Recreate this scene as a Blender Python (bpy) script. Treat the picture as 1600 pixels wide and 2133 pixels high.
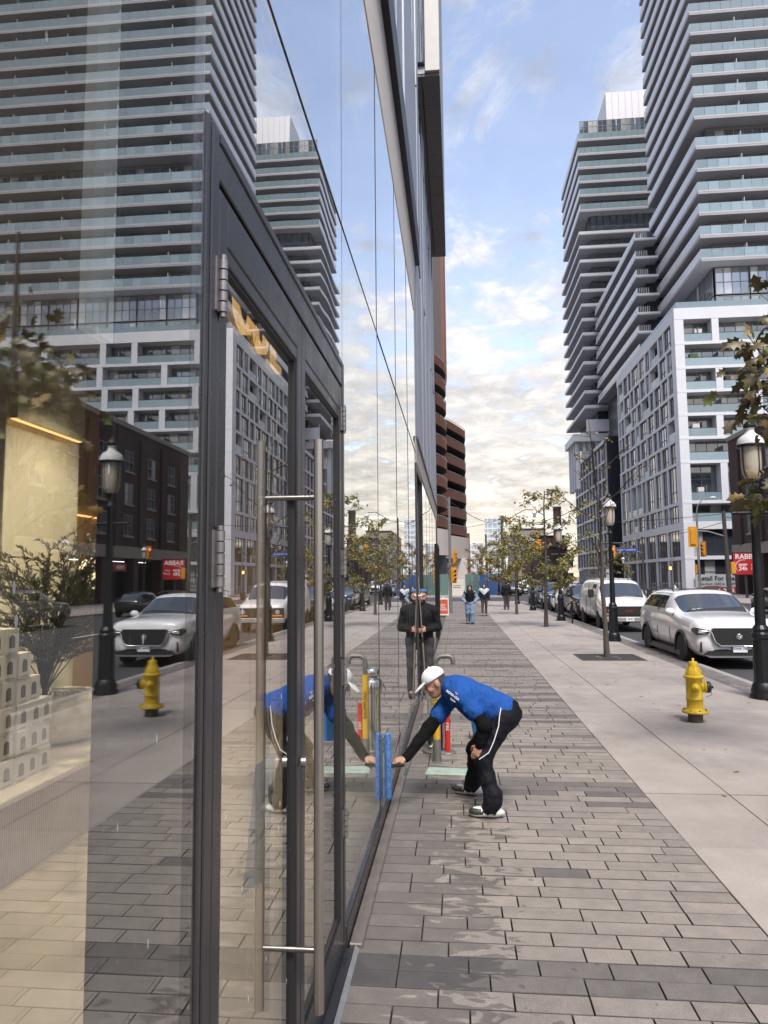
import bpy, bmesh, math, random
import numpy as np
from mathutils import Vector, Matrix, Quaternion
random.seed(7)
rnd = random.Random(11)
R_ = math.radians
for o in list(bpy.data.objects): bpy.data.objects.remove(o)
scene = bpy.context.scene
COL = scene.collection

# ------------------------------------------------------------------ camera
cd = bpy.data.cameras.new('camera'); cam = bpy.data.objects.new('camera', cd); COL.objects.link(cam)
cd.sensor_fit = 'VERTICAL'; cd.sensor_height = 36.0; cd.lens = 1508.0 / 2133.0 * 36.0
cd.clip_start = 0.05; cd.clip_end = 6000
YAW, PITCH, ROLL = R_(5.64), R_(5.23), R_(-0.51)
fw = Vector((-math.sin(YAW) * math.cos(PITCH), math.cos(YAW) * math.cos(PITCH), math.sin(PITCH)))
rt = fw.cross(Vector((0, 0, 1))).normalized(); up = rt.cross(fw)
r2 = rt * math.cos(ROLL) + up * math.sin(ROLL); u2 = -rt * math.sin(ROLL) + up * math.cos(ROLL)
cam.matrix_world = Matrix(((r2.x, u2.x, -fw.x, 0), (r2.y, u2.y, -fw.y, 0), (r2.z, u2.z, -fw.z, 2.0), (0, 0, 0, 1)))
scene.camera = cam
# ------------------------------------------------------------------ sky
SUN_EL, SUN_AZ = R_(58), R_(165)          # azimuth from +Y, towards +X positive
w = bpy.data.worlds.new('World'); scene.world = w; w.use_nodes = True
nt = w.node_tree; N = nt.nodes; L = nt.links; N.clear()
def nd(t, **k):
    n = N.new(t)
    for a, b in k.items(): setattr(n, a, b)
    return n
def mth(op, a, b=None, c=None, clamp=False):
    n = nd('ShaderNodeMath', operation=op); n.use_clamp = clamp
    for i, v in enumerate((a, b, c)):
        if v is None: continue
        if isinstance(v, (int, float)): n.inputs[i].default_value = v
        else: L.new(v, n.inputs[i])
    return n.outputs[0]
sky = nd('ShaderNodeTexSky', sky_type='NISHITA'); sky.sun_disc = False
sky.sun_elevation = SUN_EL; sky.sun_rotation = SUN_AZ; sky.altitude = 100; sky.air_density = 1.0; sky.dust_density = 0.6; sky.ozone_density = 2.0
tc = nd('ShaderNodeTexCoord'); sp = nd('ShaderNodeSeparateXYZ'); L.new(tc.outputs['Generated'], sp.inputs[0])
zz = mth('MAXIMUM', sp.outputs[2], 0.0)
den = mth('ADD', zz, 0.16)
cx = mth('DIVIDE', sp.outputs[0], den); cy = mth('DIVIDE', sp.outputs[1], den)
cv = nd('ShaderNodeCombineXYZ'); L.new(cx, cv.inputs[0]); L.new(cy, cv.inputs[1]); cv.inputs[2].default_value = 3.7
def noise(vec, scale, det, rough, dist=0.0, scl=None):
    n = nd('ShaderNodeTexNoise'); n.inputs['Scale'].default_value = scale; n.inputs['Detail'].default_value = det
    n.inputs['Roughness'].default_value = rough; n.inputs['Distortion'].default_value = dist
    if scl:
        m = nd('ShaderNodeMapping'); m.inputs['Scale'].default_value = scl; L.new(vec, m.inputs[0]); vec = m.outputs[0]
    L.new(vec, n.inputs['Vector']); return n.outputs[0]
n1 = noise(cv.outputs[0], 1.7, 9, .62, .35, (1.0, 1.2, 1))          # big cloud fields
n2 = noise(cv.outputs[0], 7.5, 6, .62, .3, (1.0, .95, 1))             # ripples
n3 = noise(cv.outputs[0], 3.3, 9, .70, .5, (1.25, .9, 1))              # high wisps
elev = nd('ShaderNodeMapRange', interpolation_type='SMOOTHSTEP'); L.new(zz, elev.inputs[0])
elev.inputs[1].default_value = .16; elev.inputs[2].default_value = .52; elev.inputs[3].default_value = 0.165; elev.inputs[4].default_value = -0.05
cov = mth('ADD', mth('ADD', mth('MULTIPLY', n1, .52), mth('MULTIPLY', n2, .48)), elev.outputs[0])
m1 = nd('ShaderNodeMapRange', interpolation_type='SMOOTHSTEP'); L.new(cov, m1.inputs[0]); m1.inputs[1].default_value = .50; m1.inputs[2].default_value = .64
m3 = nd('ShaderNodeMapRange', interpolation_type='SMOOTHSTEP'); L.new(n3, m3.inputs[0]); m3.inputs[1].default_value = .43; m3.inputs[2].default_value = .66
mask = mth('MAXIMUM', mth('MAXIMUM', mth('MULTIPLY', m1.outputs[0], .93), mth('MULTIPLY', m3.outputs[0], .8)), .10)
ccol = nd('ShaderNodeValToRGB'); L.new(zz, ccol.inputs[0]); cr = ccol.color_ramp
cr.elements[0].position = 0.0; cr.elements[0].color = (.97, .84, .70, 1)
cr.elements[1].position = .62; cr.elements[1].color = (.82, .84, .93, 1)
for p, c in ((.06, (.97, .86, .74, 1)), (.16, (.98, .90, .81, 1)), (.30, (.97, .93, .90, 1))):
    e = cr.elements.new(p); e.color = c
shade = nd('ShaderNodeMapRange'); L.new(n2, shade.inputs[0]); shade.inputs[1].default_value = .33; shade.inputs[2].default_value = .66
shade.inputs[3].default_value = .60; shade.inputs[4].default_value = 1.16
cm = nd('ShaderNodeVectorMath', operation='SCALE'); L.new(ccol.outputs[0], cm.inputs[0]); L.new(shade.outputs[0], cm.inputs[3])
sk = nd('ShaderNodeMix', data_type='RGBA', blend_type='MULTIPLY'); sk.inputs[0].default_value = 1.0
L.new(sky.outputs[0], sk.inputs[6]); sk.inputs[7].default_value = (1.35, 1.08, .93, 1)
bs = nd('ShaderNodeVectorMath', operation='SCALE'); L.new(sk.outputs[2], bs.inputs[0]); bs.inputs[3].default_value = 1.6
cs = nd('ShaderNodeVectorMath', operation='SCALE'); L.new(cm.outputs[0], cs.inputs[0]); cs.inputs[3].default_value = 4.75
mx = nd('ShaderNodeMix', data_type='RGBA'); L.new(mask, mx.inputs[0]); L.new(bs.outputs[0], mx.inputs[6]); L.new(cs.outputs[0], mx.inputs[7])
bg = nd('ShaderNodeBackground'); bg.inputs[1].default_value = 0.15; L.new(mx.outputs[2], bg.inputs[0])
wo = nd('ShaderNodeOutputWorld'); L.new(bg.outputs[0], wo.inputs[0])
# ------------------------------------------------------------------ sun behind thin cloud
sd = bpy.data.lights.new('sun', 'SUN'); sd.energy = 3.0; sd.angle = R_(17); sd.color = (1.0, .93, .84)
so = bpy.data.objects.new('sun', sd); COL.objects.link(so)
sdir = Vector((math.sin(SUN_AZ) * math.cos(SUN_EL), math.cos(SUN_AZ) * math.cos(SUN_EL), math.sin(SUN_EL)))
so.rotation_euler = (-sdir).to_track_quat('-Z', 'Y').to_euler(); so.location = (0, 0, 150)
# ------------------------------------------------------------------ output
vs = scene.view_settings; scene.display_settings.display_device = 'sRGB'
vs.view_transform = 'Standard'; vs.look = 'None'; vs.gamma = 1.0; vs.exposure = 0.54; vs.use_curve_mapping = False
scene.render.engine = 'CYCLES'
scene.cycles.max_bounces = 7; scene.cycles.transparent_max_bounces = 16; scene.cycles.glossy_bounces = 4
scene.cycles.diffuse_bounces = 3; scene.cycles.caustics_reflective = False; scene.cycles.caustics_refractive = False
scene.render.resolution_x = 768; scene.render.resolution_y = 1024

# ================================================================== helpers
MATS = {}
def mat(name, col, rough=.6, metal=0.0, var=0.12, bd=.01, *, vs_=6.0, bump=0.0, bs_=40.0, coat=0.0, emit=None, es=1.0, rv=0.0, spec=.5, streak=None, objrand=0.0, alpha=None):
    """Principled material with object-space noise in colour, roughness and relief"""
    if name in MATS: return MATS[name]
    m = bpy.data.materials.new(name); m.use_nodes = True; t = m.node_tree; n = t.nodes; l = t.links
    b = n['Principled BSDF']; c4 = tuple(col[:3]) + (1,)
    b.inputs['Base Color'].default_value = c4; b.inputs['Roughness'].default_value = rough; b.inputs['Metallic'].default_value = metal
    b.inputs['Specular IOR Level'].default_value = spec; b.inputs['Coat Weight'].default_value = coat; b.inputs['Coat Roughness'].default_value = .05
    tcn = n.new('ShaderNodeTexCoord'); src = tcn.outputs['Object']
    if streak:
        mp = n.new('ShaderNodeMapping'); mp.inputs['Scale'].default_value = streak; l.new(src, mp.inputs[0]); src = mp.outputs[0]
    last = None
    if var:
        nz = n.new('ShaderNodeTexNoise'); nz.inputs['Scale'].default_value = vs_; nz.inputs['Detail'].default_value = 6; nz.inputs['Roughness'].default_value = .62
        l.new(src, nz.inputs['Vector'])
        mr = n.new('ShaderNodeMapRange'); l.new(nz.outputs[0], mr.inputs[0]); mr.inputs[1].default_value = .25; mr.inputs[2].default_value = .75
        mr.inputs[3].default_value = 1 - var; mr.inputs[4].default_value = 1 + var
        last = mr.outputs[0]
        if rv:
            m2 = n.new('ShaderNodeMapRange'); l.new(nz.outputs[0], m2.inputs[0]); m2.inputs[1].default_value = .3; m2.inputs[2].default_value = .7
            m2.inputs[3].default_value = max(0, rough - rv); m2.inputs[4].default_value = min(1, rough + rv); l.new(m2.outputs[0], b.inputs['Roughness'])
    if objrand:
        oi = n.new('ShaderNodeObjectInfo'); m3 = n.new('ShaderNodeMapRange'); l.new(oi.outputs['Random'], m3.inputs[0]); m3.inputs[3].default_value = 1 - objrand; m3.inputs[4].default_value = 1 + objrand
        if last:
            mm = n.new('ShaderNodeMath'); mm.operation = 'MULTIPLY'; l.new(last, mm.inputs[0]); l.new(m3.outputs[0], mm.inputs[1]); last = mm.outputs[0]
        else: last = m3.outputs[0]
    if last:
        sc = n.new('ShaderNodeVectorMath'); sc.operation = 'SCALE'; sc.inputs[0].default_value = col[:3]; l.new(last, sc.inputs[3]); l.new(sc.outputs[0], b.inputs['Base Color'])
    if bump:
        nb = n.new('ShaderNodeTexNoise'); nb.inputs['Scale'].default_value = bs_; nb.inputs['Detail'].default_value = 5; l.new(src, nb.inputs['Vector'])
        bp = n.new('ShaderNodeBump'); bp.inputs['Strength'].default_value = bump; bp.inputs['Distance'].default_value = bd; l.new(nb.outputs[0], bp.inputs['Height']); l.new(bp.outputs[0], b.inputs['Normal'])
    if emit:
        b.inputs['Emission Color'].default_value = tuple(emit[:3]) + (1,); b.inputs['Emission Strength'].default_value = es
    if alpha is not None: b.inputs['Alpha'].default_value = alpha
    MATS[name] = m; return m

def glass_mat(name, r0=.2, tint=(.9, .93, .92), rough=0.0, wave=0.0, wscale=1.0, refl=(1, 1, 1), dirt=0.0, wstretch=(1, 1, 1), power=5.0):
    """clear pane: Schlick reflection over plain see-through"""
    m = bpy.data.materials.new(name); m.use_nodes = True; t = m.node_tree; n = t.nodes; l = t.links; n.clear()
    o = n.new('ShaderNodeOutputMaterial'); tr = n.new('ShaderNodeBsdfTransparent'); tr.inputs[0].default_value = tint + (1,)
    gl = n.new('ShaderNodeBsdfGlossy'); gl.inputs['Roughness'].default_value = rough; gl.inputs['Color'].default_value = refl + (1,)
    lw = n.new('ShaderNodeLayerWeight'); lw.inputs[0].default_value = .5
    def mm(op, a, b):
        k = n.new('ShaderNodeMath'); k.operation = op
        for i, v in enumerate((a, b)):
            if isinstance(v, (int, float)): k.inputs[i].default_value = v
            else: l.new(v, k.inputs[i])
        return k.outputs[0]
    f = mm('POWER', lw.outputs['Facing'], power); f = mm('MULTIPLY', f, 1 - r0); f = mm('ADD', f, r0)
    mx_ = n.new('ShaderNodeMixShader'); l.new(f, mx_.inputs[0]); l.new(tr.outputs[0], mx_.inputs[1]); l.new(gl.outputs[0], mx_.inputs[2])
    if wave:
        tcn = n.new('ShaderNodeTexCoord'); mp = n.new('ShaderNodeMapping'); l.new(tcn.outputs['Object'], mp.inputs[0]); mp.inputs['Scale'].default_value = wstretch
        nz = n.new('ShaderNodeTexNoise'); nz.inputs['Scale'].default_value = wscale; nz.inputs['Detail'].default_value = 1.0; l.new(mp.outputs[0], nz.inputs['Vector'])
        bp = n.new('ShaderNodeBump'); bp.inputs['Strength'].default_value = 1.0; bp.inputs['Distance'].default_value = wave; l.new(nz.outputs[0], bp.inputs['Height'])
        l.new(bp.outputs[0], gl.inputs['Normal'])
    out = mx_.outputs[0]
    if dirt:
        tcn = n.new('ShaderNodeTexCoord'); nz = n.new('ShaderNodeTexNoise'); nz.inputs['Scale'].default_value = 2.2; nz.inputs['Detail'].default_value = 8; nz.inputs['Roughness'].default_value = .7
        mp = n.new('ShaderNodeMapping'); mp.inputs['Scale'].default_value = (1, 3, .5); l.new(tcn.outputs['Object'], mp.inputs[0]); l.new(mp.outputs[0], nz.inputs['Vector'])
        mr = n.new('ShaderNodeMapRange'); l.new(nz.outputs[0], mr.inputs[0]); mr.inputs[1].default_value = .45; mr.inputs[2].default_value = .9; mr.inputs[4].default_value = dirt
        mv = n.new('ShaderNodeMapping'); mv.inputs['Scale'].default_value = (1, 1, .42); l.new(tcn.outputs['Object'], mv.inputs[0])
        vo = n.new('ShaderNodeTexVoronoi'); vo.inputs['Scale'].default_value = 15; l.new(mv.outputs[0], vo.inputs['Vector'])
        sp1 = n.new('ShaderNodeMapRange'); l.new(vo.outputs['Distance'], sp1.inputs[0]); sp1.inputs[1].default_value = .055; sp1.inputs[2].default_value = .085; sp1.inputs[3].default_value = .75; sp1.inputs[4].default_value = 0
        sx1 = n.new('ShaderNodeSeparateXYZ'); l.new(vo.outputs['Color'], sx1.inputs[0]); spk = mm('MULTIPLY', sp1.outputs[0], mm('GREATER_THAN', sx1.outputs[0], .72))
        df = n.new('ShaderNodeBsdfDiffuse'); df.inputs[0].default_value = (.75, .78, .76, 1)
        m2 = n.new('ShaderNodeMixShader'); l.new(mm('MAXIMUM', mr.outputs[0], spk), m2.inputs[0]); l.new(out, m2.inputs[1]); l.new(df.outputs[0], m2.inputs[2]); out = m2.outputs[0]
    l.new(out, o.inputs[0]); MATS[name] = m; return m

class MB:
    """mesh collector: boxes, tubes, lathes, prisms; each face may carry a material slot"""
    def __init__(s): s.v = []; s.f = []; s.m = []; s.sm = []
    def add(s, vs, fs, mi=0, smooth=False):
        o = len(s.v); s.v += [tuple(p) for p in vs]
        for f in fs: s.f.append(tuple(o + i for i in f)); s.m.append(mi); s.sm.append(smooth)
        return s
    def box(s, a, b, mi=0, M=None):
        x0, y0, z0 = a; x1, y1, z1 = b
        vs = [(x0, y0, z0), (x1, y0, z0), (x1, y1, z0), (x0, y1, z0), (x0, y0, z1), (x1, y0, z1), (x1, y1, z1), (x0, y1, z1)]
        if M is not None: vs = [M @ Vector(p) for p in vs]
        return s.add(vs, [(3, 2, 1, 0), (4, 5, 6, 7), (0, 1, 5, 4), (1, 2, 6, 5), (2, 3, 7, 6), (3, 0, 4, 7)], mi)
    def cbox(s, a, b, c=.01, mi=0):
        """box with chamfered edges"""
        bm = bmesh.new(); bmesh.ops.create_cube(bm, size=1.0)
        for v in bm.verts:
            for i in range(3): v.co[i] = a[i] + (v.co[i] + .5) * (b[i] - a[i])
        bmesh.ops.bevel(bm, geom=bm.edges[:], offset=c, segments=1, affect='EDGES')
        bm.verts.ensure_lookup_table(); s.add([v.co[:] for v in bm.verts], [[v.index for v in f.verts] for f in bm.faces], mi); bm.free(); return s
    def tube(s, pts, rad, n=10, mi=0, cap=True, smooth=True):
        pts = [Vector(p) for p in pts]; k = len(pts)
        if not hasattr(rad, '__len__'): rad = [rad] * k
        rings = []; prev = None
        for i, p in enumerate(pts):
            d = (pts[min(i + 1, k - 1)] - pts[max(i - 1, 0)])
            if d.length < 1e-9: d = Vector((0, 0, 1))
            d.normalize()
            if prev is None:
                a = Vector((0, 0, 1)) if abs(d.z) < .9 else Vector((1, 0, 0)); u = d.cross(a).normalized()
            else:
                u = prev - d * prev.dot(d); u.normalize()
            prev = u; v_ = d.cross(u)
            rings.append([p + (u * math.cos(2 * math.pi * j / n) + v_ * math.sin(2 * math.pi * j / n)) * rad[i] for j in range(n)])
        vs = [q for r in rings for q in r]; fs = []
        for i in range(k - 1):
            for j in range(n): fs.append((i * n + j, i * n + (j + 1) % n, (i + 1) * n + (j + 1) % n, (i + 1) * n + j))
        s.add(vs, fs, mi, smooth)
        if cap:
            s.add(rings[0], [tuple(range(n))[::-1]], mi); s.add(rings[-1], [tuple(range(n))], mi)
        return s
    def cyl(s, c, r, h, n=16, mi=0, r1=None, smooth=True):
        return s.tube([c, (c[0], c[1], c[2] + h)], [r, r if r1 is None else r1], n, mi, True, smooth)
    def lathe(s, prof, n=20, mi=0, c=(0, 0, 0), axis='z', smooth=True, M=None):
        vs = []; k = len(prof)
        for (r, h) in prof:
            for j in range(n):
                a = 2 * math.pi * j / n; p = (r * math.cos(a), r * math.sin(a), h)
                if axis == 'x': p = (p[2], p[0], p[1])
                if axis == 'y': p = (p[0], p[2], p[1]) if True else p
                p = Vector(p)
                if M is not None: p = M @ p
                vs.append((p[0] + c[0], p[1] + c[1], p[2] + c[2]))
        fs = [(i * n + j, i * n + (j + 1) % n, (i + 1) * n + (j + 1) % n, (i + 1) * n + j) for i in range(k - 1) for j in range(n)]
        s.add(vs, fs, mi, smooth)
        if prof[0][0] > 1e-4: s.add(vs[:n], [tuple(range(n))[::-1]], mi)
        if prof[-1][0] > 1e-4: s.add(vs[-n:], [tuple(range(n))], mi)
        return s
    def prism(s, poly, axis, a, b, mi=0):
        """polygon of 2-d points extruded along an axis ('x','y','z') from a to b"""
        def P(p, t): return {'x': (t, p[0], p[1]), 'y': (p[0], t, p[1]), 'z': (p[0], p[1], t)}[axis]
        n = len(poly); vs = [P(p, a) for p in poly] + [P(p, b) for p in poly]
        return s.add(vs, [tuple(range(n))[::-1], tuple(range(n, 2 * n))] + [(i, (i + 1) % n, n + (i + 1) % n, n + i) for i in range(n)], mi)
    def sphere(s, c, r, n=14, m=8, mi=0, sc=(1, 1, 1)):
        prof = [(max(r * math.sin(math.pi * i / m), 1e-5), -r * math.cos(math.pi * i / m)) for i in range(m + 1)]
        M = Matrix.Diagonal((*sc, 1)); return s.lathe(prof, n, mi, c, M=M)
    def mesh(s, name, mats=None, fixn=True):
        me = bpy.data.meshes.new(name); me.from_pydata([tuple(p) for p in s.v], [], s.f)
        if mats:
            for m_ in (mats if isinstance(mats, (list, tuple)) else [mats]): me.materials.append(m_)
            if isinstance(mats, (list, tuple)) and len(mats) > 1: me.polygons.foreach_set('material_index', s.m)
        me.polygons.foreach_set('use_smooth', s.sm)
        if fixn:
            bm = bmesh.new(); bm.from_mesh(me); bmesh.ops.recalc_face_normals(bm, faces=bm.faces[:]); bm.to_mesh(me); bm.free()
        me.update(); return me
    def build(s, name, mats, parent=None, loc=None, fixn=True):
        return link(name, s.mesh(name, mats, fixn), parent, loc)
def link(name, me, parent=None, loc=None, rot=None):
    o = bpy.data.objects.new(name, me); COL.objects.link(o)
    if parent: o.parent = parent
    if loc is not None: o.location = loc
    if rot is not None: o.rotation_euler = rot
    return o
def tag(o, label, cat, group=None):
    o['label'] = label; o['category'] = cat
    if group: o['group'] = group
    return o
def struct(o): o['kind'] = 'structure'; return o
def stuff(o): o['kind'] = 'stuff'; return o
def thing(name, label, cat, loc=(0, 0, 0), rz=0.0, group=None):
    o = link(name, None, None, loc, (0, 0, rz)); o.empty_display_size = .2; return tag(o, label, cat, group)
def copy_tree(o, parent=None):
    c = o.copy(); COL.objects.link(c); c.parent = parent
    for ch in list(o.children): copy_tree(ch, c)
    return c
def text_mesh(body, size, depth=.004, align='CENTER', bold=0.0, shear=0.0, sx=1.0):
    cu = bpy.data.curves.new('txt', 'FONT'); cu.body = body; cu.size = size; cu.extrude = depth; cu.align_x = align; cu.align_y = 'CENTER'
    cu.offset = bold; cu.shear = shear; cu.resolution_u = 3
    o = bpy.data.objects.new('txt', cu); COL.objects.link(o)
    dg = bpy.context.evaluated_depsgraph_get(); me = bpy.data.meshes.new_from_object(o.evaluated_get(dg)); bpy.data.objects.remove(o)
    if sx != 1.0:
        for v in me.vertices: v.co.x *= sx
    return me
def put_text(name, body, size, m, parent, loc, rot, **k):
    me = text_mesh(body, size, **k); me.materials.clear(); me.materials.append(m)
    return link(name, me, parent, loc, rot)
GX = -0.633      # plane of the shop glass
# ================================================================== ground
def paver_material(name, objmode):
    m = bpy.data.materials.new(name); m.use_nodes = True; t = m.node_tree; n = t.nodes; l = t.links; b = n['Principled BSDF']
    ge = n.new('ShaderNodeNewGeometry')
    if objmode:
        at = n.new('ShaderNodeObjectInfo'); tone = at.outputs['Color']
    else:
        at = n.new('ShaderNodeAttribute'); at.attribute_name = 'tone'; tone = at.outputs['Color']
    nz = n.new('ShaderNodeTexNoise'); nz.inputs['Scale'].default_value = 150; nz.inputs['Detail'].default_value = 6; l.new(ge.outputs['Position'], nz.inputs['Vector'])
    n2_ = n.new('ShaderNodeTexNoise'); n2_.inputs['Scale'].default_value = 7; n2_.inputs['Detail'].default_value = 7; n2_.inputs['Roughness'].default_value = .65; l.new(ge.outputs['Position'], n2_.inputs['Vector'])
    def mr(s, a, b_, c, d, sm=False):
        k = n.new('ShaderNodeMapRange'); l.new(s, k.inputs[0])
        if sm: k.interpolation_type = 'SMOOTHSTEP'
        for i, v in enumerate((a, b_, c, d)): k.inputs[i + 1].default_value = v
        return k.outputs[0]
    def mm(op, a, b_):
        k = n.new('ShaderNodeMath'); k.operation = op
        for i, v in enumerate((a, b_)):
            if isinstance(v, (int, float)): k.inputs[i].default_value = v
            else: l.new(v, k.inputs[i])
        return k.outputs[0]
    f = mm('MULTIPLY', mr(nz.outputs[0], .3, .7, .76, 1.24), mr(n2_.outputs[0], .25, .75, .80, 1.2))
    # pale aggregate chips
    vo = n.new('ShaderNodeTexVoronoi'); vo.inputs['Scale'].default_value = 75; l.new(ge.outputs['Position'], vo.inputs['Vector'])
    chip = mr(vo.outputs['Distance'], .07, .12, .35, 0.0); f = mm('ADD', f, chip)
    # wash water: patches splashed along the foot of the glass
    sx_ = n.new('ShaderNodeSeparateXYZ'); l.new(ge.outputs['Position'], sx_.inputs[0])
    mp = n.new('ShaderNodeMapping'); l.new(ge.outputs['Position'], mp.inputs[0]); mp.inputs['Scale'].default_value = (1.0, 2.3, 1)
    n3_ = n.new('ShaderNodeTexNoise'); n3_.inputs['Scale'].default_value = 4.2; n3_.inputs['Detail'].default_value = 4; n3_.inputs['Roughness'].default_value = .55; n3_.inputs['Distortion'].default_value = .8; l.new(mp.outputs[0], n3_.inputs['Vector'])
    near = mr(sx_.outputs[0], GX + .02, GX + 1.5, .36, -.17); yfade = mr(sx_.outputs[1], 7.0, 12.0, 0.0, -.3)
    wet = mm('ADD', mm('ADD', n3_.outputs[0], near), yfade); wet = mr(wet, .585, .625, 0, 1, True)
    v2 = n.new('ShaderNodeTexVoronoi'); v2.inputs['Scale'].default_value = 9; l.new(ge.outputs['Position'], v2.inputs['Vector'])
    dro = mm('MULTIPLY', mr(v2.outputs['Distance'], .16, .20, 1, 0), mr(n2_.outputs[0], .56, .60, 0, 1)); dro = mm('MULTIPLY', dro, mr(sx_.outputs[1], 5, 8, 1, 0))
    wet = mm('MAXIMUM', wet, dro)
    f = mm('MULTIPLY', f, mr(wet, 0, 1, 1, .60))
    sc = n.new('ShaderNodeVectorMath'); sc.operation = 'SCALE'; l.new(tone, sc.inputs[0]); l.new(f, sc.inputs[3]); l.new(sc.outputs[0], b.inputs['Base Color'])
    l.new(mr(wet, 0, 1, .82, .45), b.inputs['Roughness'])
    bp = n.new('ShaderNodeBump'); bp.inputs['Distance'].default_value = .002; bp.inputs['Strength'].default_value = .5; l.new(nz.outputs[0], bp.inputs['Height']); l.new(bp.outputs[0], b.inputs['Normal'])
    return m
def concrete_mat(name, col):
    m = mat(name, col, .85, var=.17, vs_=1.4, bump=.25, bs_=160, objrand=.05); t = m.node_tree; n = t.nodes; l = t.links; b = n['Principled BSDF']; src = b.inputs['Base Color'].links[0].from_socket
    ge = n.new('ShaderNodeNewGeometry')
    def mr(s, a, b_, c, d):
        k = n.new('ShaderNodeMapRange'); l.new(s, k.inputs[0])
        for i, v in enumerate((a, b_, c, d)): k.inputs[i + 1].default_value = v
        return k.outputs[0]
    def mm(op, a, b_):
        k = n.new('ShaderNodeMath'); k.operation = op
        for i, v in enumerate((a, b_)):
            if isinstance(v, (int, float)): k.inputs[i].default_value = v
            else: l.new(v, k.inputs[i])
        return k.outputs[0]
    v1 = n.new('ShaderNodeTexVoronoi'); v1.inputs['Scale'].default_value = 2.6; l.new(ge.outputs['Position'], v1.inputs['Vector']); sx_ = n.new('ShaderNodeSeparateXYZ'); l.new(v1.outputs['Color'], sx_.inputs[0])
    gum = mm('MULTIPLY', mr(v1.outputs['Distance'], .045, .065, .42, 0), mm('GREATER_THAN', sx_.outputs[0], .45))          # trodden gum
    mp = n.new('ShaderNodeMapping'); mp.inputs['Scale'].default_value = (1.2, .45, 1); l.new(ge.outputs['Position'], mp.inputs[0]); nz = n.new('ShaderNodeTexNoise'); nz.inputs['Scale'].default_value = 1.1; nz.inputs['Detail'].default_value = 8; nz.inputs['Roughness'].default_value = .7; l.new(mp.outputs[0], nz.inputs['Vector'])
    stain = mr(nz.outputs[0], .50, .72, 0, .22); n4 = n.new('ShaderNodeTexNoise'); n4.inputs['Scale'].default_value = 60; n4.inputs['Detail'].default_value = 4; l.new(ge.outputs['Position'], n4.inputs['Vector'])
    f = mm('MULTIPLY', mm('SUBTRACT', 1.0, mm('MAXIMUM', gum, stain)), mr(n4.outputs[0], .3, .7, .92, 1.08))
    sc = n.new('ShaderNodeVectorMath'); sc.operation = 'SCALE'; l.new(src, sc.inputs[0]); l.new(f, sc.inputs[3]); l.new(sc.outputs[0], b.inputs['Base Color']); return m
PAV_O = paver_material('paver_stone', True); PAV_S = paver_material('paver_stone_far', False)
M_CONC = concrete_mat('sidewalk_concrete', (.325, .290, .266))
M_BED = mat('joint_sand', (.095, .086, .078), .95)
M_KERB = mat('kerb_concrete', (.31, .295, .28), .85, var=.15, vs_=3, bump=.2)
M_ASPH = mat('asphalt', (.055, .055, .058), .8, var=.22, vs_=2.5, bump=.5, bs_=150)
M_PAINT = mat('road_paint', (.7, .7, .68), .7, var=.25, vs_=8)

ground = struct(MB().box((-1500, -300, -.62), (1500, 4000, -.5)).build('ground', mat('far_ground', (.16, .155, .15), .9)))
road = MB()
road.box((5.5, -40, -.5), (20.5, 1200, -.12))
road = struct(road.build('road', M_ASPH))
cross = struct(MB().box((-200, 62.0, -.5), (5.5, 78.0, -.121)).build('cross_street', M_ASPH))
cross2 = struct(MB().box((20.5, 81.2, -.5), (300, 92.0, -.121)).build('cross_street', M_ASPH))
mk = MB()
for y in range(-10, 60, 9): mk.box((12.9, y, -.119), (13.05, y + 3, -.116))
mk.box((7.75, 24.0, -.119), (9.6, 24.12, -.116)); mk.box((5.6, 23.6, -.119), (7.9, 23.72, -.116))
for k in range(9): mk.box((-.4 + k * .6, 59.2, -.119), (-.1 + k * .6, 62.0, -.116)) if False else None
for k in range(12): mk.box((6.2 + k * 1.15, 58.3, -.119), (6.7 + k * 1.15, 61.5, -.116))
mk = mk.build('painted_marking', M_PAINT, road)
# far pavement across the street
fs = struct(MB().box((20.5, -40, -.5), (29.6, 81.2, 0)).build('far_pavement', M_CONC))
fs2 = struct(MB().box((20.5, 92, -.5), (60, 400, .001)).build('far_pavement', M_CONC))
ls2 = struct(MB().box((-60, 78, -.5), (5.5, 400, 0)).build('near_pavement_beyond_crossing', M_CONC))
# this side's pavement: bed with pavers, slabs and kerb as its pieces
walk = struct(MB().box((-.9, -6, -.5), (5.36, 62, -.045)).build('pavement', M_BED))
H_ = .154; LENS = (.255, .36, .465)
pm = {}
for Ln in LENS:
    g = .0038; c = .0018
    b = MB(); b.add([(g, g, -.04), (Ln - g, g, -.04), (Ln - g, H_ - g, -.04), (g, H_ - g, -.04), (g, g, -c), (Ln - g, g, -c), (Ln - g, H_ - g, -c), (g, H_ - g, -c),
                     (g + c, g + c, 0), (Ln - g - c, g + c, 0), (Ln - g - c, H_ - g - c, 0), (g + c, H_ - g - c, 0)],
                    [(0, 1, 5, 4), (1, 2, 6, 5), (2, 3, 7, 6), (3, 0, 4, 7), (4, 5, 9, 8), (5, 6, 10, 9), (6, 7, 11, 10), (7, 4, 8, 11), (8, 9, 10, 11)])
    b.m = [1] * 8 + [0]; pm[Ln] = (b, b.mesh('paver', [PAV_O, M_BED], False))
lights = ((.222, .197, .178), (.232, .206, .186), (.212, .188, .171), (.240, .212, .191)); darks = ((.130, .117, .112), (.146, .131, .124), (.116, .105, .102))
S = MB(); tones = []; npv = 0; row = -30
pr = random.Random(5); band = 0; dark = False
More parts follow.
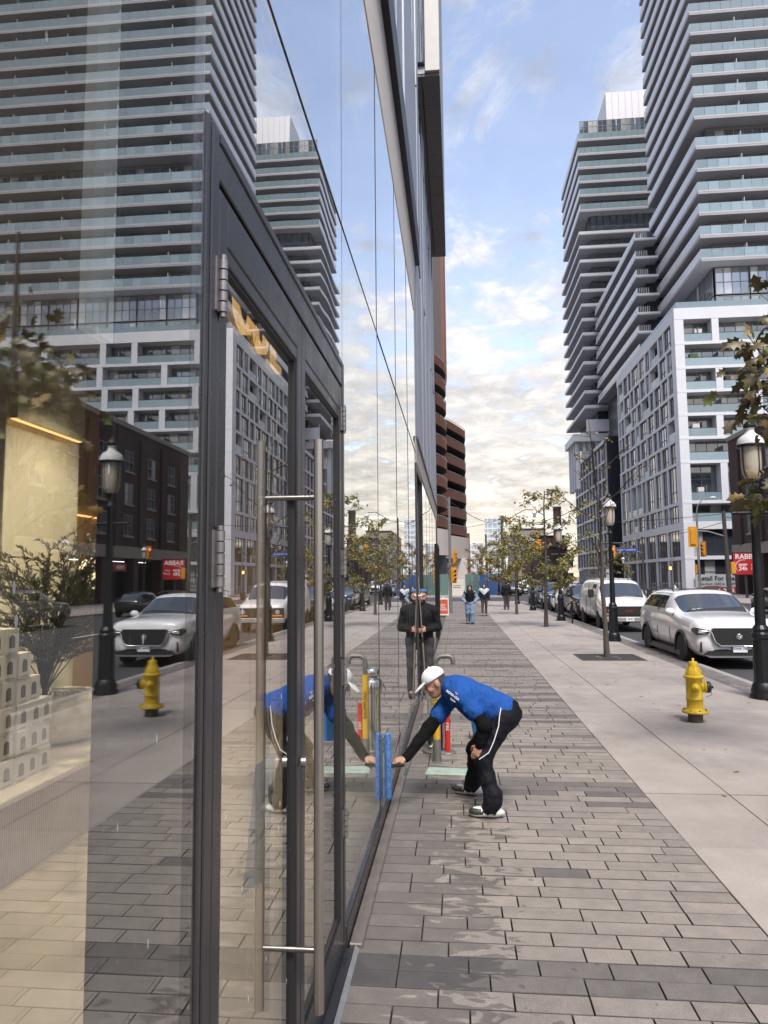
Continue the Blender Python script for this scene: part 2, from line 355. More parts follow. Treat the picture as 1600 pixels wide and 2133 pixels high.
while True:
    Y = 3.74 + row * H_
    if Y > 61.8: break
    if band <= 0:
        dark = not dark; band = pr.choice((1, 2, 2, 3, 4)) if dark else pr.choice((2, 3, 5, 7, 9))
    if row in (0, 1): dk = True
    elif -6 < row < 12: dk = False
    else: dk = dark
    band -= 1
    X = GX + .045 - pr.random() * .0; first = True
    while X < 1.685:
        Ln = pr.choice(LENS)
        if first and pr.random() < .5: Ln = LENS[0]
        first = False
        rem = 1.688 - X
        if rem < .02: break
        isd = dk ^ (pr.random() < .035)
        base = pr.choice(darks if isd else lights); k = pr.uniform(.93, 1.07); tone = tuple(q * k for q in base)
        dz = pr.uniform(-.0015, .0015); cut = rem if rem - Ln < .13 else Ln
        if npv < 300 and Y > 3.35 and cut == Ln:
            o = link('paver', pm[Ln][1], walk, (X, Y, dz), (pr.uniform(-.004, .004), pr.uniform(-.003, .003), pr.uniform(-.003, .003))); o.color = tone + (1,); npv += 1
        else:
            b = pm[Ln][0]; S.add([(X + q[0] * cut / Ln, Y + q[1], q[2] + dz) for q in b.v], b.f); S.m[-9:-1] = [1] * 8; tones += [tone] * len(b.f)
        X += cut
    row += 1
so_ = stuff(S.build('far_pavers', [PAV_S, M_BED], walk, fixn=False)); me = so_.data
ca = me.color_attributes.new('tone', 'FLOAT_COLOR', 'CORNER'); arr = np.ones((len(me.loops), 4), 'f')
pi_ = np.repeat(np.arange(len(me.polygons)), [p.loop_total for p in me.polygons]); arr[:, :3] = np.array(tones)[pi_]; ca.data.foreach_set('color', arr.ravel())
# poured concrete slabs
Y = 5.75 - 1.365 * 10; k = 0
while Y < 61:
    y1 = min(Y + 1.365, 61.9); wide = .016 if k % 3 == 2 else .004
    for (x0, x1) in ((1.694, 2.447), (2.457, 4.885)):
        MB().cbox((x0, Y + wide, -.04), (x1, y1 - .002, -.001 + rnd.uniform(-.002, .002)), .003).build('concrete_slab', M_CONC, walk)
    if k % 3 == 2: MB().box((1.694, Y - .001, -.035), (4.885, Y + .015, -.0035)).build('joint_filler', M_BED, walk)
    Y += 1.365; k += 1
# dark setts along the kerb, kerb stones
S = MB(); tones = []
Y = -4
while Y < 61.8:
    for r in range(4):
        x = 4.895 + r * .113; t_ = pr.choice(darks); k = pr.uniform(.9, 1.15)
        yy = Y + (.11 if r % 2 else 0)
        S.box((x + .004, yy + .004, -.04), (x + .109, yy + .216, pr.uniform(-.004, -.001))); tones += [tuple(q * k * 1.25 for q in t_)] * 6
    Y += .22
so_ = stuff(S.build('kerb_setts', PAV_S, walk, fixn=False)); me = so_.data
ca = me.color_attributes.new('tone', 'FLOAT_COLOR', 'CORNER'); arr = np.ones((len(me.loops), 4), 'f'); arr[:, :3] = np.repeat(np.array(tones), 4, axis=0); ca.data.foreach_set('color', arr.ravel())
Y = -5.0
while Y < 61.5:
    MB().cbox((5.352, Y + .004, -.4), (5.52, min(Y + 2.4, 61.9) - .004, .0), .015).build('kerb_stone', M_KERB, walk); Y += 2.4
# ================================================================== shopfront
M_FRAME = mat('frame_bronze_grey', (.082, .080, .087), .30, .75, var=.12, vs_=5, rv=.09, bump=.012, bs_=3)
M_FRAME2 = mat('frame_black', (.012, .012, .014), .35, .3, var=.2)
M_STEEL = mat('brushed_steel', (.46, .43, .40), .32, 1.0, var=.10, vs_=30, streak=(1, 1, .03))
M_HINGE = mat('hinge_metal', (.30, .28, .28), .45, .8, var=.3, vs_=25)
M_PANEL_D = mat('dark_grey_panel', (.105, .105, .112), .55, .2, var=.1, vs_=2)
M_GASK = mat('rubber_gasket', (.015, .015, .016), .6)
M_SILL = mat('sill_brown_grey', (.17, .145, .13), .5, .3, var=.3, vs_=7, rv=.15)
M_ALU = mat('aluminium_threshold', (.55, .56, .58), .4, .8, var=.2, vs_=12)
G_A = glass_mat('shop_glass', .20, (.93, .95, .94), power=4.2, wave=.00028, wscale=.55, dirt=.018)
G_B = glass_mat('door_glass', .26, (.88, .89, .87), power=3.6, wave=.00022, wscale=.8, dirt=.03)
G_C = glass_mat('shop_glass_upper', .42, (.80, .85, .86), power=3.0, wave=.0010, wscale=1.1, dirt=.04)
G_D = glass_mat('shop_glass_washed', .34, (.82, .90, .88), power=3.0, wave=.00045, wscale=.8, dirt=.10, wstretch=(1, 1, 1.5))
shop = thing('shopfront', 'tall glass shopfront with dark metal frames along the left of the pavement', 'shopfront', (GX, 0, 0))
def part(mb, name, m, parent=shop): return mb.build(name, m, parent)
def pane(y0, y1, z0, z1, m, parent=shop, x=-.006, t=.014, tilt=.0):
    hy_, hz_ = (y1 - y0) / 2, (z1 - z0) / 2; o = MB().box((-t / 2, -hy_, -hz_), (t / 2, hy_, hz_)).build('pane', m, parent, (x - t / 2, (y0 + y1) / 2, (z0 + z1) / 2))
    if tilt: o.rotation_euler = (0, gr_.uniform(-tilt, tilt) * .6, gr_.uniform(-tilt, tilt))
    return o
gr_ = random.Random(77)
pane(-2.4, -.303, .13, 4.075, G_A); pane(-.297, 1.752, .13, 4.075, G_A)
pane(-2.4, 1.83, 4.085, 6.50, G_C); pane(1.837, 4.06, 4.085, 6.50, G_C)
pane(1.75, 4.06, 3.24, 4.075, G_C)
js = [4.07, 5.96, 7.92, 9.90, 11.88]
for a, b in zip(js[:-1], js[1:]):
    pane(a + .004, b - .004, .13, 4.075, G_D, tilt=.0013); pane(a + .004, b - .004, 4.085, 6.5, G_C, tilt=.0013)
js2 = [13.9, 15.9, 17.9, 19.9, 21.9, 23.3]
for a, b in zip(js2[:-1], js2[1:]): pane(a + .004, b - .004, .13, 3.9, G_D, tilt=.0012)
# silicone joints
g = MB(); g.box((-.022, 4.07, 4.076), (-.002, 11.88, 4.084)); g.box((-.022, -2.4, 4.076), (-.002, 4.07, 4.084)); part(g, 'joint', M_GASK)
for y in js[1:-1] + js2[1:-1]: part(MB().box((-.021, y - .0038, .13), (-.003, y + .0038, 3.9 if y > 11.8 else 6.5)), 'joint', M_GASK)
part(MB().box((-.021, -.3028, .13), (-.003, -.2972, 4.075)), 'joint', M_GASK)
part(MB().box((-.021, 1.8305, 4.085), (-.003, 1.8365, 6.5)), 'joint', M_GASK)
# recessed side entrance beyond the last tall pane
part(MB().cbox((-.06, 11.86, 0), (.008, 11.93, 3.9), .004), 'jamb', M_FRAME); part(MB().cbox((-.06, 13.83, 0), (.008, 13.9, 3.9), .004), 'jamb', M_FRAME)
part(MB().box((-1.1, 13.8, 0), (-.06, 13.88, 3.9)), 'recess_wall', M_PANEL_D); part(MB().box((-1.2, 12.12, 0), (-1.12, 13.8, 3.9)), 'recess_back', M_PANEL_D); part(MB().box((-1.1, 11.94, 3.8), (-.0, 13.83, 3.9)), 'recess_soffit', M_FRAME2)
part(MB().box((-1.1, 11.94, -.05), (.02, 13.8, .003)), 'recess_floor', M_SILL)
# door surround: jambs and head
jb = MB()
jb.cbox((-.018, 1.756, 0), (.001, 1.786, 3.236), .004); jb.cbox((-.05, 1.792, 0), (.004, 1.850, 3.236), .004); jb.box((-.05, 1.785, 0), (-.004, 1.793, 3.23))
part(jb, 'jamb', M_FRAME)
jb = MB(); jb.cbox((-.10, 4.003, 0), (.006, 4.062, 3.236), .004); jb.box((-.10, 3.99, 0), (.0, 4.004, 3.1)); part(jb, 'jamb', M_FRAME)
hd = MB(); hd.cbox((-.10, 1.852, 3.096), (.004, 4.001, 3.20), .004); hd.cbox((-.10, 1.852, 3.203), (.008, 4.001, 3.236), .004); part(hd, 'door_head', M_FRAME)
part(MB().box((-.075, 1.852, 3.083), (-.012, 4.0, 3.095)), 'head_gap', M_GASK)
th = MB(); th.cbox((-.12, 1.852, -.02), (.05, 4.06, .018), .004); part(th, 'threshold', M_FRAME)
th = MB(); th.prism([(.052, -.001), (.075, -.001), (.052, .022)], 'y', 1.6, 4.09); part(th, 'threshold_strip', M_ALU)
sl = MB(); sl.cbox((-.10, 4.066, -.01), (.012, 11.86, .13), .006); part(sl, 'sill', M_FRAME); part(MB().cbox((-.10, 13.9, -.01), (.012, 23.3, .13), .006), 'sill', M_FRAME)
sl = MB(); sl.cbox((.016, 4.10, -.04), (.09, 11.86, .022), .006); part(sl, 'sill_channel', M_SILL)
sl = MB(); sl.cbox((-.10, -2.4, -.01), (.002, 1.745, .13), .004); part(sl, 'sill', M_FRAME)
def leaf(y0, y1, name, lbl):
    d = link(name, None, shop); d.empty_display_size = .1; d['label'] = lbl
    def lp(mb, nm, m=M_FRAME): return mb.build(nm, m, d)
    fr = MB(); zt, zb = 3.078, .03; sw = .072
    lp(MB().cbox((-.055, y0, zb), (.003, y0 + sw, zt), .004), 'stile'); lp(MB().cbox((-.055, y1 - sw, zb), (.003, y1, zt), .004), 'stile')
    lp(MB().cbox((-.055, y0 + sw + .001, zt - .135), (.003, y1 - sw - .001, zt), .004), 'top_rail'); lp(MB().cbox((-.055, y0 + sw + .001, zt - .185), (.001, y1 - sw - .001, zt - .138), .004), 'glazing_bead')
    lp(MB().cbox((-.055, y0 + sw + .001, zb), (.003, y1 - sw - .001, zb + .20), .004), 'bottom_rail')
    gk = MB(); a, b, c, e = y0 + sw, y1 - sw, zb + .20, zt - .186
    gk.box((-.045, a, c), (-.006, a + .022, e)); gk.box((-.045, b - .030, c), (-.002, b, e)); gk.box((-.045, a, e - .014), (-.006, b, e)); gk.box((-.045, a, c), (-.006, b, c + .016)); lp(gk, 'gasket', M_GASK)
    MB().box((-.03, a + .012, c + .012), (-.016, b - .012, e - .012)).build('pane', G_B, d)
    return d
d1 = leaf(1.857, 2.915, 'door', 'door leaf with the long steel pull and the paper notice'); d2 = leaf(2.925, 3.988, 'door', 'door leaf nearer the worker')
def hinge(y, z, h, parent, x_=.016):
    b = MB()
    for k in range(5): b.tube([(x_, y, z + k * h / 5 + .002), (x_, y, z + (k + 1) * h / 5 - .002)], .0125, 12)
    b.tube([(x_, y, z - .012), (x_, y, z)], .009, 10); b.tube([(x_, y, z + h), (x_, y, z + h + .012)], .009, 10)
    b.box((.0035, y - .03, z), (.008, y + .03, z + h)); b.build('hinge', M_HINGE, parent)
for z in (.62, 1.98, 2.72): hinge(1.854, z, .15, d1)
for z in (.62, 1.42, 2.02, 2.83): hinge(3.995, z, .14, d2)
# long pull handle: outside and inside tubes joined by brackets through the stile
yh = 2.80
for nm, x in (('pull_handle', .098), ('inner_pull_handle', -.105)):
    MB().tube([(x, yh, .40), (x, yh, 2.55)], .0195 if x > 0 else .014, 20).build(nm, M_STEEL, d1)
for z in (.62, 2.32):
    MB().tube([(-.105, yh, z), (.098, yh, z)], .011, 14).build('handle_bracket', mat('bracket_steel', (.20, .19, .18), .4, 1.0, var=.1), d1)
MB().tube([(.012, 2.895, 1.28), (.03, 2.895, 1.28)], .022, 16).build('lock_cylinder', M_STEEL, d1)
# notice taped to the inside of the door
M_PAPER = mat('paper_notice', (.72, .80, .74), .7, var=.06, vs_=4)
M_INK = mat('ink_black', (.015, .015, .015), .7)
nt_ = thing('notice', 'pale green paper notice reading Frederick St Entrance taped inside the door', 'notice', (GX - .036, 2.52, 1.18))
bm_ = MB(); n_ = 7
for i in range(n_ + 1):
    y = -.14 + .28 * i / n_
    for j in range(6):
        z = .20 - .40 * j / 5; bm_.v.append((-.0 - .010 * math.sin(i * .9 + j * .4) - (.03 * (j / 5) ** 2 if i < 3 else .01 * (j / 5)), y, z))
for i in range(n_):
    for j in range(5): bm_.f.append((i * 6 + j, (i + 1) * 6 + j, (i + 1) * 6 + j + 1, i * 6 + j + 1)); bm_.m.append(0); bm_.sm.append(True)
bm_.build('sheet', M_PAPER, nt_)
for i, tline in enumerate(('Frederick St.', 'Entrance')):
    put_text('lettering', tline, .043, M_INK, nt_, (.004, -.12 if True else 0, .075 - i * .105), (R_(90), 0, R_(90)), depth=.001, align='LEFT')
put_text('lettering', '<-', .04, M_INK, nt_, (.003, -.11, -.13), (R_(90), 0, R_(90)), depth=.001, align='LEFT')
# ------------------------------------------------------------------ facade above the glass
M_PANEL = mat('grey_metal_panel', (.33, .36, .42), .42, .55, var=.08, vs_=1.5, streak=(1, 1, .1))
M_PANEL_D = mat('dark_grey_panel', (.105, .105, .112), .55, .2, var=.1, vs_=2)
M_WIN_D = mat('window_dark', (.02, .025, .035), .06, 0, var=.3, vs_=3)
M_BEIGE = mat('beige_band', (.40, .37, .34), .5, .2, var=.1)
M_MESH = mat('perforated_panel', (.43, .41, .40), .5, .4, var=.05)
up_ = thing('office_facade', 'grey metal panelled building above the shopfront with narrow windows', 'building', (GX, 0, 0))
def up(mb, nm, m): return mb.build(nm, m, up_)
up(MB().box((-30, -2.4, 8.2), (-.32, 24.6, 42)), 'core_wall', M_PANEL_D)
up(MB().box((-30, 12.0, 4.35), (-.32, 24.6, 8.2)), 'core_wall', M_PANEL_D)
# perforated soffit strip and black fascia over the glass
msh = MB(); msh.box((-.30, -2.4, 6.52), (-.005, 11.88, 6.60)); up(msh, 'soffit', M_MESH)
rb = MB()
y = 4.2
while y < 11.86: rb.box((-.006, y, 6.50), (.001, y + .012, 7.58)); y += .024
up(MB().box((-.30, -2.4, 6.601), (-.006, 11.88, 7.59)), 'mesh_backing', M_PANEL_D); stuff(up(rb, 'mesh_ribs', M_MESH))
up(MB().cbox((-.30, -2.4, 7.60), (.075, 12.6, 8.15), .01), 'fascia', mat('black_fascia', (.008, .010, .018), .4))
up(MB().cbox((-.32, 11.9, 3.905), (.01, 24.6, 4.34), .008), 'band', M_BEIGE)
up(MB().cbox((.0, 11.9, 4.30), (.035, 24.6, 4.36), .004), 'drip_edge', M_PANEL_D)
# metal panels with recessed slit windows, floor by floor
fr_ = random.Random(3)
for fl in range(10):
    z0 = 4.37 + fl * 3.6 if fl == 0 else 4.37 + fl * 3.6
    z1 = z0 + 3.56; ya = 12.0 if fl < 1 else -2.0; yb = 24.6
    if fl == 1: z0a = 8.17
    y = ya
    while y < yb - .1:
        wd = fr_.choice((.45, .6, .75, .9)); y1 = min(y + wd, yb)
        zz0 = max(z0, 8.17) if y < 12.0 else z0
        if zz0 >= z1 - .3: y = y1; continue
        if fr_.random() < .26 and y > 2:
            up(MB().box((-.30, y, zz0), (-.17, y1 - .012, z1)), 'window', M_WIN_D)
        else:
            up(MB().cbox((-.30, y, zz0), (.0 + fr_.choice((0, .012, .03)), y1 - .012, z1), .006), 'panel', M_PANEL)
        y = y1
# overhanging upper bay with a glazed end facing down the street
bay = thing('projecting_bay', 'dark grey box bay jutting from the upper facade with a curtained end window', 'building', (GX, 0, 0))
bay_w = mat('pale_panel', (.55, .55, .54), .5, .1, var=.06)
MB().box((-.31, 14.56, 12.72), (.47, 23.35, 30)).build('bay_body', mat('bay_side', (.30, .31, .34), .45, .4), bay)
M_SOF = mat('soffit_panel', (.15, .145, .15), .6, .1, var=.08)
for k in range(9):
    for j in range(2):
        MB().cbox((-.31 + j * .395, 14.57 + k * .977, 12.66), (-.31 + j * .395 + .385, 14.57 + k * .977 + .968, 12.715), .004).build('soffit_panel', M_SOF, bay)
MB().box((.085, 15.0, 12.652), (.105, 23.1, 12.66)).build('soffit_slot', M_GASK, bay)
for k in range(4): MB().cbox((.16, 14.50, 12.74 + k * 3.4), (.47, 14.555, 12.74 + k * 3.4 + 3.36), .006).build('end_panel', bay_w, bay)
for k in range(4):
    wn = MB().box((-.16, 14.515, 12.9 + k * 2.6), (.15, 14.55, 12.9 + k * 2.6 + 2.3)).build('window', M_FRAME2, bay)
    cu = MB()
    for q in range(7): cu.tube([(-.13 + q * .035, 14.510, 12.95 + k * 2.6), (-.13 + q * .035 + (.03 if q % 2 else -.01), 14.510, 12.95 + k * 2.6 + 2.2)], .016, 6)
    cu.build('curtain', mat('curtain_cream', (.62, .62, .42), .8), wn)
    MB().box((-.15, 14.480, 12.93 + k * 2.6), (.14, 14.486, 12.9 + k * 2.6 + 2.25)).build('pane', G_C, wn)
# ================================================================== shop interior seen through the glass
M_FLOOR = mat('shop_floor_limestone', (.52, .46, .37), .45, var=.10, vs_=2)
M_PLAST = mat('plaster_beige', (.52, .49, .38), .8, var=.08, vs_=1.2)
M_BROWN = mat('oak_brown', (.34, .215, .10), .6, var=.12, vs_=2, streak=(1, 1, .2))
M_CEIL = mat('shop_ceiling', (.10, .09, .08), .8, var=.05)
M_BLACK = mat('black_cladding', (.010, .010, .011), .45, var=.2)
M_WHITE = mat('white_plaster', (.72, .72, .66), .8, var=.04)
shop_floor = struct(MB().box((-9, -3, -.5), (GX - .11, 12, .004)).build('shop_floor', M_FLOOR))
inr = thing('shop_interior', 'warm beige shop interior walls and ceiling behind the glass', 'interior', (0, 0, 0))
def ip(mb, nm, m): return mb.build(nm, m, inr)
ip(MB().box((-9, -3, 4.8), (GX - .3, 12.0, 4.95)), 'ceiling', M_CEIL)
ip(MB().box((-9, 11.9, 0), (GX - .55, 12.1, 4.8)), 'back_wall', M_BROWN)
ip(MB().box((-9.2, -3, 0), (-9, 12, 4.8)), 'back_wall', M_BROWN)
ip(MB().box((-9, -3.2, 0), (GX - .12, -3, 4.8)), 'side_wall', M_BROWN)
ip(MB().box((-9, -3, 4.951), (GX - .3, 12.0, 6.6)), 'ceiling_void', M_BLACK)
# dark clad column beside the doors and the white return next to it
ip(MB().cbox((GX - .14, 1.49, 0), (GX - .103, 2.0, 4.8), .004), 'column_cladding', M_BLACK)
ip(MB().box((GX - .135, 1.385, 2.52), (GX - .11, 1.486, 4.0)), 'white_return', M_WHITE)
# beige screen wall with a lit cove
ip(MB().cbox((-5.12, 7.55, .0), (-5.0, 9.14, 4.8), .004), 'screen_wall', M_PLAST)
ip(MB().cbox((-4.98, 7.57, 3.84), (-4.88, 9.05, 4.78), .004), 'screen_top', M_PLAST)
ip(MB().cbox((-5.5, 9.2, .0), (-5.4, 11.8, 4.8), .004), 'oak_panel', M_BROWN)
COVE = mat('cove_light', (1, .62, .28), .5, emit=(1, .55, .2), es=1.6, var=0)
cv_ = thing('cove_lamp', 'warm glowing strip light along the beige screen wall', 'lamp', (-4.93, 8.31, 3.835)); MB().box((-.045, -.73, -.006), (.02, .73, -.001)).build('strip', COVE, cv_)
cv_ = thing('cove_lamp', 'warm glowing strip light low on the brown panel', 'lamp', (-5.37, 10.4, 2.95)); MB().box((-.02, -1.1, -.02), (.02, 1.1, 0)).build('strip', COVE, cv_)
# globe lamp
gl_ = thing('globe_lamp', 'lit round cream globe lamp on a thin black rod', 'lamp', (-4.4, 8.45, 2.09))
MB().sphere((0, 0, 0), .19, 24, 14).build('globe', mat('opal_glass', (1, .86, .62), .4, emit=(1, .78, .47), es=1.5, var=0), gl_)
MB().tube([(0, 0, -.37), (0, 0, -.19)], .007, 6).tube([(0, 0, .19), (0, 0, .33)], .007, 6).build('rod', M_FRAME2, gl_)
for (x, y, e, w_) in ((-2.2, 4.6, 170, 'in front of the display bench'), (-2.7, 6.5, 420, 'in front of the planter end of the bench'), (-3.6, 8.2, 420, 'in front of the beige screen wall'), (-1.9, 2.2, 45, 'just inside the doors'), (-2.0, 9.0, 140, 'deepest inside the shop')):
    dl = thing('ceiling_downlight', 'small round ceiling downlight ' + w_, 'lamp', (x, y, 4.79), group='shop ceiling downlights')
    MB().lathe([(.07, 0), (.07, -.02), (.05, -.02), (.05, -.004)], 16).build('trim', M_WHITE, dl)
    MB().cyl((0, 0, -.012), .048, .004, 16).build('lens', mat('lamp_lens', (1, .9, .75), .4, emit=(1, .85, .65), es=4, var=0), dl)
    ld = bpy.data.lights.new('lamp', 'SPOT'); ld.energy = e; ld.spot_size = R_(125); ld.spot_blend = .6; ld.color = (1, .82, .6); ld.shadow_soft_size = .05
    lo = bpy.data.objects.new('bulb', ld); COL.objects.link(lo); lo.parent = dl; lo.location = (0, 0, -.04)
# display bench with ribbed front
bn = thing('display_bench', 'low stone display bench with ribbed brown front inside the shop', 'bench', (-2.97, 5.6, 0))
MB().cbox((-1.5, -2.4, .535), (.03, 2.2, .585), .01).build('bench_top', mat('bench_stone', (.62, .56, .45), .5, var=.06), bn)
MB().box((-1.45, -2.35, 0), (-.03, 2.15, .535)).build('carcass', M_BROWN, bn)
rb = MB(); y = -2.35
while y < 2.15: rb.tube([(-.02, y, .01), (-.02, y, .53)], .011, 5, smooth=False); y += .024
stuff(rb.build('ribs', mat('ribbed_front', (.36, .27, .19), .6), bn))
# product boxes: white with an arched window print
M_BOX = mat('carton_white', (.74, .71, .66), .7, var=.05); M_BOXD = mat('carton_print', (.09, .085, .08), .6, var=.5, vs_=14); M_BOXE = mat('carton_edge', (.2, .19, .18), .8)
bw, bh, bd = .153, .18, .15
bm_ = MB().cbox((-bd, -bw / 2, 0), (0, bw / 2, bh), .003); box_me = bm_.mesh('carton', M_BOX)
ar = [(-.030, .045), (.030, .045), (.030, .105)] + [(.030 * math.cos(a * math.pi / 8), .105 + .030 * math.sin(a * math.pi / 8)) for a in range(1, 8)] + [(-.030, .105)]
pr_me = MB().prism(ar, 'x', .0005, .0015).mesh('print', M_BOXD)
ln_me = MB().box((.0005, -.05, .012), (.0012, .05, .017)).mesh('line', M_BOXE)
stack = [(0, 9), (1, 9), (2, 9), (3, 8), (4, 7), (5, 6)]
rowname = ['bottom', 'second', 'third', 'fourth', 'fifth', 'top']
bi = 0; ordn = ['first', 'second', 'third', 'fourth', 'fifth', 'sixth', 'seventh', 'eighth', 'ninth']
for lv, cnt in stack:
    for k in range(cnt):
        yy = 4.05 + k * (bw + .004) + rnd.uniform(-.006, .006)
        o = link('product_box', box_me, None, (-3.10 + rnd.uniform(-.012, .012), yy, .586 + lv * (bh + .0015)), (0, 0, rnd.uniform(-.05, .05)))
        tag(o, f'white carton, {ordn[cnt - 1 - k]} from the right in the {rowname[lv]} row of the stacked display', 'box', 'stacked product cartons on the display bench')
        link('print', pr_me, o); link('line', ln_me, o); bi += 1
for k in range(2):
    o = link('product_box', box_me, None, (-4.1, 7.05 + k * .19, .586), (0, 0, rnd.uniform(-.1, .1))); tag(o, ('white carton behind the planter, nearer the stack', 'white carton behind the planter, nearer the doors')[k], 'box', 'cartons behind the planter'); link('print', pr_me, o)
# planter bowl with olive shrub
po = thing('planter_bowl', 'rounded cream stone planter bowl filled with white pebbles on the bench', 'planter', (-3.55, 6.30, .586))
MB().lathe([(.10, 0), (.24, .02), (.33, .12), (.36, .24), (.34, .36), (.29, .43), (.27, .42), (.27, .39)], 28).build('bowl', mat('cream_stone', (.72, .67, .54), .7, var=.1), po)
pb = MB()
for k in range(90):
    a = rnd.uniform(0, 6.28); r = .26 * math.sqrt(rnd.random()); pb.sphere((r * math.cos(a), r * math.sin(a), .40), rnd.uniform(.018, .03), 6, 4, sc=(1, 1, .6))
stuff(pb.build('pebbles', mat('white_pebbles', (.62, .60, .55), .6), po))
def leafy(name, label, cat, loc, stems, hgt, spread, nleaf, ll, lw_, leafmat, stemmat, seed, grow=1.0):
    r = random.Random(seed); t = thing(name, label, cat, loc); st = MB(); lf = MB()
    for s in range(stems):
        a = r.uniform(0, 6.28); lean = r.uniform(.15, 1.0) * spread; h = hgt * r.uniform(.55, 1.0); pts = []
        for i in range(8):
            u = i / 7; pts.append(Vector((math.cos(a) * lean * u ** 1.5 + r.uniform(-.012, .012), math.sin(a) * lean * u ** 1.5 + r.uniform(-.012, .012), h * u)))
        st.tube(pts, [.007 * (1 - .8 * i / 7) for i in range(8)], 5)
        tw = []
        for q in range(7):
            u = r.uniform(.25, .98); i = min(6, int(u * 7)); b = pts[i].lerp(pts[i + 1], u * 7 - i); aa = a + r.uniform(-1.6, 1.6); tl = r.uniform(.12, .3) * spread / .5
            tip = b + Vector((math.cos(aa) * tl, math.sin(aa) * tl, r.uniform(.02, .9) * tl)); st.tube([b, tip], [.003, .0015], 4); tw.append((b, tip))
        tw.append((pts[4], pts[7]))
        for k in range(nleaf):
            b, tip = r.choice(tw); u = r.random(); p = b.lerp(tip, u); d = (tip - b).normalized()
            d = (d + Vector((r.uniform(-1, 1), r.uniform(-1, 1), r.uniform(-.5, .9))) * .75).normalized(); sd_ = d.cross(Vector((r.uniform(-1, 1), r.uniform(-1, 1), 1))).normalized()
            q = ll * r.uniform(.6, 1.15); nn = d.cross(sd_) * .1 * q
            lf.add([p, p + d * q * .45 + sd_ * lw_ * q - nn, p + d * q, p + d * q * .45 - sd_ * lw_ * q - nn], [(0, 1, 2), (0, 2, 3)])
    st.build('stem', stemmat, t); stuff(lf.build('foliage', leafmat, t, fixn=False)); return t
M_OLIVE = mat('olive_leaf', (.15, .16, .105), .55, var=.35, vs_=3); M_STEM = mat('twig_brown', (.07, .05, .035), .8)
leafy('olive_shrub', 'dark olive shrub with slender leaves growing in the cream planter', 'plant', (-3.60, 6.12, .98), 44, 1.5, .95, 330, .058, .13, M_OLIVE, M_STEM, 4)
# sign letters hung inside above the doors
M_GOLD = mat('letters_amber', (.85, .55, .18), .5, emit=(1, .58, .2), es=1.5, var=.05)  # glow added to the letter material so they stay bright behind the reflections
sg = thing('sign_letters', 'amber hanging letters with their tops cut off by the door head', 'sign', (GX - .27, 2.93, 3.045))
for i, ch in enumerate('OUL'):
    put_text('letter', ch, .36, M_GOLD, sg, (0, .28 * i + .06, .13), (R_(90), 0, R_(90)), depth=.012)
# ================================================================== buildings
B_WHITE = mat('white_cladding', (.62, .64, .68), .55, .0, var=.06, vs_=.6)
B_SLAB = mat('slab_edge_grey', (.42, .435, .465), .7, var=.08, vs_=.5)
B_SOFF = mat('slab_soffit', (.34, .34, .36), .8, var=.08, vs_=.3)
B_DARK = mat('dark_spandrel', (.035, .042, .055), .35, .2, var=.15, vs_=.4)
B_FRAME = mat('window_frame_dark', (.045, .05, .055), .5, .3)
B_GREYF = mat('window_frame_grey', (.20, .21, .22), .5, .3)
def bglass(name, col, objrand=.45, rough=.03, ior=1.9):
    m = mat(name, col, rough, 0, var=.55, vs_=.7, objrand=objrand, spec=1.0, coat=.6); m.node_tree.nodes['Principled BSDF'].inputs['IOR'].default_value = ior; return m
B_GLASS = bglass('tower_glass', (.10, .135, .17)); B_GLASS2 = bglass('podium_glass', (.075, .09, .11)); B_CURT = bglass('curtained_glass', (.42, .43, .43), .3)
B_RAIL = mat('balcony_glass', (.30, .405, .455), .10, 0, var=.16, vs_=.25, objrand=.22, spec=.9, alpha=.72)
B_RAILW = mat('balcony_glass_side', (.66, .67, .70), .25, 0, var=.08, vs_=.2, spec=.8, alpha=.95)  # whiter copy of balcony_glass: bright sky reflection on side faces put into the colour
def bx(parent, name, m, a, b, c=0):
    mb = MB(); (mb.cbox(a, b, c) if c else mb.box(a, b)); return mb.build(name, m, parent)
UNIT = MB().box((0, 0, 0), (1, 1, 1))
UM = {}
def unit(parent, name, m, a, b):
    """piece that shares one unit-cube mesh per material, scaled to size"""
    if m.name not in UM: UM[m.name] = UNIT.mesh('piece_' + m.name, m)
    o = link(name, UM[m.name], parent, a); o.scale = (b[0] - a[0], b[1] - a[1], b[2] - a[2]); return o
def window(parent, face, u0, u1, z0, z1, d, cols, transom=None, gm=None, fm=None, t=.07, name='window'):
    """window in plane face='x' (normal -x at x=d, u along y) or 'y' (normal -y at y=d, u along x); frame part with pane sub-parts"""
    fm = fm or B_FRAME; gm = gm or B_GLASS2; fr = MB(); D = .10
    def q(ua, ub, za, zb, d0, d1, mb): mb.box((d0, ua, za), (d1, ub, zb)) if face == 'x' else mb.box((ua, d0, za), (ub, d1, zb))
    q(u0, u0 + t, z0, z1, d, d + D, fr); q(u1 - t, u1, z0, z1, d, d + D, fr); q(u0 + t, u1 - t, z0, z0 + t, d, d + D, fr); q(u0 + t, u1 - t, z1 - t, z1, d, d + D, fr)
    for k in range(1, cols):
        u = u0 + (u1 - u0) * k / cols; q(u - t / 2, u + t / 2, z0 + t, z1 - t, d, d + D, fr)
    if transom: zt = z0 + (z1 - z0) * transom; q(u0 + t, u1 - t, zt - t / 2, zt + t / 2, d + .004, d + D, fr)
    f = fr.build(name, fm, parent)
    for k in range(cols):
        ua = u0 + (u1 - u0) * k / cols; ub = u0 + (u1 - u0) * (k + 1) / cols
        g_ = gm if wr.random() > .22 else B_CURT
        if face == 'x': unit(f, 'pane', g_, (d + .05, ua, z0), (d + .07, ub, z1))
        else: unit(f, 'pane', g_, (ua, d + .05, z0), (ub, d + .07, z1))
    return f
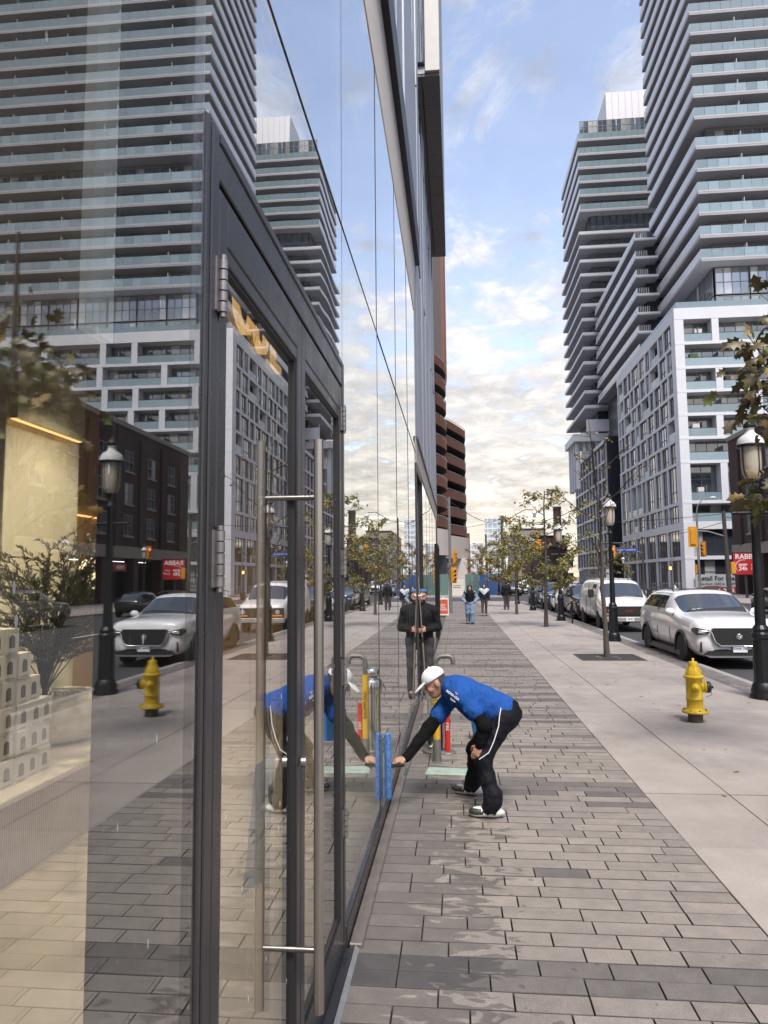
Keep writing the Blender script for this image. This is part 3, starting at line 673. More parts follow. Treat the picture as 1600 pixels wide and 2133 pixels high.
wr = random.Random(21)
# ------------------------------------------------------------------ white gridded podium on the far corner
PX, PY, PY1 = 28.2, 93.0, 126.4
pod = thing('white_podium_block', 'white gridded mid-rise block with recessed balconies below the nearer tower', 'building')
bx(pod, 'core', B_DARK, (PX + 1.9, PY + 1.9, 0), (80, PY1, 35.4))
bx(pod, 'parapet', B_WHITE, (PX, PY, 34.5), (80, PY1, 36.0), .03)
LV = [34.5, 31.2, 28.05, 25.0, 22.0, 19.0, 15.95, 10.9, 7.7, 3.95]
THK = [0, .42, .42, .42, .42, .42, .42, .42, 1.0, .45]
for i in range(1, len(LV)):
    z = LV[i]; bx(pod, 'floor_band', B_WHITE, (PX, PY, z), (80, PY1, z + THK[i]), .02)
cols_front = {0: [0, 4.6, 13.5, 18, 26.5, 31, 39, 44], 1: [0, 9.2, 18.4, 22.5, 31.2, 40], 2: [0, 4.8, 13.2, 17.6, 26.6, 35, 39.5], 3: [0, 9.4, 13.8, 22.4, 31, 35.6, 44]}
for i in range(len(LV)):
    zt = LV[i]; zb = (LV[i + 1] + THK[i + 1]) if i + 1 < len(LV) else 0
    cf = cols_front[i % 4]; low = i >= 8
    if i == 7: cf = [0, 10.6, 20, 31, 42]
    if low: cf = [0, 6.4, 12.8, 19.2, 25.6, 32]
    cl = [PX + c for c in cf]
    for k, x in enumerate(cl):
        unit(pod, 'column', B_WHITE, (x, PY + .02, zb), (x + (1.15 if k == 0 else .85), PY + 1.7, zt))
    for k, x in enumerate(cl):
        xa = x + (1.15 if k == 0 else .85); xb = cl[k + 1] if k + 1 < len(cl) else 79
        if xb - xa < .8: continue
        n = max(2, int((xb - xa) / 1.25))
        if i == 7 and k == 0: pass
        window(pod, 'y', xa, xb, zb, zt, PY + (1.75 if not low else .6), n, .62 if (zt - zb) > 3.5 else None, gm=B_GLASS2 if not low else B_DARK, fm=B_GREYF if not low else B_FRAME)
        if not low:
            rl = unit(pod, 'balcony_rail', B_RAIL, (xa, PY + .12, zb + .06), (xb, PY + .15, zb + 1.02)); unit(pod, 'rail_cap', B_FRAME, (xa, PY + .10, zb + 1.03), (xb, PY + .17, zb + 1.09))
            unit(pod, 'divider', B_GREYF, (xa + (xb - xa) * .52, PY + .3, zb), (xa + (xb - xa) * .52 + .08, PY + 1.7, zb + 1.9))
pat = [3.3, 2.0, 3.9, 2.3, 3.1, 4.3, 1.9, 2.7]
for i in range(len(LV)):
    zt = LV[i]; zb = (LV[i + 1] + THK[i + 1]) if i + 1 < len(LV) else 0
    y = PY + 1.72; k = (i * 3) % 8; low = i >= 8
    unit(pod, 'corner_fill', B_WHITE, (PX + .04, PY + 1.0, zb), (PX + .5, PY + 1.72, zt))
    while y < PY1 - .6:
        wd = pat[k % 8] if not low else 5.2; y1 = min(y + wd, PY1 - .5)
        if wr.random() < .2 and not low: 
            unit(pod, 'loggia_back', B_DARK, (PX + 1.4, y, zb), (PX + 1.5, y1, zt)); unit(pod, 'balcony_rail', B_RAIL, (PX + .1, y, zb + .05), (PX + .13, y1, zb + 1.0))
        else:
            window(pod, 'x', y, y1, zb, zt, PX + .22, max(2, int((y1 - y) / 1.05)), .30 if not low else None, gm=B_GLASS2, t=.09)
        unit(pod, 'pier', B_WHITE, (PX + .02, y1, zb), (PX + .8, min(y1 + .5, PY1), zt)); y = y1 + .5; k += 1
# shop units at the foot of the block: lease board
M_RED = mat('sign_red', (.42, .012, .022), .5, var=.06); M_SWHT = mat('sign_white', (.72, .72, .72), .5, var=.04); M_SGRY = mat('sign_grey', (.40, .42, .44), .5, var=.04)
ls = thing('lease_board', 'wide grey and red board reading Retail For Lease on the corner block', 'sign', (32.2, PY - .35, 0))
MB().cbox((-3.0, 0, .12), (4.6, .08, 2.12), .01).build('board', M_SGRY, ls); MB().box((-3.0, -.012, -.78 + .3), (4.6, .06, .55)).build('red_strip', M_RED, ls)
put_text('lettering', 'Retail For Lease', .78, M_INK, ls, (-.2, -.02, 1.62), (R_(90), 0, 0), depth=.01, bold=.012)
put_text('lettering', 'units from 1,530 to 10,929 SF', .40, M_INK, ls, (-.3, -.02, .95), (R_(90), 0, 0), depth=.01, shear=.2)
put_text('lettering', '+1 416 238 9868', .86, M_SWHT, ls, (.5, -.03, .05), (R_(90), 0, 0), depth=.01, bold=.015)
for k, t_ in enumerate(('Brandon', 'Hayden', 'Scott')): put_text('lettering', t_, .36, M_INK, ls, (3.9, -.02, 1.8 - k * .42), (R_(90), 0, 0), depth=.008)
# ------------------------------------------------------------------ nearer tower
tw1 = thing('near_balcony_tower', 'tall balcony tower with frosted glass railings rising above the white block', 'building')
TX, TY, TY1, TXE = 33.3, 97.0, 121.0, 80.0
bx(tw1, 'core', B_DARK, (TX + 2.5, TY + 2.5, 36), (TXE - .5, TY1 - 1.5, 122))
fl = [44.06, 47.27, 50.42, 53.46, 56.6, 59.8, 64.07, 67.2, 70.2, 73.25, 76.3, 79.3]
while fl[-1] < 116: fl.append(fl[-1] + 3.06)
rails = 0; R1 = MB(); R2 = MB(); G1 = MB(); F1 = MB(); G2 = MB()
for i, z in enumerate(fl):
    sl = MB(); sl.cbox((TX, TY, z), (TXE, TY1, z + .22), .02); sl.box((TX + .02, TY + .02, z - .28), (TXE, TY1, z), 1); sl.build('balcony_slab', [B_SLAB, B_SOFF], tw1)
    x = TX + .04
    while x < TXE - 1.5:
        if rails < 296 and i < 13: unit(tw1, 'rail_panel', B_RAIL, (x, TY + .02, z + .02), (x + 1.36, TY + .05, z + 1.42)); rails += 1
        else: R1.box((x, TY + .02, z + .02), (x + 1.36, TY + .05, z + 1.42))
        x += 1.40
    y = TY + .06
    while y < TY1 - 1.3: R2.box((TX + .02, y, z + .02), (TX + .05, y + 1.36, z + 1.42)); y += 1.40
    zn = fl[i + 1] - .3 if i + 1 < len(fl) else z + 2.7
    x = TX + 2.2
    while x < TXE - 1: (G2 if wr.random() < .3 else G1).box((x, TY + 2.2, z + .22), (x + 1.12, TY + 2.3, zn)); F1.box((x + 1.12, TY + 2.12, z + .22), (x + 1.24, TY + 2.32, zn)); x += 1.24
    y = TY + 2.3
    while y < TY1 - 2: (G2 if wr.random() < .2 else G1).box((TX + 2.2, y, z + .22), (TX + 2.3, y + 1.12, zn)); F1.box((TX + 2.12, y + 1.12, z + .22), (TX + 2.32, y + 1.24, zn)); y += 1.24
    F1.box((TX + 2.14, TY + 2.14, zn - .45), (TXE, TY + 2.25, zn)); 
    for xx in range(5): unit(tw1, 'divider_screen', B_RAILW, (TX + 6 + xx * 8.2, TY + .2, z + .22), (TX + 6.06 + xx * 8.2, TY + 2.1, z + 2.1))
stuff(R1.build('upper_rail_panels', B_RAIL, tw1)); stuff(R2.build('side_rail_panels', B_RAILW, tw1)); stuff(G1.build('window_panes', B_GLASS, tw1)); stuff(G2.build('curtained_panes', B_CURT, tw1)); stuff(F1.build('window_mullions', B_GREYF, tw1))
# things kept on the balconies
FURN = [mat('chair_dark', (.03, .03, .03), .6), mat('chair_tan', (.30, .20, .11), .7), mat('planter_green', (.06, .10, .04), .8), mat('cushion_pale', (.6, .58, .55), .8)]
for k in range(90):
    z = wr.choice(fl[:14]); x = TX + wr.uniform(.6, 28); h_ = wr.choice((.5, .8, .9, 1.2)); unit(tw1, 'balcony_furniture', wr.choice(FURN), (x, TY + .5, z + .22), (x + wr.uniform(.4, 1.1), TY + 1.3, z + .22 + h_))
for k in range(46):
    i = wr.choice((0, 1, 2, 3, 4, 5, 6)); zb = LV[i + 1] + THK[i + 1]; x = PX + wr.uniform(1.6, 24); unit(pod, 'balcony_furniture', wr.choice(FURN), (x, PY + .5, zb), (x + wr.uniform(.4, 1.0), PY + 1.2, zb + wr.choice((.5, .8, 1.2, 1.7))))
# glazed storeys under the lowest slab
for (z0, z1) in ((36.1, 39.7), (39.9, 43.7)):
    x = TX + 2.4
    while x < 78: window(tw1, 'y', x, x + 4.4, z0, z1, TY + 2.1, 4, .45, gm=B_GLASS, fm=B_GREYF, t=.1); x += 4.55
    y = TY + 2.3
    while y < TY1 - 6: window(tw1, 'x', y, y + 3.6, z0, z1, TX + 2.1, 4, .45, gm=B_GLASS, fm=B_GREYF, t=.1); y += 3.75
unit(tw1, 'terrace_rail', B_RAIL, (PX + .4, PY + .3, 36.0), (79, PY + .34, 36.9)); unit(tw1, 'terrace_rail', B_RAIL, (PX + .4, PY + .36, 36.0), (PX + .44, PY1, 36.9))
# ------------------------------------------------------------------ dark link and stepped middle wing
mid = thing('stepped_middle_wing', 'middle wing with long white balconies and a dark panelled end between the two towers', 'building')
bx(mid, 'core', B_DARK, (31.6, 119, 28), (60, 150, 56.5))
for k in range(7):
    for j in range(2): bx(mid, 'dark_panel', B_DARK, (31.7 + j * 1.35, 118.0, 36.2 + k * 3.06), (33.0 + j * 1.35, 118.6, 39.2 + k * 3.06), .03)
RM = MB(); GM = MB(); FM = MB()
for k in range(7):
    z = 37.4 + k * 3.07 - (0 if k < 6 else 0)
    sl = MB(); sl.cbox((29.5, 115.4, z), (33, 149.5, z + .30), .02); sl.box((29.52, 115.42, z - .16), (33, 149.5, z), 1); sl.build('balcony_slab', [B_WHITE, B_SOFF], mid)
    y = 115.5
    while y < 148: RM.box((29.54, y, z + .31), (29.57, y + 1.36, z + 1.25)); y += 1.4
    x = 29.6
    while x < 31.5: RM.box((x, 115.45, z + .31), (x + .06, 115.5, z + 1.25)); x += .28
    y = 119
    while y < 148: GM.box((31.5, y, z + .3), (31.58, y + 1.15, z + 2.8)); FM.box((31.46, y + 1.15, z + .3), (31.6, y + 1.3, z + 2.8)); y += 1.3
stuff(RM.build('rail_panels', B_RAILW, mid)); stuff(GM.build('window_panes', B_GLASS, mid)); stuff(FM.build('window_mullions', B_FRAME, mid))
# ------------------------------------------------------------------ far tower
tw2 = thing('far_balcony_tower', 'farther balcony tower with a pale rooftop box and banded glass railings', 'building')
UX, UY, UY1, UXE = 27.4, 150.0, 174.5, 62.0
bx(tw2, 'core', B_DARK, (UX + 2.6, UY + 2.4, 28), (UXE, UY1 - 1, 99))
bx(tw2, 'rooftop_box', mat('rooftop_cladding', (.62, .63, .66), .5, .1, var=.05), (34.2, UY + 3, 99), (58, UY1 - 5, 107), .04)
for k in range(7): unit(tw2, 'cladding_seam', B_GREYF, (35.5 + k * 1.4, UY + 2.96, 99), (35.53 + k * 1.4, UY + 2.99, 107))
R3 = MB(); G3 = MB(); F3 = MB(); R3b = MB()
up2 = [79.0, 82.3, 85.3, 88.4, 91.5, 94.7]; lo2 = [36.5, 39.6, 42.65, 45.7, 48.8, 51.85, 54.9, 58.0, 61.1, 64.5, 67.5, 70.5, 73.6]
for z in up2:
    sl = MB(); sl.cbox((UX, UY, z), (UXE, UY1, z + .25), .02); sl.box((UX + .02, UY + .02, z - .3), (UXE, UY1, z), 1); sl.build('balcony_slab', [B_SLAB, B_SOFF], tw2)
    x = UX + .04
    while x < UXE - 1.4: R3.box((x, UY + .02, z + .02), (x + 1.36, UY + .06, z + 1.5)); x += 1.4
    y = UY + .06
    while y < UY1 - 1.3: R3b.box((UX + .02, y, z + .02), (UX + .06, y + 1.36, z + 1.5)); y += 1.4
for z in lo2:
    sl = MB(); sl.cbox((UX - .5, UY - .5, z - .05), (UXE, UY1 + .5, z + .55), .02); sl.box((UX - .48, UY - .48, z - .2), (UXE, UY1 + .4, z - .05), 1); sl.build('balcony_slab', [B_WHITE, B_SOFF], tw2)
    x = UX - .4
    while x < UXE - 1: F3.box((x, UY - .42, z + .55), (x + .05, UY - .38, z + 1.45)); x += .55
    F3.box((UX - .45, UY - .44, z + 1.40), (UXE, UY - .36, z + 1.46))
allz = sorted(lo2 + up2)
for i, z in enumerate(allz):
    zn = (allz[i + 1] - .3) if i + 1 < len(allz) else 98.8
    x = UX + 2.4
    while x < UXE - 1: G3.box((x, UY + 2.2, z + .5), (x + 1.25, UY + 2.3, zn)); F3.box((x + 1.25, UY + 2.12, z + .5), (x + 1.4, UY + 2.32, zn)); x += 1.4
    y = UY + 2.4
    while y < UY1 - 1: G3.box((UX + 2.2, y, z + .5), (UX + 2.3, y + 1.25, zn)); F3.box((UX + 2.12, y + 1.25, z + .5), (UX + 2.32, y + 1.4, zn)); y += 1.4
x = UX + .5
while x < UXE - 2: window(tw2, 'y', x, x + 3.8, 96.3, 99.2, UY + .5, 4, .55, gm=B_GLASS, fm=B_GREYF); x += 3.9
stuff(R3.build('rail_panels', B_RAIL, tw2)); stuff(R3b.build('side_rail_panels', B_RAILW, tw2)); stuff(G3.build('window_panes', B_GLASS2, tw2)); stuff(F3.build('window_mullions', B_FRAME, tw2))
bx(tw2, 'transfer_slab', B_WHITE, (UX - 2.9, UY - .2, 29.6), (UXE, UY + 12, 31.2), .03); bx(tw2, 'transfer_parapet', B_WHITE, (UX - .3, UY - .6, 31.5), (UXE, UY - .2, 34.0), .03)
for k in range(6): MB().cyl((UX - 1.9 + (0 if k < 4 else 2.5 * (k - 3)), UY + 1.5 + (k * 3 if k < 4 else 0), 20 if k < 4 else 27.6), .5, 9.6 if k < 4 else 2.0 + .0, 14).build('column', B_WHITE, tw2); 
for k in range(4): MB().cyl((UX - .6 + k * 2.6, UY + 1.2, 27.6), .45, 3.9, 12).build('column', B_WHITE, tw2)
# dark gridded lower block beyond the white one
pd2 = thing('dark_gridded_block', 'lower dark block with white window grid beyond the white podium', 'building')
bx(pd2, 'core', B_DARK, (29.0, 138.5, 0), (60, 172, 27.0)); bx(pd2, 'dark_end_wall', B_DARK, (28.25, 136.5, 5.5), (34, 138.4, 28.0), .05); bx(pd2, 'link_wall', B_DARK, (31, 126.6, 0), (34, 136.4, 27))
bx(pd2, 'parapet', B_WHITE, (28.1, 138.45, 27.0), (60, 172, 27.7), .03)
for i in range(7):
    z = 23.3 - i * 3.3; bx(pd2, 'floor_band', B_WHITE, (28.1, 138.45, z), (29, 172, z + .45), .02)
    y = 138.6
    while y < 171 and z > 1.5:
        window(pd2, 'x', y, y + 2.9, z + .45, z + 3.3, 28.35, 3, .35, gm=B_GLASS2, t=.1); unit(pd2, 'pier', B_WHITE, (28.12, y + 2.9, z + .45), (28.9, y + 3.35, z + 3.25)); y += 3.35
bx(pd2, 'shop_glazing', B_CURT, (28.3, 138.6, .2), (28.5, 172, 3.4))
# ------------------------------------------------------------------ brick warehouse on the right
def brick_mat(name, c1, c2, mortar, scale=1.0, vert='x'):
    m = bpy.data.materials.new(name); m.use_nodes = True; t = m.node_tree; n = t.nodes; l = t.links; b = n['Principled BSDF']
    ge = n.new('ShaderNodeNewGeometry'); sx_ = n.new('ShaderNodeSeparateXYZ'); l.new(ge.outputs['Position'], sx_.inputs[0])
    ad = n.new('ShaderNodeMath'); ad.operation = 'ADD'; l.new(sx_.outputs[0], ad.inputs[0]); l.new(sx_.outputs[1], ad.inputs[1])
    cb = n.new('ShaderNodeCombineXYZ'); l.new(ad.outputs[0], cb.inputs[0]); l.new(sx_.outputs[2], cb.inputs[1])
    br = n.new('ShaderNodeTexBrick'); l.new(cb.outputs[0], br.inputs['Vector']); br.inputs['Scale'].default_value = 1.0
    br.inputs['Color1'].default_value = c1 + (1,); br.inputs['Color2'].default_value = c2 + (1,); br.inputs['Mortar'].default_value = mortar + (1,)
    br.inputs['Brick Width'].default_value = .23 * scale; br.inputs['Row Height'].default_value = .075 * scale; br.inputs['Mortar Size'].default_value = .008 * scale
    nz = n.new('ShaderNodeTexNoise'); nz.inputs['Scale'].default_value = .5; nz.inputs['Detail'].default_value = 6; l.new(ge.outputs['Position'], nz.inputs['Vector'])
    mr = n.new('ShaderNodeMapRange'); l.new(nz.outputs[0], mr.inputs[0]); mr.inputs[3].default_value = .65; mr.inputs[4].default_value = 1.3
    sc = n.new('ShaderNodeVectorMath'); sc.operation = 'SCALE'; l.new(br.outputs['Color'], sc.inputs[0]); l.new(mr.outputs[0], sc.inputs[3]); l.new(sc.outputs[0], b.inputs['Base Color']); b.inputs['Roughness'].default_value = .85
    return m
BRK = brick_mat('dark_red_brick', (.066, .032, .026), (.048, .026, .022), (.06, .054, .05)); BRK2 = brick_mat('brown_brick', (.19, .085, .055), (.15, .07, .05), (.16, .14, .12))  # dark brick lowered further: shade on the street face is put into the colour
B_STONE = mat('stone_band', (.26, .23, .195), .8, var=.12)
wh = thing('brick_warehouse', 'dark red brick warehouse with stone band and open garage bays', 'building')
WX, W0, W1, WH = 29.6, 8.0, 81.0, 16.4
bx(wh, 'upper_wall', BRK, (WX, W0, 5.2), (WX + 22, W1, WH)); bx(wh, 'cornice', B_STONE, (WX - .15, W0 - .1, WH), (WX + 22, W1 + .15, WH + .5), .04)
bx(wh, 'stone_band', B_STONE, (WX - .12, W0 - .1, 4.1), (WX + 22, W1 + .1, 5.2), .03); bx(wh, 'back_wall', B_DARK, (WX + 8, W0, 0), (WX + 22, W1 - .5, 4.1))
y = W1 - 1.0; k = 0
while y > W0:
    bx(wh, 'ground_pier', BRK, (WX + .02, y, 0), (WX + 1.0, y + 1.0, 4.1)); y -= 6.4
bx(wh, 'end_wall', BRK, (WX + .05, W1 - .9, 0), (WX + 22, W1 - .05, 4.1))
y = W1 - 5.2
while y > W0 + 1:
    bx(wh, 'pilaster', BRK, (WX - .25, y + 2.2, 5.2), (WX, y + 3.2, WH - .6))
    for z in (6.2, 9.2, 12.3):
        for dy in (-1.6, .3): pass
        f = window(wh, 'x', y - .9, y + .9, z, z + 2.0, WX - .06, 2, .5, gm=B_GLASS2, fm=B_GREYF, t=.1); bx(wh, 'sill', B_STONE, (WX - .2, y - 1.05, z - .18), (WX, y + 1.05, z), .02)
    y -= 5.1
x = WX + 2.2
while x < WX + 20:
    for z in (6.2, 9.2, 12.3): bx(wh, 'blind_window', B_DARK, (x, W1 - .02, z), (x + 1.6, W1 + .03, z + 2.0))
    x += 4.5
FLUO = mat('fluorescent_tube', (1, 1, 1), .5, emit=(1, .98, .92), es=5, var=0)
for (x, y, w_) in ((WX + 2.5, 74, 'nearest the warehouse corner'), (WX + 2.5, 69, 'second from the warehouse corner'), (WX + 5, 71, 'deepest under the ceiling'), (WX + 2.5, 60, 'beside the small red fascia sign'), (WX + 2.5, 48, 'farthest from the warehouse corner')):
    f = thing('garage_tube_light', 'white fluorescent tube in the open garage, ' + w_, 'lamp', (x, y, 3.9), group='tube lights in the open garage'); MB().box((-.1, -1.2, -.04), (.1, 1.2, 0)).build('tube', FLUO, f); MB().box((-.14, -1.3, 0), (.14, 1.3, .06)).build('fitting', M_SWHT, f)
# supermarket sign boxes
def rabba(loc, rz, lbl, s=1.0):
    t = thing('shop_sign', lbl, 'sign', loc, rz); bz = mat('sign_box_black', (.01, .01, .012), .5)
    MB().cbox((-1.15 * s, -.1, 0), (1.15 * s, .1, 2.05 * s), .03).build('sign_box', bz, t)
    MB().box((-1.05 * s, -.112, .08 * s), (1.05 * s, -.104, 1.95 * s)).build('sign_face', M_RED, t)
    put_text('lettering', 'RABBA', .60 * s, M_SWHT, t, (0, -.125, 1.62 * s), (R_(90), 0, 0), depth=.008, bold=.012 * s)
    put_text('lettering', 'open', .36 * s, M_SWHT, t, (-.30 * s, -.125, .95 * s), (R_(90), 0, 0), depth=.008, bold=.008 * s)
    put_text('lettering', '24h', .46 * s, M_SWHT, t, (-.30 * s, -.125, .58 * s), (R_(90), 0, 0), depth=.008, bold=.012 * s)
    put_text('lettering', 'Fine', .28 * s, M_SWHT, t, (.58 * s, -.125, .92 * s), (R_(90), R_(-14), 0), depth=.008, shear=.3); put_text('lettering', 'Foods', .28 * s, M_SWHT, t, (.66 * s, -.125, .62 * s), (R_(90), R_(-14), 0), depth=.008, shear=.3)
    arc = MB(); pts = [(-.28 * s + .62 * s * math.cos(a), -.122, .78 * s + .56 * s * math.sin(a)) for a in [R_(70 + q * 9) for q in range(19)]]
    arc.tube(pts, [.012 * s + .02 * s * math.sin(math.pi * q / 18) for q in range(19)], 6); arc.build('arc', M_SWHT, t)
    return t
rabba((25.35, 66.6, 1.98), R_(-4), 'red square supermarket sign reading RABBA open 24h beside the lease board')
pl_ = MB().cyl((25.35, 66.75, 0), .12, 1.98, 12).build('sign_post', B_DARK); tag(pl_, 'dark post carrying the red square supermarket sign', 'post')
rb2 = thing('fascia_sign', 'small red supermarket fascia sign reading RABBA on the warehouse wall', 'sign', (WX - .3, 63.5, 3.2), R_(-90)); MB().cbox((-1.3, -.08, -.35), (1.3, .08, .35), .02).build('sign_box', M_RED, rb2); put_text('lettering', 'RABBA', .5, M_SWHT, rb2, (0, -.1, 0), (R_(90), 0, 0), depth=.01, bold=.01)
bd = thing('wall_plaque', 'bronze plaque numbered 230 on the warehouse corner', 'sign', (31.1, W1 + .0, 3.4), 0)
MB().box((-.6, -.02, -.5), (.6, .03, .5)).build('plate', B_DARK, bd); put_text('lettering', '230', .4, M_SGRY, bd, (0, -.03, .2), (R_(90), 0, 0)) 
# ------------------------------------------------------------------ red-brown building with wavy balconies, beyond the crossing on the left
B_RUST = mat('rust_panel', (.16, .068, .048), .55, .1, var=.12, vs_=.4); B_RUSTD = mat('rust_soffit', (.085, .07, .07), .7, var=.1); B_CREAM = mat('cream_precast', (.56, .52, .50), .75, var=.06, vs_=.3)
rd = thing('wavy_balcony_building', 'red-brown building with stacked wavy balconies above a pale concrete base', 'building')
bx(rd, 'core', B_DARK, (-40, 108, 8), (-3.2, 146, 31)); bx(rd, 'core_far', B_RUSTD, (-3.2, 139, 8), (2.05, 148, 28.5), .05); bx(rd, 'upper_block', B_RUSTD, (-40, 108, 33), (-1.6, 120, 70))
def wavy(y):  # outer edge of the balconies
    return -1.75 + 3.35 * max(0, min(1, (y - 117) / 12)) ** 1 * (1 if y > 117 else 0) * .98 - (.0 if y > 117 else 0) + (2.2 * math.sin((y - 100) / 17 * math.pi) if y < 117 else .55 * math.sin((y - 117) / 23 * math.pi)) - (1.5 if y < 117 else 0)
def smooth_edge(ys):
    vals = [wavy(y) for y in ys]
    for _ in range(5): vals = [vals[0]] + [(vals[i - 1] + 2 * vals[i] + vals[i + 1]) / 4 for i in range(1, len(vals) - 1)] + [vals[-1]]
    return vals
ys = [100 + .75 * i for i in range(54)]; ex = smooth_edge(ys)
ys_all, ex_all = ys, ex
for k in range(9):
    z = 9.4 + k * 2.93; ys, ex = (ys_all, ex_all) if k < 7 else (ys_all[:22], ex_all[:22])
    poly = [(x, y) for x, y in zip(ex, ys)] + [(-8, ys[-1]), (-8, ys[0])]
    MB().prism([(x - .02, y) for x, y in poly[:len(ys)]] + poly[len(ys):], 'z', z - .12, z).build('balcony_soffit', B_RUSTD, rd)
    pa = MB(); n = len(ys)
    vs_ = [(x, y, z - .15) for x, y in zip(ex, ys)] + [(x, y, z + 1.15) for x, y in zip(ex, ys)] + [(x - .2, y, z - .15) for x, y in zip(ex, ys)] + [(x - .2, y, z + 1.15) for x, y in zip(ex, ys)]
    fs_ = []
    for i in range(n - 1): fs_ += [(i, i + 1, n + i + 1, n + i), (2 * n + i, 3 * n + i, 3 * n + i + 1, 2 * n + i + 1), (n + i, n + i + 1, 3 * n + i + 1, 3 * n + i), (i, 2 * n + i, 2 * n + i + 1, i + 1)]
    fs_ += [(0, n, 3 * n, 2 * n), (n - 1, 3 * n - 1, 4 * n - 1, 2 * n - 1)]
    pa.add(vs_, fs_, smooth=False); pa.build('balcony_front', B_RUST, rd)
    st = MB()
    for i in range(0, n - 1): st.tube([(ex[i], ys[i], z + 1.15), (ex[i] - .02, ys[i], z + 1.42)], .03, 5)
    st.tube([(x, y, z + 1.43) for x, y in zip(ex, ys)], .035, 5); stuff(st.build('balcony_handrail', B_SLAB, rd))
for k in range(9): bx(rd, 'red_fin', B_RUST, (-1.6 + .0, 108 + k * 1.3, 33 + (k % 5) * .7), (-1.15 + .02 * k, 108.6 + k * 1.3, 70))
ys, ex = ys_all, ex_all
bx(rd, 'core_upper', B_DARK, (-40, 108, 31), (-3.4, 118, 36))
bs_ = [(x + .35, y) for x, y in zip(ex, ys)]
MB().prism(bs_ + [(-8, ys[-1]), (-8, ys[0])], 'z', 5.2, 8.9).build('precast_base', B_CREAM, rd)
bx(rd, 'precast_pier', B_CREAM, (-1.4, 124, 0), (1.9, 133, 5.2), .05); bx(rd, 'recess', B_DARK, (-8, 104, 0), (-1.5, 124, 5.2)); bx(rd, 'brick_end', BRK2, (1.3, 140, 0), (2.7, 146, 10.5))
for k in range(5): bx(rd, 'shop_window', B_GLASS2, (-1.48, 104.5 + k * 3.8, .4), (-1.42, 107.9 + k * 3.8, 4.8))
# ------------------------------------------------------------------ distance: glass towers, low brick houses, chimney
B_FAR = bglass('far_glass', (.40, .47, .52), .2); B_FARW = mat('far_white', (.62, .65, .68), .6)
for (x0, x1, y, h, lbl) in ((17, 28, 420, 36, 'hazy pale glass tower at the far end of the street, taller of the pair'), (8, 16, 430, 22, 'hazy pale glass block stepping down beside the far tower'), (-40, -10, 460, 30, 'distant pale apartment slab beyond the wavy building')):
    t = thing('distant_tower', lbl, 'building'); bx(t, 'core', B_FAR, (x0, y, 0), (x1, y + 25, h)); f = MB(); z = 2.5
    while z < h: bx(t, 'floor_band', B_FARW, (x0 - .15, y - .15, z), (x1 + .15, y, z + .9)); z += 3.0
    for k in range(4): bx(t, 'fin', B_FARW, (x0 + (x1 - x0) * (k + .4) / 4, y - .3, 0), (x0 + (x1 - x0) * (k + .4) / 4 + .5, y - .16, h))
for (x0, x1, y0, y1, h, m, lbl) in ((20.8, 30, 205, 235, 13, BRK2, 'long low brown brick building beyond the trees'), (20.6, 27, 180, 203, 9, BRK, 'small dark brick shop near the chimney'), (-14, 2.2, 210, 260, 11, BRK, 'low brick building past the wavy balconies'), (21, 30, 250, 300, 18, B_STONE, 'plain stone block further along the right side')):
    t = thing('low_building', lbl, 'building'); bx(t, 'wall', m, (x0, y0, 0), (x1, y1, h)); bx(t, 'roof', B_DARK, (x0 - .2, y0 - .2, h), (x1 + .2, y1, h + .5), .05)
    face = x0 if x0 > 10 else x1
    for k in range(3):
        for q in range(3):
            if q * 3 + 3 < h: bx(t, 'window', B_GLASS2, (x0 + 1.2 + k * 2.6, y0 - .04, 1.0 + q * 3.2), (x0 + 2.5 + k * 2.6, y0 + .02, 2.9 + q * 3.2))
ch = thing('brick_chimney', 'tall square brown brick chimney rising behind the trees', 'chimney', (26.2, 190, 0)); MB().tube([(0, 0, 0), (0, 0, 19.2)], [1.25, 1.0], 4, smooth=False).build('stack', BRK2, ch); MB().box((-.95, -.95, 19.2), (.95, .95, 20)).build('cap', BRK2, ch)
# construction hoarding beyond the crossing
M_HO = mat('hoarding_blue', (.04, .10, .26), .6, var=.12, vs_=.8); M_HG = mat('hoarding_green', (.10, .17, .15), .6, var=.1); M_HW = mat('hoarding_cream', (.55, .53, .46), .7, var=.1)
ho = thing('site_hoarding', 'blue and green construction hoarding along the far side of the crossing', 'fence', (0, 84, 0))
for k in range(3): MB().cbox((2.6 + k * 1.05, 0, 0), (3.6 + k * 1.05, .06, 2.4), .01).build('panel', M_HO, ho)
for k in range(2): MB().cbox((1.0 + k * .8, .02, 0), (1.78 + k * .8, .08, 2.4), .01).build('panel', M_HG, ho)
for k in range(3): MB().cbox((-3.6 + k * .9, .02, 0), (-2.72 + k * .9, .08, 2.4), .01).build('panel', M_HG, ho)
cb_ = thing('utility_cabinet', 'cream utility cabinet with faded graffiti standing on the far corner', 'cabinet', (.0, 80, 0)); MB().cbox((-.85, 0, 0), (.85, .6, 1.75), .03).build('body', M_HW, cb_); MB().box((-.4, -.006, .9), (.45, -.001, .96)).build('graffiti', B_DARK, cb_); MB().box((-.35, -.006, 1.1), (.5, -.001, 1.15)).build('graffiti', B_DARK, cb_)
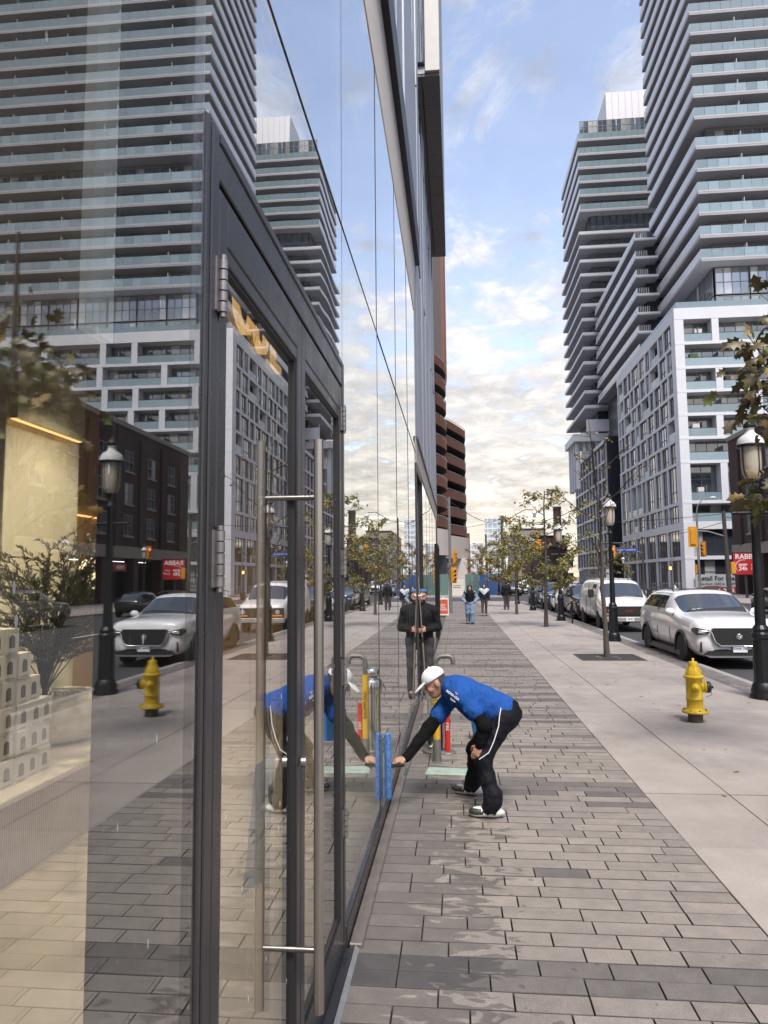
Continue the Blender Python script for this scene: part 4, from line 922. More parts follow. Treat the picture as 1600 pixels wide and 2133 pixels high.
# ================================================================== vehicles
C_GLASS = mat('car_glass', (.008, .010, .012), .02, 0, var=0, spec=1.0, coat=1.0); C_GLASS.node_tree.nodes['Principled BSDF'].inputs['IOR'].default_value = 1.7
C_BLK = mat('car_black_plastic', (.016, .016, .017), .45, var=.15); C_TYRE = mat('tyre_rubber', (.018, .018, .019), .75, var=.2, vs_=20); C_CHR = mat('chrome', (.75, .75, .76), .08, 1.0, var=0)
C_RIM = mat('rim_dark', (.26, .26, .27), .3, .8, var=.1); C_RIMS = mat('rim_silver', (.5, .5, .52), .3, .9, var=.1); C_LAMP = mat('headlamp_glass', (.50, .52, .55), .05, .3, var=.3, vs_=25, coat=1); C_AMB = mat('amber_lens', (.75, .25, .03), .2, var=.1); C_REDL = mat('red_lens', (.5, .02, .02), .2, var=.1)
C_PLATE = mat('plate_white', (.72, .74, .76), .5, var=.03); C_BLUE = mat('plate_blue', (.03, .06, .22), .5)
def paint(name, col, metal=0.0, rough=.28): return mat(name, col, rough, metal, var=.03, vs_=1.2, coat=1.0)
P_WHITE = paint('paint_pearl_white', (.82, .82, .84), 0, .2); P_VAN = paint('paint_van_white', (.78, .77, .75), 0, .3); P_BLACK = paint('paint_black', (.012, .012, .014)); P_NAVY = paint('paint_navy', (.018, .035, .085), .3); P_GREY = paint('paint_grey', (.16, .16, .17), .5); P_RED = paint('paint_red', (.35, .03, .03)); P_SILV = paint('paint_silver', (.45, .46, .48), .6)
def eval_mesh(o):
    dg = bpy.context.evaluated_depsgraph_get(); return bpy.data.meshes.new_from_object(o.evaluated_get(dg))
def wheel(parent, x, y, r, w, side, rim, spokes=10, seg=28):
    t = MB(); ri = r * .70
    t.lathe([(ri, -w / 2), (r * .93, -w / 2), (r, -w * .36), (r, w * .36), (r * .93, w / 2), (ri, w / 2)], seg, axis='x'); o = t.build('wheel', C_TYRE, parent, (x, y, r))
    b = MB(); xo = side * w * .40
    b.lathe([(ri * 1.0, xo - .004 * side), (ri * .93, xo), (ri * .93, xo - side * .10)], seg, axis='x')
    b.lathe([(ri * .98, xo - side * .10), (.02, xo - side * .10)], seg, axis='x', mi=1)
    for k in range(spokes):
        a = 2 * math.pi * k / spokes; M = Matrix.Rotation(a, 4, 'X')
        b.box((min(xo, xo - side * .035), -r * .045, ri * .18), (max(xo, xo - side * .035), r * .045, ri * .95), 0, M)
    b.lathe([(ri * .22, xo - side * .02), (ri * .20, xo + side * .004), (.01, xo + side * .008)], 14, axis='x'); b.build('rim', [rim, C_BLK], o)
    return o
def car(name, label, loc, st, paintm, wheels, wr_=.38, ww=.24, rim=None, sub=1, group=None, rz=0.0, glass_side=(4, 5), archtrim=True, full=True, lvl=1, cat='car'):
    """st: stations (y, zb, wb, wm, zm, wsh, zsh, w4, z4, w5, z5, w6, z6, zc, kind); kind of the segment that follows"""
    root = thing(name, label, cat, loc, rz, group); n = 8; ring = []
    for s in st:
        y, zb, wb, wm, zm, wsh, zsh, w4, z4, w5, z5, w6, z6, zc, kd = s
        half = [(0, zb), (wb, zb), (wm, zm), (wsh, zsh), (w4, z4), (w5, z5), (w6, z6), (0, zc)]
        ring.append([(x, y, z) for x, z in half] + [(-x, y, z) for x, z in half[-2:0:-1]])
    m = len(ring[0]); vs = [p for r in ring for p in r]; fs = []; mi = []
    for i in range(len(st) - 1):
        kd = st[i][14]
        for j in range(m):
            fs.append((i * m + j, i * m + (j + 1) % m, (i + 1) * m + (j + 1) % m, (i + 1) * m + j))
            jj = j if j < 7 else 13 - j; g_ = 0
            if jj == 0: g_ = 1
            if kd == 'W' and jj in (5, 6): g_ = 2
            if kd in 'SP' and jj == 4: g_ = 3 if kd == 'S' else 0
            if kd == 'W' and jj == 4: g_ = 3 if False else 0
            if kd == 'R' and jj in (5, 6): g_ = 2
            if kd == 'R' and jj == 4: g_ = 0
            mi.append(g_)
    fs.append(tuple(range(m))[::-1]); mi.append(0); fs.append(tuple((len(st) - 1) * m + k for k in range(m))); mi.append(0)
    me = bpy.data.meshes.new('body'); me.from_pydata(vs, [], fs); mats = [paintm, C_BLK, C_GLASS, C_GLASS]
    for q in mats: me.materials.append(q)
    me.polygons.foreach_set('material_index', mi)
    bm = bmesh.new(); bm.from_mesh(me); bmesh.ops.recalc_face_normals(bm, faces=bm.faces[:]); bm.to_mesh(me); bm.free()
    o = bpy.data.objects.new('tmp', me); COL.objects.link(o)
    if lvl: sm = o.modifiers.new('s', 'SUBSURF'); sm.levels = lvl; sm.render_levels = lvl
    tmp = []
    W_ = max(s[3] for s in st)
    if full:
        for y in wheels:
            for sd in (-1, 1):
                c = MB(); c.lathe([(wr_ * 1.13, min(sd * (W_ - .30), sd * (W_ + .2))), (wr_ * 1.13, max(sd * (W_ - .30), sd * (W_ + .2)))], 28, axis='x', smooth=False); cm_ = c.mesh('cut', mats); cm_.polygons.foreach_set('material_index', [1] * len(cm_.polygons))
                co = bpy.data.objects.new('cut', cm_); COL.objects.link(co); co.location = (0, y, wr_); tmp.append(co)
                bo = o.modifiers.new('b', 'BOOLEAN'); bo.operation = 'DIFFERENCE'; bo.object = co; bo.solver = 'EXACT'; bo.material_mode = 'INDEX'
    bpy.context.view_layer.update(); me2 = eval_mesh(o); bpy.data.objects.remove(o)
    for q in tmp: bpy.data.objects.remove(q)
    # split by material into parts
    P = [p.material_index for p in me2.polygons]; V = [v.co[:] for v in me2.vertices]
    def sub_(sel, nm, mlist, remap):
        idx = {}; vv = []; ff = []; mm_ = []
        for p in me2.polygons:
            if not sel(p): continue
            f = []
            for vi in p.vertices:
                if vi not in idx: idx[vi] = len(vv); vv.append(V[vi])
                f.append(idx[vi])
            ff.append(f); mm_.append(remap(p.material_index))
        if not ff: return None
        q = bpy.data.meshes.new(nm); q.from_pydata(vv, [], ff)
        for m_ in mlist: q.materials.append(m_)
        q.polygons.foreach_set('material_index', mm_); q.polygons.foreach_set('use_smooth', [True] * len(ff)); q.update()
        try: q.set_sharp_from_angle(angle=R_(38))
        except Exception: pass
        return link(nm, q, root)
    sub_(lambda p: p.material_index in (0, 1), 'body', [paintm, C_BLK], lambda k: k)
    ymid = sum(s[0] for s in st) / len(st)
    sub_(lambda p: p.material_index == 2 and p.center.y < ymid, 'windshield', [C_GLASS], lambda k: 0)
    sub_(lambda p: p.material_index == 2 and p.center.y >= ymid, 'rear_window', [C_GLASS], lambda k: 0)
    for nm, sg_ in (('side_window', -1), ('side_window', 1)): sub_(lambda p: p.material_index == 3 and p.center.x * sg_ > 0, nm, [C_GLASS], lambda k: 0)
    for y in wheels:
        for sd in (-1, 1): wheel(root, sd * (W_ - ww / 2 - .02), y, wr_, ww, sd, rim or C_RIM)
    if archtrim and full:
        for y in wheels:
            for sd in (-1, 1):
                a = MB(); pts = [(sd * (W_ - .02), y + wr_ * 1.16 * math.cos(t), wr_ + wr_ * 1.16 * math.sin(t)) for t in [R_(-12 + 204 * k / 16) for k in range(17)]]
                a.tube(pts, .035, 6); a.build('wheel_arch', C_BLK, root)
    return root
def P_(root, mb, nm, m): return mb.build(nm, m, root)
def plate(root, y, z, txt, w=.31, x=0.0):
    p = MB().cbox((x - w / 2, y - .012, z - .078), (x + w / 2, y, z + .078), .004).build('number_plate', C_PLATE, root)
    if txt: put_text('lettering', txt, .068, C_BLUE, p, (x, y - .014, z + .008), (R_(90), 0, 0), depth=.001, bold=.002)
# stations: y, zb, wb, wm, zm, wsh, zsh, w4, z4, w5, z5, w6, z6, zc, kind
suv = [(0.00, .34, .70, .86, .62, .82, .98, .70, 1.02, .55, 1.045, .28, 1.06, 1.065, 'H'), (.08, .24, .86, .95, .64, .90, 1.05, .78, 1.09, .62, 1.115, .31, 1.13, 1.135, 'H'), (.38, .21, .92, .985, .68, .93, 1.09, .83, 1.13, .67, 1.16, .34, 1.175, 1.18, 'H'),
       (.95, .21, .93, 1.0, .72, .945, 1.12, .86, 1.16, .70, 1.195, .37, 1.215, 1.22, 'H'), (1.42, .21, .93, 1.0, .72, .95, 1.14, .88, 1.18, .76, 1.215, .41, 1.24, 1.25, 'W'), (1.54, .21, .93, 1.0, .72, .955, 1.15, .915, 1.195, .86, 1.26, .47, 1.31, 1.325, 'W'),
       (2.18, .21, .93, 1.0, .72, .96, 1.16, .935, 1.21, .755, 1.64, .60, 1.71, 1.74, 'P'), (2.30, .21, .93, 1.0, .72, .96, 1.16, .935, 1.21, .755, 1.66, .60, 1.735, 1.765, 'S'), (3.3, .21, .93, 1.0, .74, .96, 1.17, .935, 1.22, .755, 1.69, .60, 1.77, 1.80, 'S'),
       (4.2, .22, .93, 1.0, .76, .96, 1.18, .93, 1.23, .745, 1.67, .59, 1.75, 1.785, 'S'), (4.70, .24, .92, .985, .78, .945, 1.20, .90, 1.25, .72, 1.60, .57, 1.70, 1.74, 'P'), (4.86, .26, .91, .975, .78, .935, 1.18, .88, 1.23, .69, 1.52, .54, 1.65, 1.69, 'R'),
       (5.04, .32, .88, .95, .76, .90, 1.10, .84, 1.14, .72, 1.18, .4, 1.21, 1.22, 'B'), (5.10, .42, .80, .90, .74, .84, 1.02, .74, 1.05, .55, 1.07, .28, 1.08, 1.08, 'B')]
RZ = -.12
def suv_detail(r, light=True, chrome=True, txt=None):
    gp = [(-.55, .93), (.55, .93), (.60, .86), (.51, .62), (.40, .54), (-.40, .54), (-.51, .62), (-.60, .86)]
    P_(r, MB().prism(gp, 'y', -.045, .06), 'grille', C_BLK)
    if chrome:
        P_(r, MB().tube([(-.80, -.01, .87), (-.605, -.055, .85), (-.52, -.06, .62), (-.41, -.06, .535), (.41, -.06, .535), (.52, -.06, .62), (.605, -.055, .85), (.80, -.01, .87)], .015, 8), 'grille_trim', C_CHR)
        P_(r, MB().prism([(-.78, .335), (-.66, .275), (.66, .275), (.78, .335), (.62, .315), (-.62, .315)], 'y', -.06, .03), 'bumper_trim', C_CHR)
    P_(r, MB().prism([(-.66, .42), (.66, .42), (.78, .30), (-.78, .30)], 'y', -.038, .06), 'lower_intake', C_BLK)
    for s in (-1, 1):
        h = MB(); h.prism([(s * .60, .87), (s * .90, .94), (s * .955, .88), (s * .90, .77), (s * .67, .80)], 'y', -.012, .26); P_(r, h, 'headlight', C_BLK)
        P_(r, MB().prism([(s * .66, .865), (s * .86, .905), (s * .88, .82), (s * .71, .815)], 'y', -.022, -.01), 'headlight_lens', C_LAMP)
        P_(r, MB().box((min(s * .80, s * .825), -.0, .38), (max(s * .80, s * .825), .10, .62)), 'air_slit', C_BLK)
        mi_ = MB().sphere((s * 1.02, 1.62, 1.24), .12, 14, 8, sc=(1.0, .62, .72)); P_(r, mi_, 'mirror', r['paint_'] if False else P_WHITE if chrome else C_BLK); P_(r, MB().box((min(s * .93, s * 1.02), 1.60, 1.16), (max(s * .93, s * 1.02), 1.66, 1.20)), 'mirror_arm', C_BLK)
        for y in (2.65, 3.65): P_(r, MB().tube([(s * .985, y, .93), (s * 1.005, y + .03, .93), (s * 1.005, y + .19, .93), (s * .985, y + .22, .93)], .013, 6), 'door_handle', C_CHR if chrome else C_BLK)
        for y in (1.85, 2.95, 3.92): P_(r, MB().tube([(s * .955, y, .36), (s * .990, y + .01, .74), (s * .948, y + .03, 1.08)], .006, 5), 'door_seam', C_BLK)
        P_(r, MB().cbox((min(s * .90, s * .985), 1.05, .20), (max(s * .90, s * .985), 3.9, .36), .02), 'rocker', C_BLK)
        P_(r, MB().tube([(s * .70, 2.35, 1.72), (s * .70, 2.5, 1.79), (s * .70, 3.3, 1.815), (s * .69, 4.1, 1.80), (s * .68, 4.45, 1.75)], .017, 8), 'roof_rail', C_BLK)
        P_(r, MB().tube([(s * .84, 2.98, 1.50), (s * .925, 2.95, 1.24)], .03, 6), 'pillar', C_BLK)
    P_(r, MB().prism([(-.48, 2.55), (.48, 2.55), (.46, 3.55), (-.46, 3.55)], 'z', 1.75, 1.787), 'sunroof', C_GLASS)
    P_(r, MB().tube([(-.1, 4.2, 1.77), (-.1, 4.3, 1.85)], [.03, .008], 6), 'antenna_fin', P_WHITE if chrome else C_BLK)
    P_(r, MB().tube([(-.52, 1.56, 1.225), (.1, 1.66, 1.275)], .012, 5), 'wiper', C_BLK)
r = car('parked_suv', 'white sport utility car with a wide black grille parked behind the yellow hydrant', (6.30, 17.2, RZ), suv, P_WHITE, (.98, 4.10), .375, .25, C_RIM); suv_detail(r); plate(r, -.05, .47, 'GVNA 706')
em = MB(); em.lathe([(.062, 0), (.072, .006), (.062, .012)], 20, axis='y', c=(0, -.062, .74)); em.tube([(-.06, -.066, .765), (-.025, -.066, .75), (0, -.066, .725), (.025, -.066, .75), (.06, -.066, .765)], .009, 6); P_(r, em, 'emblem', C_CHR)
# white cargo van
van = [(0.00, .42, .80, .90, .70, .88, .98, .70, 1.02, .5, 1.04, .25, 1.05, 1.05, 'H'), (.08, .36, .88, .96, .72, .93, 1.06, .78, 1.10, .55, 1.12, .28, 1.13, 1.13, 'H'), (.55, .34, .95, 1.0, .76, .96, 1.15, .85, 1.20, .62, 1.23, .32, 1.24, 1.24, 'H'), (.95, .34, .96, 1.0, .80, .97, 1.21, .90, 1.26, .82, 1.29, .45, 1.31, 1.32, 'W'),
       (1.02, .34, .96, 1.0, .8, .97, 1.22, .93, 1.28, .86, 1.34, .46, 1.37, 1.38, 'W'), (1.62, .34, .96, 1.0, .8, .97, 1.24, .95, 1.30, .80, 1.83, .62, 1.93, 1.96, 'P'), (1.72, .34, .96, 1.0, .8, .97, 1.24, .95, 1.30, .79, 1.86, .62, 1.96, 1.99, 'S'), (2.5, .34, .96, 1.0, .8, .97, 1.25, .95, 1.31, .79, 1.89, .62, 2.0, 2.04, 'P'),
       (4.0, .34, .96, 1.0, .8, .97, 1.25, .95, 1.31, .79, 1.89, .62, 2.01, 2.05, 'P'), (5.4, .36, .96, 1.0, .8, .97, 1.25, .95, 1.31, .79, 1.88, .62, 1.99, 2.03, 'B'), (5.62, .42, .92, .96, .8, .93, 1.25, .9, 1.3, .74, 1.82, .56, 1.92, 1.95, 'B')]
v = car('parked_van', 'white cargo van with black grille parked behind the white sport utility car', (6.48, 28.4, RZ), van, P_VAN, (1.02, 4.45), .37, .24, C_RIMS, archtrim=False, cat='van')
P_(v, MB().prism([(-.93, .98), (.93, .98), (.93, .60), (-.93, .60)], 'y', -.03, .1), 'grille_surround', C_BLK); P_(v, MB().prism([(-.52, .93), (.52, .93), (.46, .66), (-.46, .66)], 'y', -.05, -.02), 'grille', mat('grille_black', (.02, .02, .02), .35))
put_text('emblem', 'GMC', .13, mat('emblem_red', (.28, .03, .03), .35), v, (0, -.055, .80), (R_(90), 0, 0), depth=.004, bold=.002)
P_(v, MB().cbox((-.99, -.10, .40), (.99, .06, .585), .02), 'bumper', mat('bumper_steel', (.50, .49, .48), .35, .8, var=.15, vs_=3)); plate(v, -.105, .50, 'AZ 36', .31, -.0)
for s in (-1, 1):
    P_(v, MB().lathe([(.09, 0), (.085, .03)], 16, axis='y', c=(s * .70, -.045, .83)), 'headlight', C_LAMP); P_(v, MB().cbox((min(s * .50, s * .90), -.05, .645), (max(s * .50, s * .90), .02, .715), .006), 'indicator', C_AMB)
    P_(v, MB().cbox((min(s * 1.03, s * 1.25), 1.35, 1.28), (max(s * 1.03, s * 1.25), 1.45, 1.62), .03), 'mirror', C_BLK); P_(v, MB().tube([(s * .95, 1.4, 1.35), (s * 1.08, 1.4, 1.42)], .02, 6), 'mirror_arm', C_BLK)
    for y in (1.35, 2.45, 3.4): P_(v, MB().tube([(s * .985, y, .45), (s * 1.004, y, .8), (s * .975, y, 1.24), (s * .80, y, 1.86)], .007, 5), 'door_seam', C_BLK)
    P_(v, MB().prism([(2.62, 1.34), (3.3, 1.34), (3.3, 1.74), (2.62, 1.74)], 'x', s * .86, s * .925) if False else MB().tube([(s * 1.005, 2.2, 1.0), (s * 1.005, 2.35, 1.0)], .015, 6), 'door_handle', C_BLK)
P_(v, MB().tube([(-.7, .98, 1.325), (-.05, 1.03, 1.385)], .012, 5), 'wiper', C_BLK); P_(v, MB().tube([(.0, .98, 1.325), (.6, 1.03, 1.375)], .012, 5), 'wiper', C_BLK)
for k in range(-3, 4): P_(v, MB().box((k * .19 - .015, 2.0, 2.025 - abs(k) * .012), (k * .19 + .015, 5.2, 2.052 - abs(k) * .013)), 'roof_rib', P_VAN)
# black sport utility, white hatchback, navy sport utility
r = car('parked_suv', 'black sport utility car parked between the white van and the white hatchback', (6.40, 34.3, RZ), suv, P_BLACK, (.98, 4.05), .37, .24, C_RIM); suv_detail(r, chrome=False); plate(r, -.05, .47, '')
hat = [(0.00, .34, .60, .74, .55, .70, .80, .6, .83, .45, .85, .22, .86, .86, 'H'), (.10, .24, .76, .82, .56, .78, .87, .68, .91, .52, .94, .27, .95, .955, 'H'), (.85, .2, .83, .865, .62, .82, .93, .75, .97, .62, 1.0, .33, 1.02, 1.03, 'W'), (.93, .2, .83, .865, .62, .82, .94, .78, .985, .7, 1.04, .38, 1.075, 1.085, 'W'),
       (1.5, .2, .83, .865, .64, .83, .95, .80, 1.0, .62, 1.37, .50, 1.43, 1.45, 'P'), (1.58, .2, .83, .865, .64, .83, .95, .80, 1.0, .62, 1.385, .5, 1.445, 1.465, 'S'), (2.5, .2, .83, .865, .66, .83, .97, .80, 1.02, .62, 1.39, .5, 1.455, 1.475, 'S'), (3.3, .22, .82, .86, .68, .81, .99, .77, 1.04, .59, 1.34, .47, 1.40, 1.42, 'R'), (3.7, .3, .78, .83, .66, .77, .95, .7, .98, .55, 1.0, .3, 1.02, 1.02, 'B'), (3.82, .4, .68, .76, .62, .7, .85, .6, .88, .4, .9, .2, .9, .9, 'B')]
def hat_detail(r, pm):
    P_(r, MB().prism([(-.42, .62), (.42, .62), (.34, .40), (-.34, .40)], 'y', -.03, .06), 'grille', C_BLK)
    for s in (-1, 1):
        P_(r, MB().sphere((s * .60, .06, .70), .12, 14, 8, sc=(1, .5, 1)), 'headlight', C_LAMP); P_(r, MB().sphere((s * .94, 1.0, 1.02), .10, 12, 7, sc=(1, .6, .7)), 'mirror', C_BLK); P_(r, MB().box((min(s * .80, s * .9), .98, .95), (max(s * .8, s * .9), 1.02, .99)), 'mirror_arm', C_BLK)
        P_(r, MB().tube([(s * .84, 1.15, .3), (s * .868, 1.16, .64), (s * .83, 1.2, .94)], .006, 5), 'door_seam', C_BLK); P_(r, MB().tube([(s * .84, 2.25, .3), (s * .868, 2.25, .64), (s * .83, 2.25, .94)], .006, 5), 'door_seam', C_BLK); P_(r, MB().tube([(s * .72, 2.0, 1.22), (s * .81, 2.0, 1.0)], .03, 6), 'pillar', C_BLK)
r = car('parked_hatchback', 'small white hatchback with dark roof pillars parked behind the black sport utility car', (6.28, 40.2, RZ), hat, P_WHITE, (.68, 3.15), .31, .2, C_RIM); hat_detail(r, P_WHITE); plate(r, -.04, .48, '')
r = car('parked_suv', 'dark navy sport utility car parked beyond the white hatchback', (6.25, 45.2, RZ), suv, P_NAVY, (.98, 4.05), .37, .24, C_RIM); suv_detail(r, chrome=False); plate(r, -.05, .47, '')
# farther parked and moving cars (a little simpler), and one passing across the street
for (x, y, rz, st_, pm_, lbl, wl) in ((6.35, 51.3, 0, suv, P_BLACK, 'black car parked last before the crossing', (.98, 4.05)), (9.9, 70, 0, hat, P_SILV, 'silver car waiting in the crossing lane beyond the trees', (.68, 3.15)), (9.2, 92, 0, suv, P_WHITE, 'white car approaching far down the street', (.98, 4.05)), (6.6, 84, 0, hat, P_GREY, 'grey car parked past the crossing by the blue hoarding', (.68, 3.15)), (6.6, 98, 0, suv, P_BLACK, 'black car parked farther past the crossing', (.98, 4.05)), (7.2, 125, 0, hat, P_RED, 'small red car far along the kerb', (.68, 3.15)), (17.6, 44, math.pi, hat, P_BLACK, 'black saloon passing on the far lane seen mirrored in the shop glass', (.68, 3.15)), (17.8, 33, math.pi, suv, P_GREY, 'grey car standing at the far kerb seen only in the shop glass', (.98, 4.05)), (12.2, 140, 0, suv, P_SILV, 'silver car in the distant centre lane', (.98, 4.05))):
    r = car('street_car', lbl, (x, y, RZ), st_, pm_, wl, .37 if st_ is suv else .31, .22, C_RIM, rz=rz, full=False, archtrim=False)
    if st_ is suv: P_(r, MB().prism([(-.5, .86), (.5, .86), (.4, .53), (-.4, .53)], 'y', -.04, .05), 'grille', C_BLK); [P_(r, MB().box((min(s * .6, s * .86), -.01, .74), (max(s * .6, s * .86), .1, .83)), 'headlight', C_LAMP) for s in (-1, 1)]
    else: hat_detail(r, pm_)
# ================================================================== people: blended volumes sampled on a grid, one skin each
class Vol:
    def __init__(s, lo, hi, h):
        s.lo = np.array(lo, 'f'); s.h = h; s.n = tuple(int(math.ceil((b - a) / h)) + 1 for a, b in zip(lo, hi)); s.d = np.full(s.n, .2, 'f')
    def _win(s, lo, hi):
        a = np.maximum(((np.array(lo) - s.lo) / s.h).astype(int), 0); b = np.minimum(((np.array(hi) - s.lo) / s.h).astype(int) + 2, s.n)
        if (b <= a).any(): return None
        g = np.meshgrid(*[(s.lo[i] + s.h * np.arange(a[i], b[i])).astype('f') for i in range(3)], indexing='ij')
        return tuple(slice(a[i], b[i]) for i in range(3)), g
    def _u(s, sl, nd_, k, sub=False):
        o = s.d[sl]
        if sub: s.d[sl] = np.maximum(o, -nd_); return
        if k > 0:
            hh = np.clip(k - np.abs(o - nd_), 0, None) / k; s.d[sl] = np.minimum(o, nd_) - hh * hh * k * .25
        else: s.d[sl] = np.minimum(o, nd_)
    def cap(s, a, b, ra, rb=None, k=.02, sub=False):
        rb = ra if rb is None else rb; a = np.array(a, 'f'); b = np.array(b, 'f'); m = max(ra, rb) + k + .03
        w_ = s._win(np.minimum(a, b) - m, np.maximum(a, b) + m)
        if w_ is None: return s
        sl, g = w_; ba = b - a; l2 = float(ba @ ba) + 1e-9
        px, py, pz = g[0] - a[0], g[1] - a[1], g[2] - a[2]; t = np.clip((px * ba[0] + py * ba[1] + pz * ba[2]) / l2, 0, 1)
        d = np.sqrt((px - t * ba[0]) ** 2 + (py - t * ba[1]) ** 2 + (pz - t * ba[2]) ** 2) - (ra + (rb - ra) * t); s._u(sl, d, k, sub); return s
    def ell(s, c, r, F=None, U=None, k=.02, sub=False):
        """ellipsoid with half-axes r along (forward, side, up)"""
        F = np.array(F if F is not None else (1, 0, 0), 'f'); F /= np.linalg.norm(F); U = np.array(U if U is not None else (0, 0, 1), 'f'); U -= F * (F @ U); U /= np.linalg.norm(U); Sd = np.cross(U, F)
        c = np.array(c, 'f'); m = max(r) + k + .03; w_ = s._win(c - m, c + m)
        if w_ is None: return s
        sl, g = w_; p = [g[i] - c[i] for i in range(3)]; q = [(p[0] * A[0] + p[1] * A[1] + p[2] * A[2]) / R for A, R in ((F, r[0]), (Sd, r[1]), (U, r[2]))]
        l = np.sqrt(q[0] ** 2 + q[1] ** 2 + q[2] ** 2); q2 = np.sqrt((q[0] / r[0]) ** 2 + (q[1] / r[1]) ** 2 + (q[2] / r[2]) ** 2) + 1e-6
        s._u(sl, l * (l - 1) / q2, k, sub); return s
    def cut(s, p, n):
        """remove everything on the side n points to"""
        n = np.array(n, 'f'); n /= np.linalg.norm(n); g = np.meshgrid(*[(s.lo[i] + s.h * np.arange(s.n[i])).astype('f') for i in range(3)], indexing='ij')
        s.d = np.maximum(s.d, (g[0] - p[0]) * n[0] + (g[1] - p[1]) * n[1] + (g[2] - p[2]) * n[2]); return s
    def folds(s, amp, fr, seed=0, fn=None):
        r = np.random.RandomState(seed); g = np.meshgrid(*[(s.lo[i] + s.h * np.arange(s.n[i])).astype('f') for i in range(3)], indexing='ij'); acc = 0
        for _ in range(6):
            v = r.normal(size=3); v /= np.linalg.norm(v); f = fr * r.uniform(.6, 1.6); acc = acc + np.sin(f * (v[0] * g[0] + v[1] * g[1] + v[2] * g[2]) + r.uniform(0, 6) + 1.2 * np.sin(fr * .37 * (g[2] + v[1] * g[0])))
        s.d = s.d + (amp / 3) * acc.astype('f'); return s
    def mesh(s, name, mats, matfn=None):
        d = s.d; nx, ny, nz = s.n; neg = d < 0; C = [(i, j, k) for i in (0, 1) for j in (0, 1) for k in (0, 1)]
        sl = lambda A, c: A[c[0]:nx - 1 + c[0], c[1]:ny - 1 + c[1], c[2]:nz - 1 + c[2]]
        cnt = sum(sl(neg, c).astype('i1') for c in C); mask = (cnt > 0) & (cnt < 8); idx = np.full(mask.shape, -1, 'i4'); ii = np.argwhere(mask); idx[mask] = np.arange(len(ii))
        pos = np.zeros((len(ii), 3), 'f'); nn = np.zeros(len(ii), 'f')
        for ca in C:
            for ax in range(3):
                if ca[ax]: continue
                cb = list(ca); cb[ax] = 1; da = d[ii[:, 0] + ca[0], ii[:, 1] + ca[1], ii[:, 2] + ca[2]]; db = d[ii[:, 0] + cb[0], ii[:, 1] + cb[1], ii[:, 2] + cb[2]]
                e = (da < 0) != (db < 0); t = np.where(e, da / np.where(e, da - db, 1), 0); p = np.array(ca, 'f')[None] + np.zeros((len(ii), 1), 'f'); p[:, ax] += t; pos[e] += p[e]; nn[e] += 1
        V = s.lo + s.h * (ii + pos / nn[:, None]); F = []
        for ax in range(3):
            a1, a2 = [(1, 2), (2, 0), (0, 1)][ax]; sh = [nx, ny, nz]; A = [slice(1, -1)] * 3; lo = [slice(1, sh[i] - 1) for i in range(3)]; lo[ax] = slice(0, sh[ax] - 1); hi = list(lo); hi[ax] = slice(1, sh[ax])
            e = neg[tuple(lo)] != neg[tuple(hi)]; q = np.argwhere(e); off = np.array([1, 1, 1]); off[ax] = 0; q = q + off
            s0 = neg[q[:, 0], q[:, 1], q[:, 2]]
            def cell(o1, o2):
                c = q.copy(); c[:, a1] -= o1; c[:, a2] -= o2; return idx[c[:, 0], c[:, 1], c[:, 2]]
            Q = np.stack([cell(1, 1), cell(0, 1), cell(0, 0), cell(1, 0)], 1); Q[~s0] = Q[~s0][:, ::-1]; F.append(Q)
        F = np.concatenate(F); F = F[(F >= 0).all(1)]
        me = bpy.data.meshes.new(name); me.vertices.add(len(V)); me.vertices.foreach_set('co', V.ravel().astype('f')); me.loops.add(F.size); me.loops.foreach_set('vertex_index', F.ravel().astype('i4'))
        me.polygons.add(len(F)); me.polygons.foreach_set('loop_start', np.arange(0, F.size, 4, dtype='i4')); me.polygons.foreach_set('loop_total', np.full(len(F), 4, 'i4'))
        for m_ in (mats if isinstance(mats, (list, tuple)) else [mats]): me.materials.append(m_)
        if matfn is not None: me.polygons.foreach_set('material_index', matfn(V[F].mean(1)).astype('i4'))
        me.polygons.foreach_set('use_smooth', [True] * len(F)); me.update(); me.validate(); return me
def A_(*p): return np.array(p, 'f')
def lerp(a, b, t): return np.array(a) * (1 - t) + np.array(b) * t
SKIN = mat('skin_olive', (.42, .235, .16), .55, var=.10, vs_=18); SKIN2 = mat('skin_tan', (.36, .20, .14), .55, var=.10, vs_=18); SKIN3 = mat('skin_light', (.50, .31, .23), .55, var=.08, vs_=18)
HAIRG = mat('hair_greying', (.045, .04, .036), .8, var=.5, vs_=60); HAIRB = mat('hair_black', (.012, .010, .009), .5, var=.3, vs_=40, streak=(6, 6, .6))
EYE = mat('eye_dark', (.02, .015, .012), .3); LIP = mat('lip', (.26, .10, .085), .5)
def cloth(name, col, rough=.85, b=.5): return mat(name, col, rough, 0, var=.16, vs_=9, bump=1.0, bs_=15 if b < .6 else 20, bd=.035 * b, spec=.12, streak=(1.0, .55, .45))
def frame_of(F, U):
    F = np.array(F, 'f'); F = F / np.linalg.norm(F); U = np.array(U, 'f'); U = U - F * (F @ U); U = U / np.linalg.norm(U); return F, np.cross(U, F), U
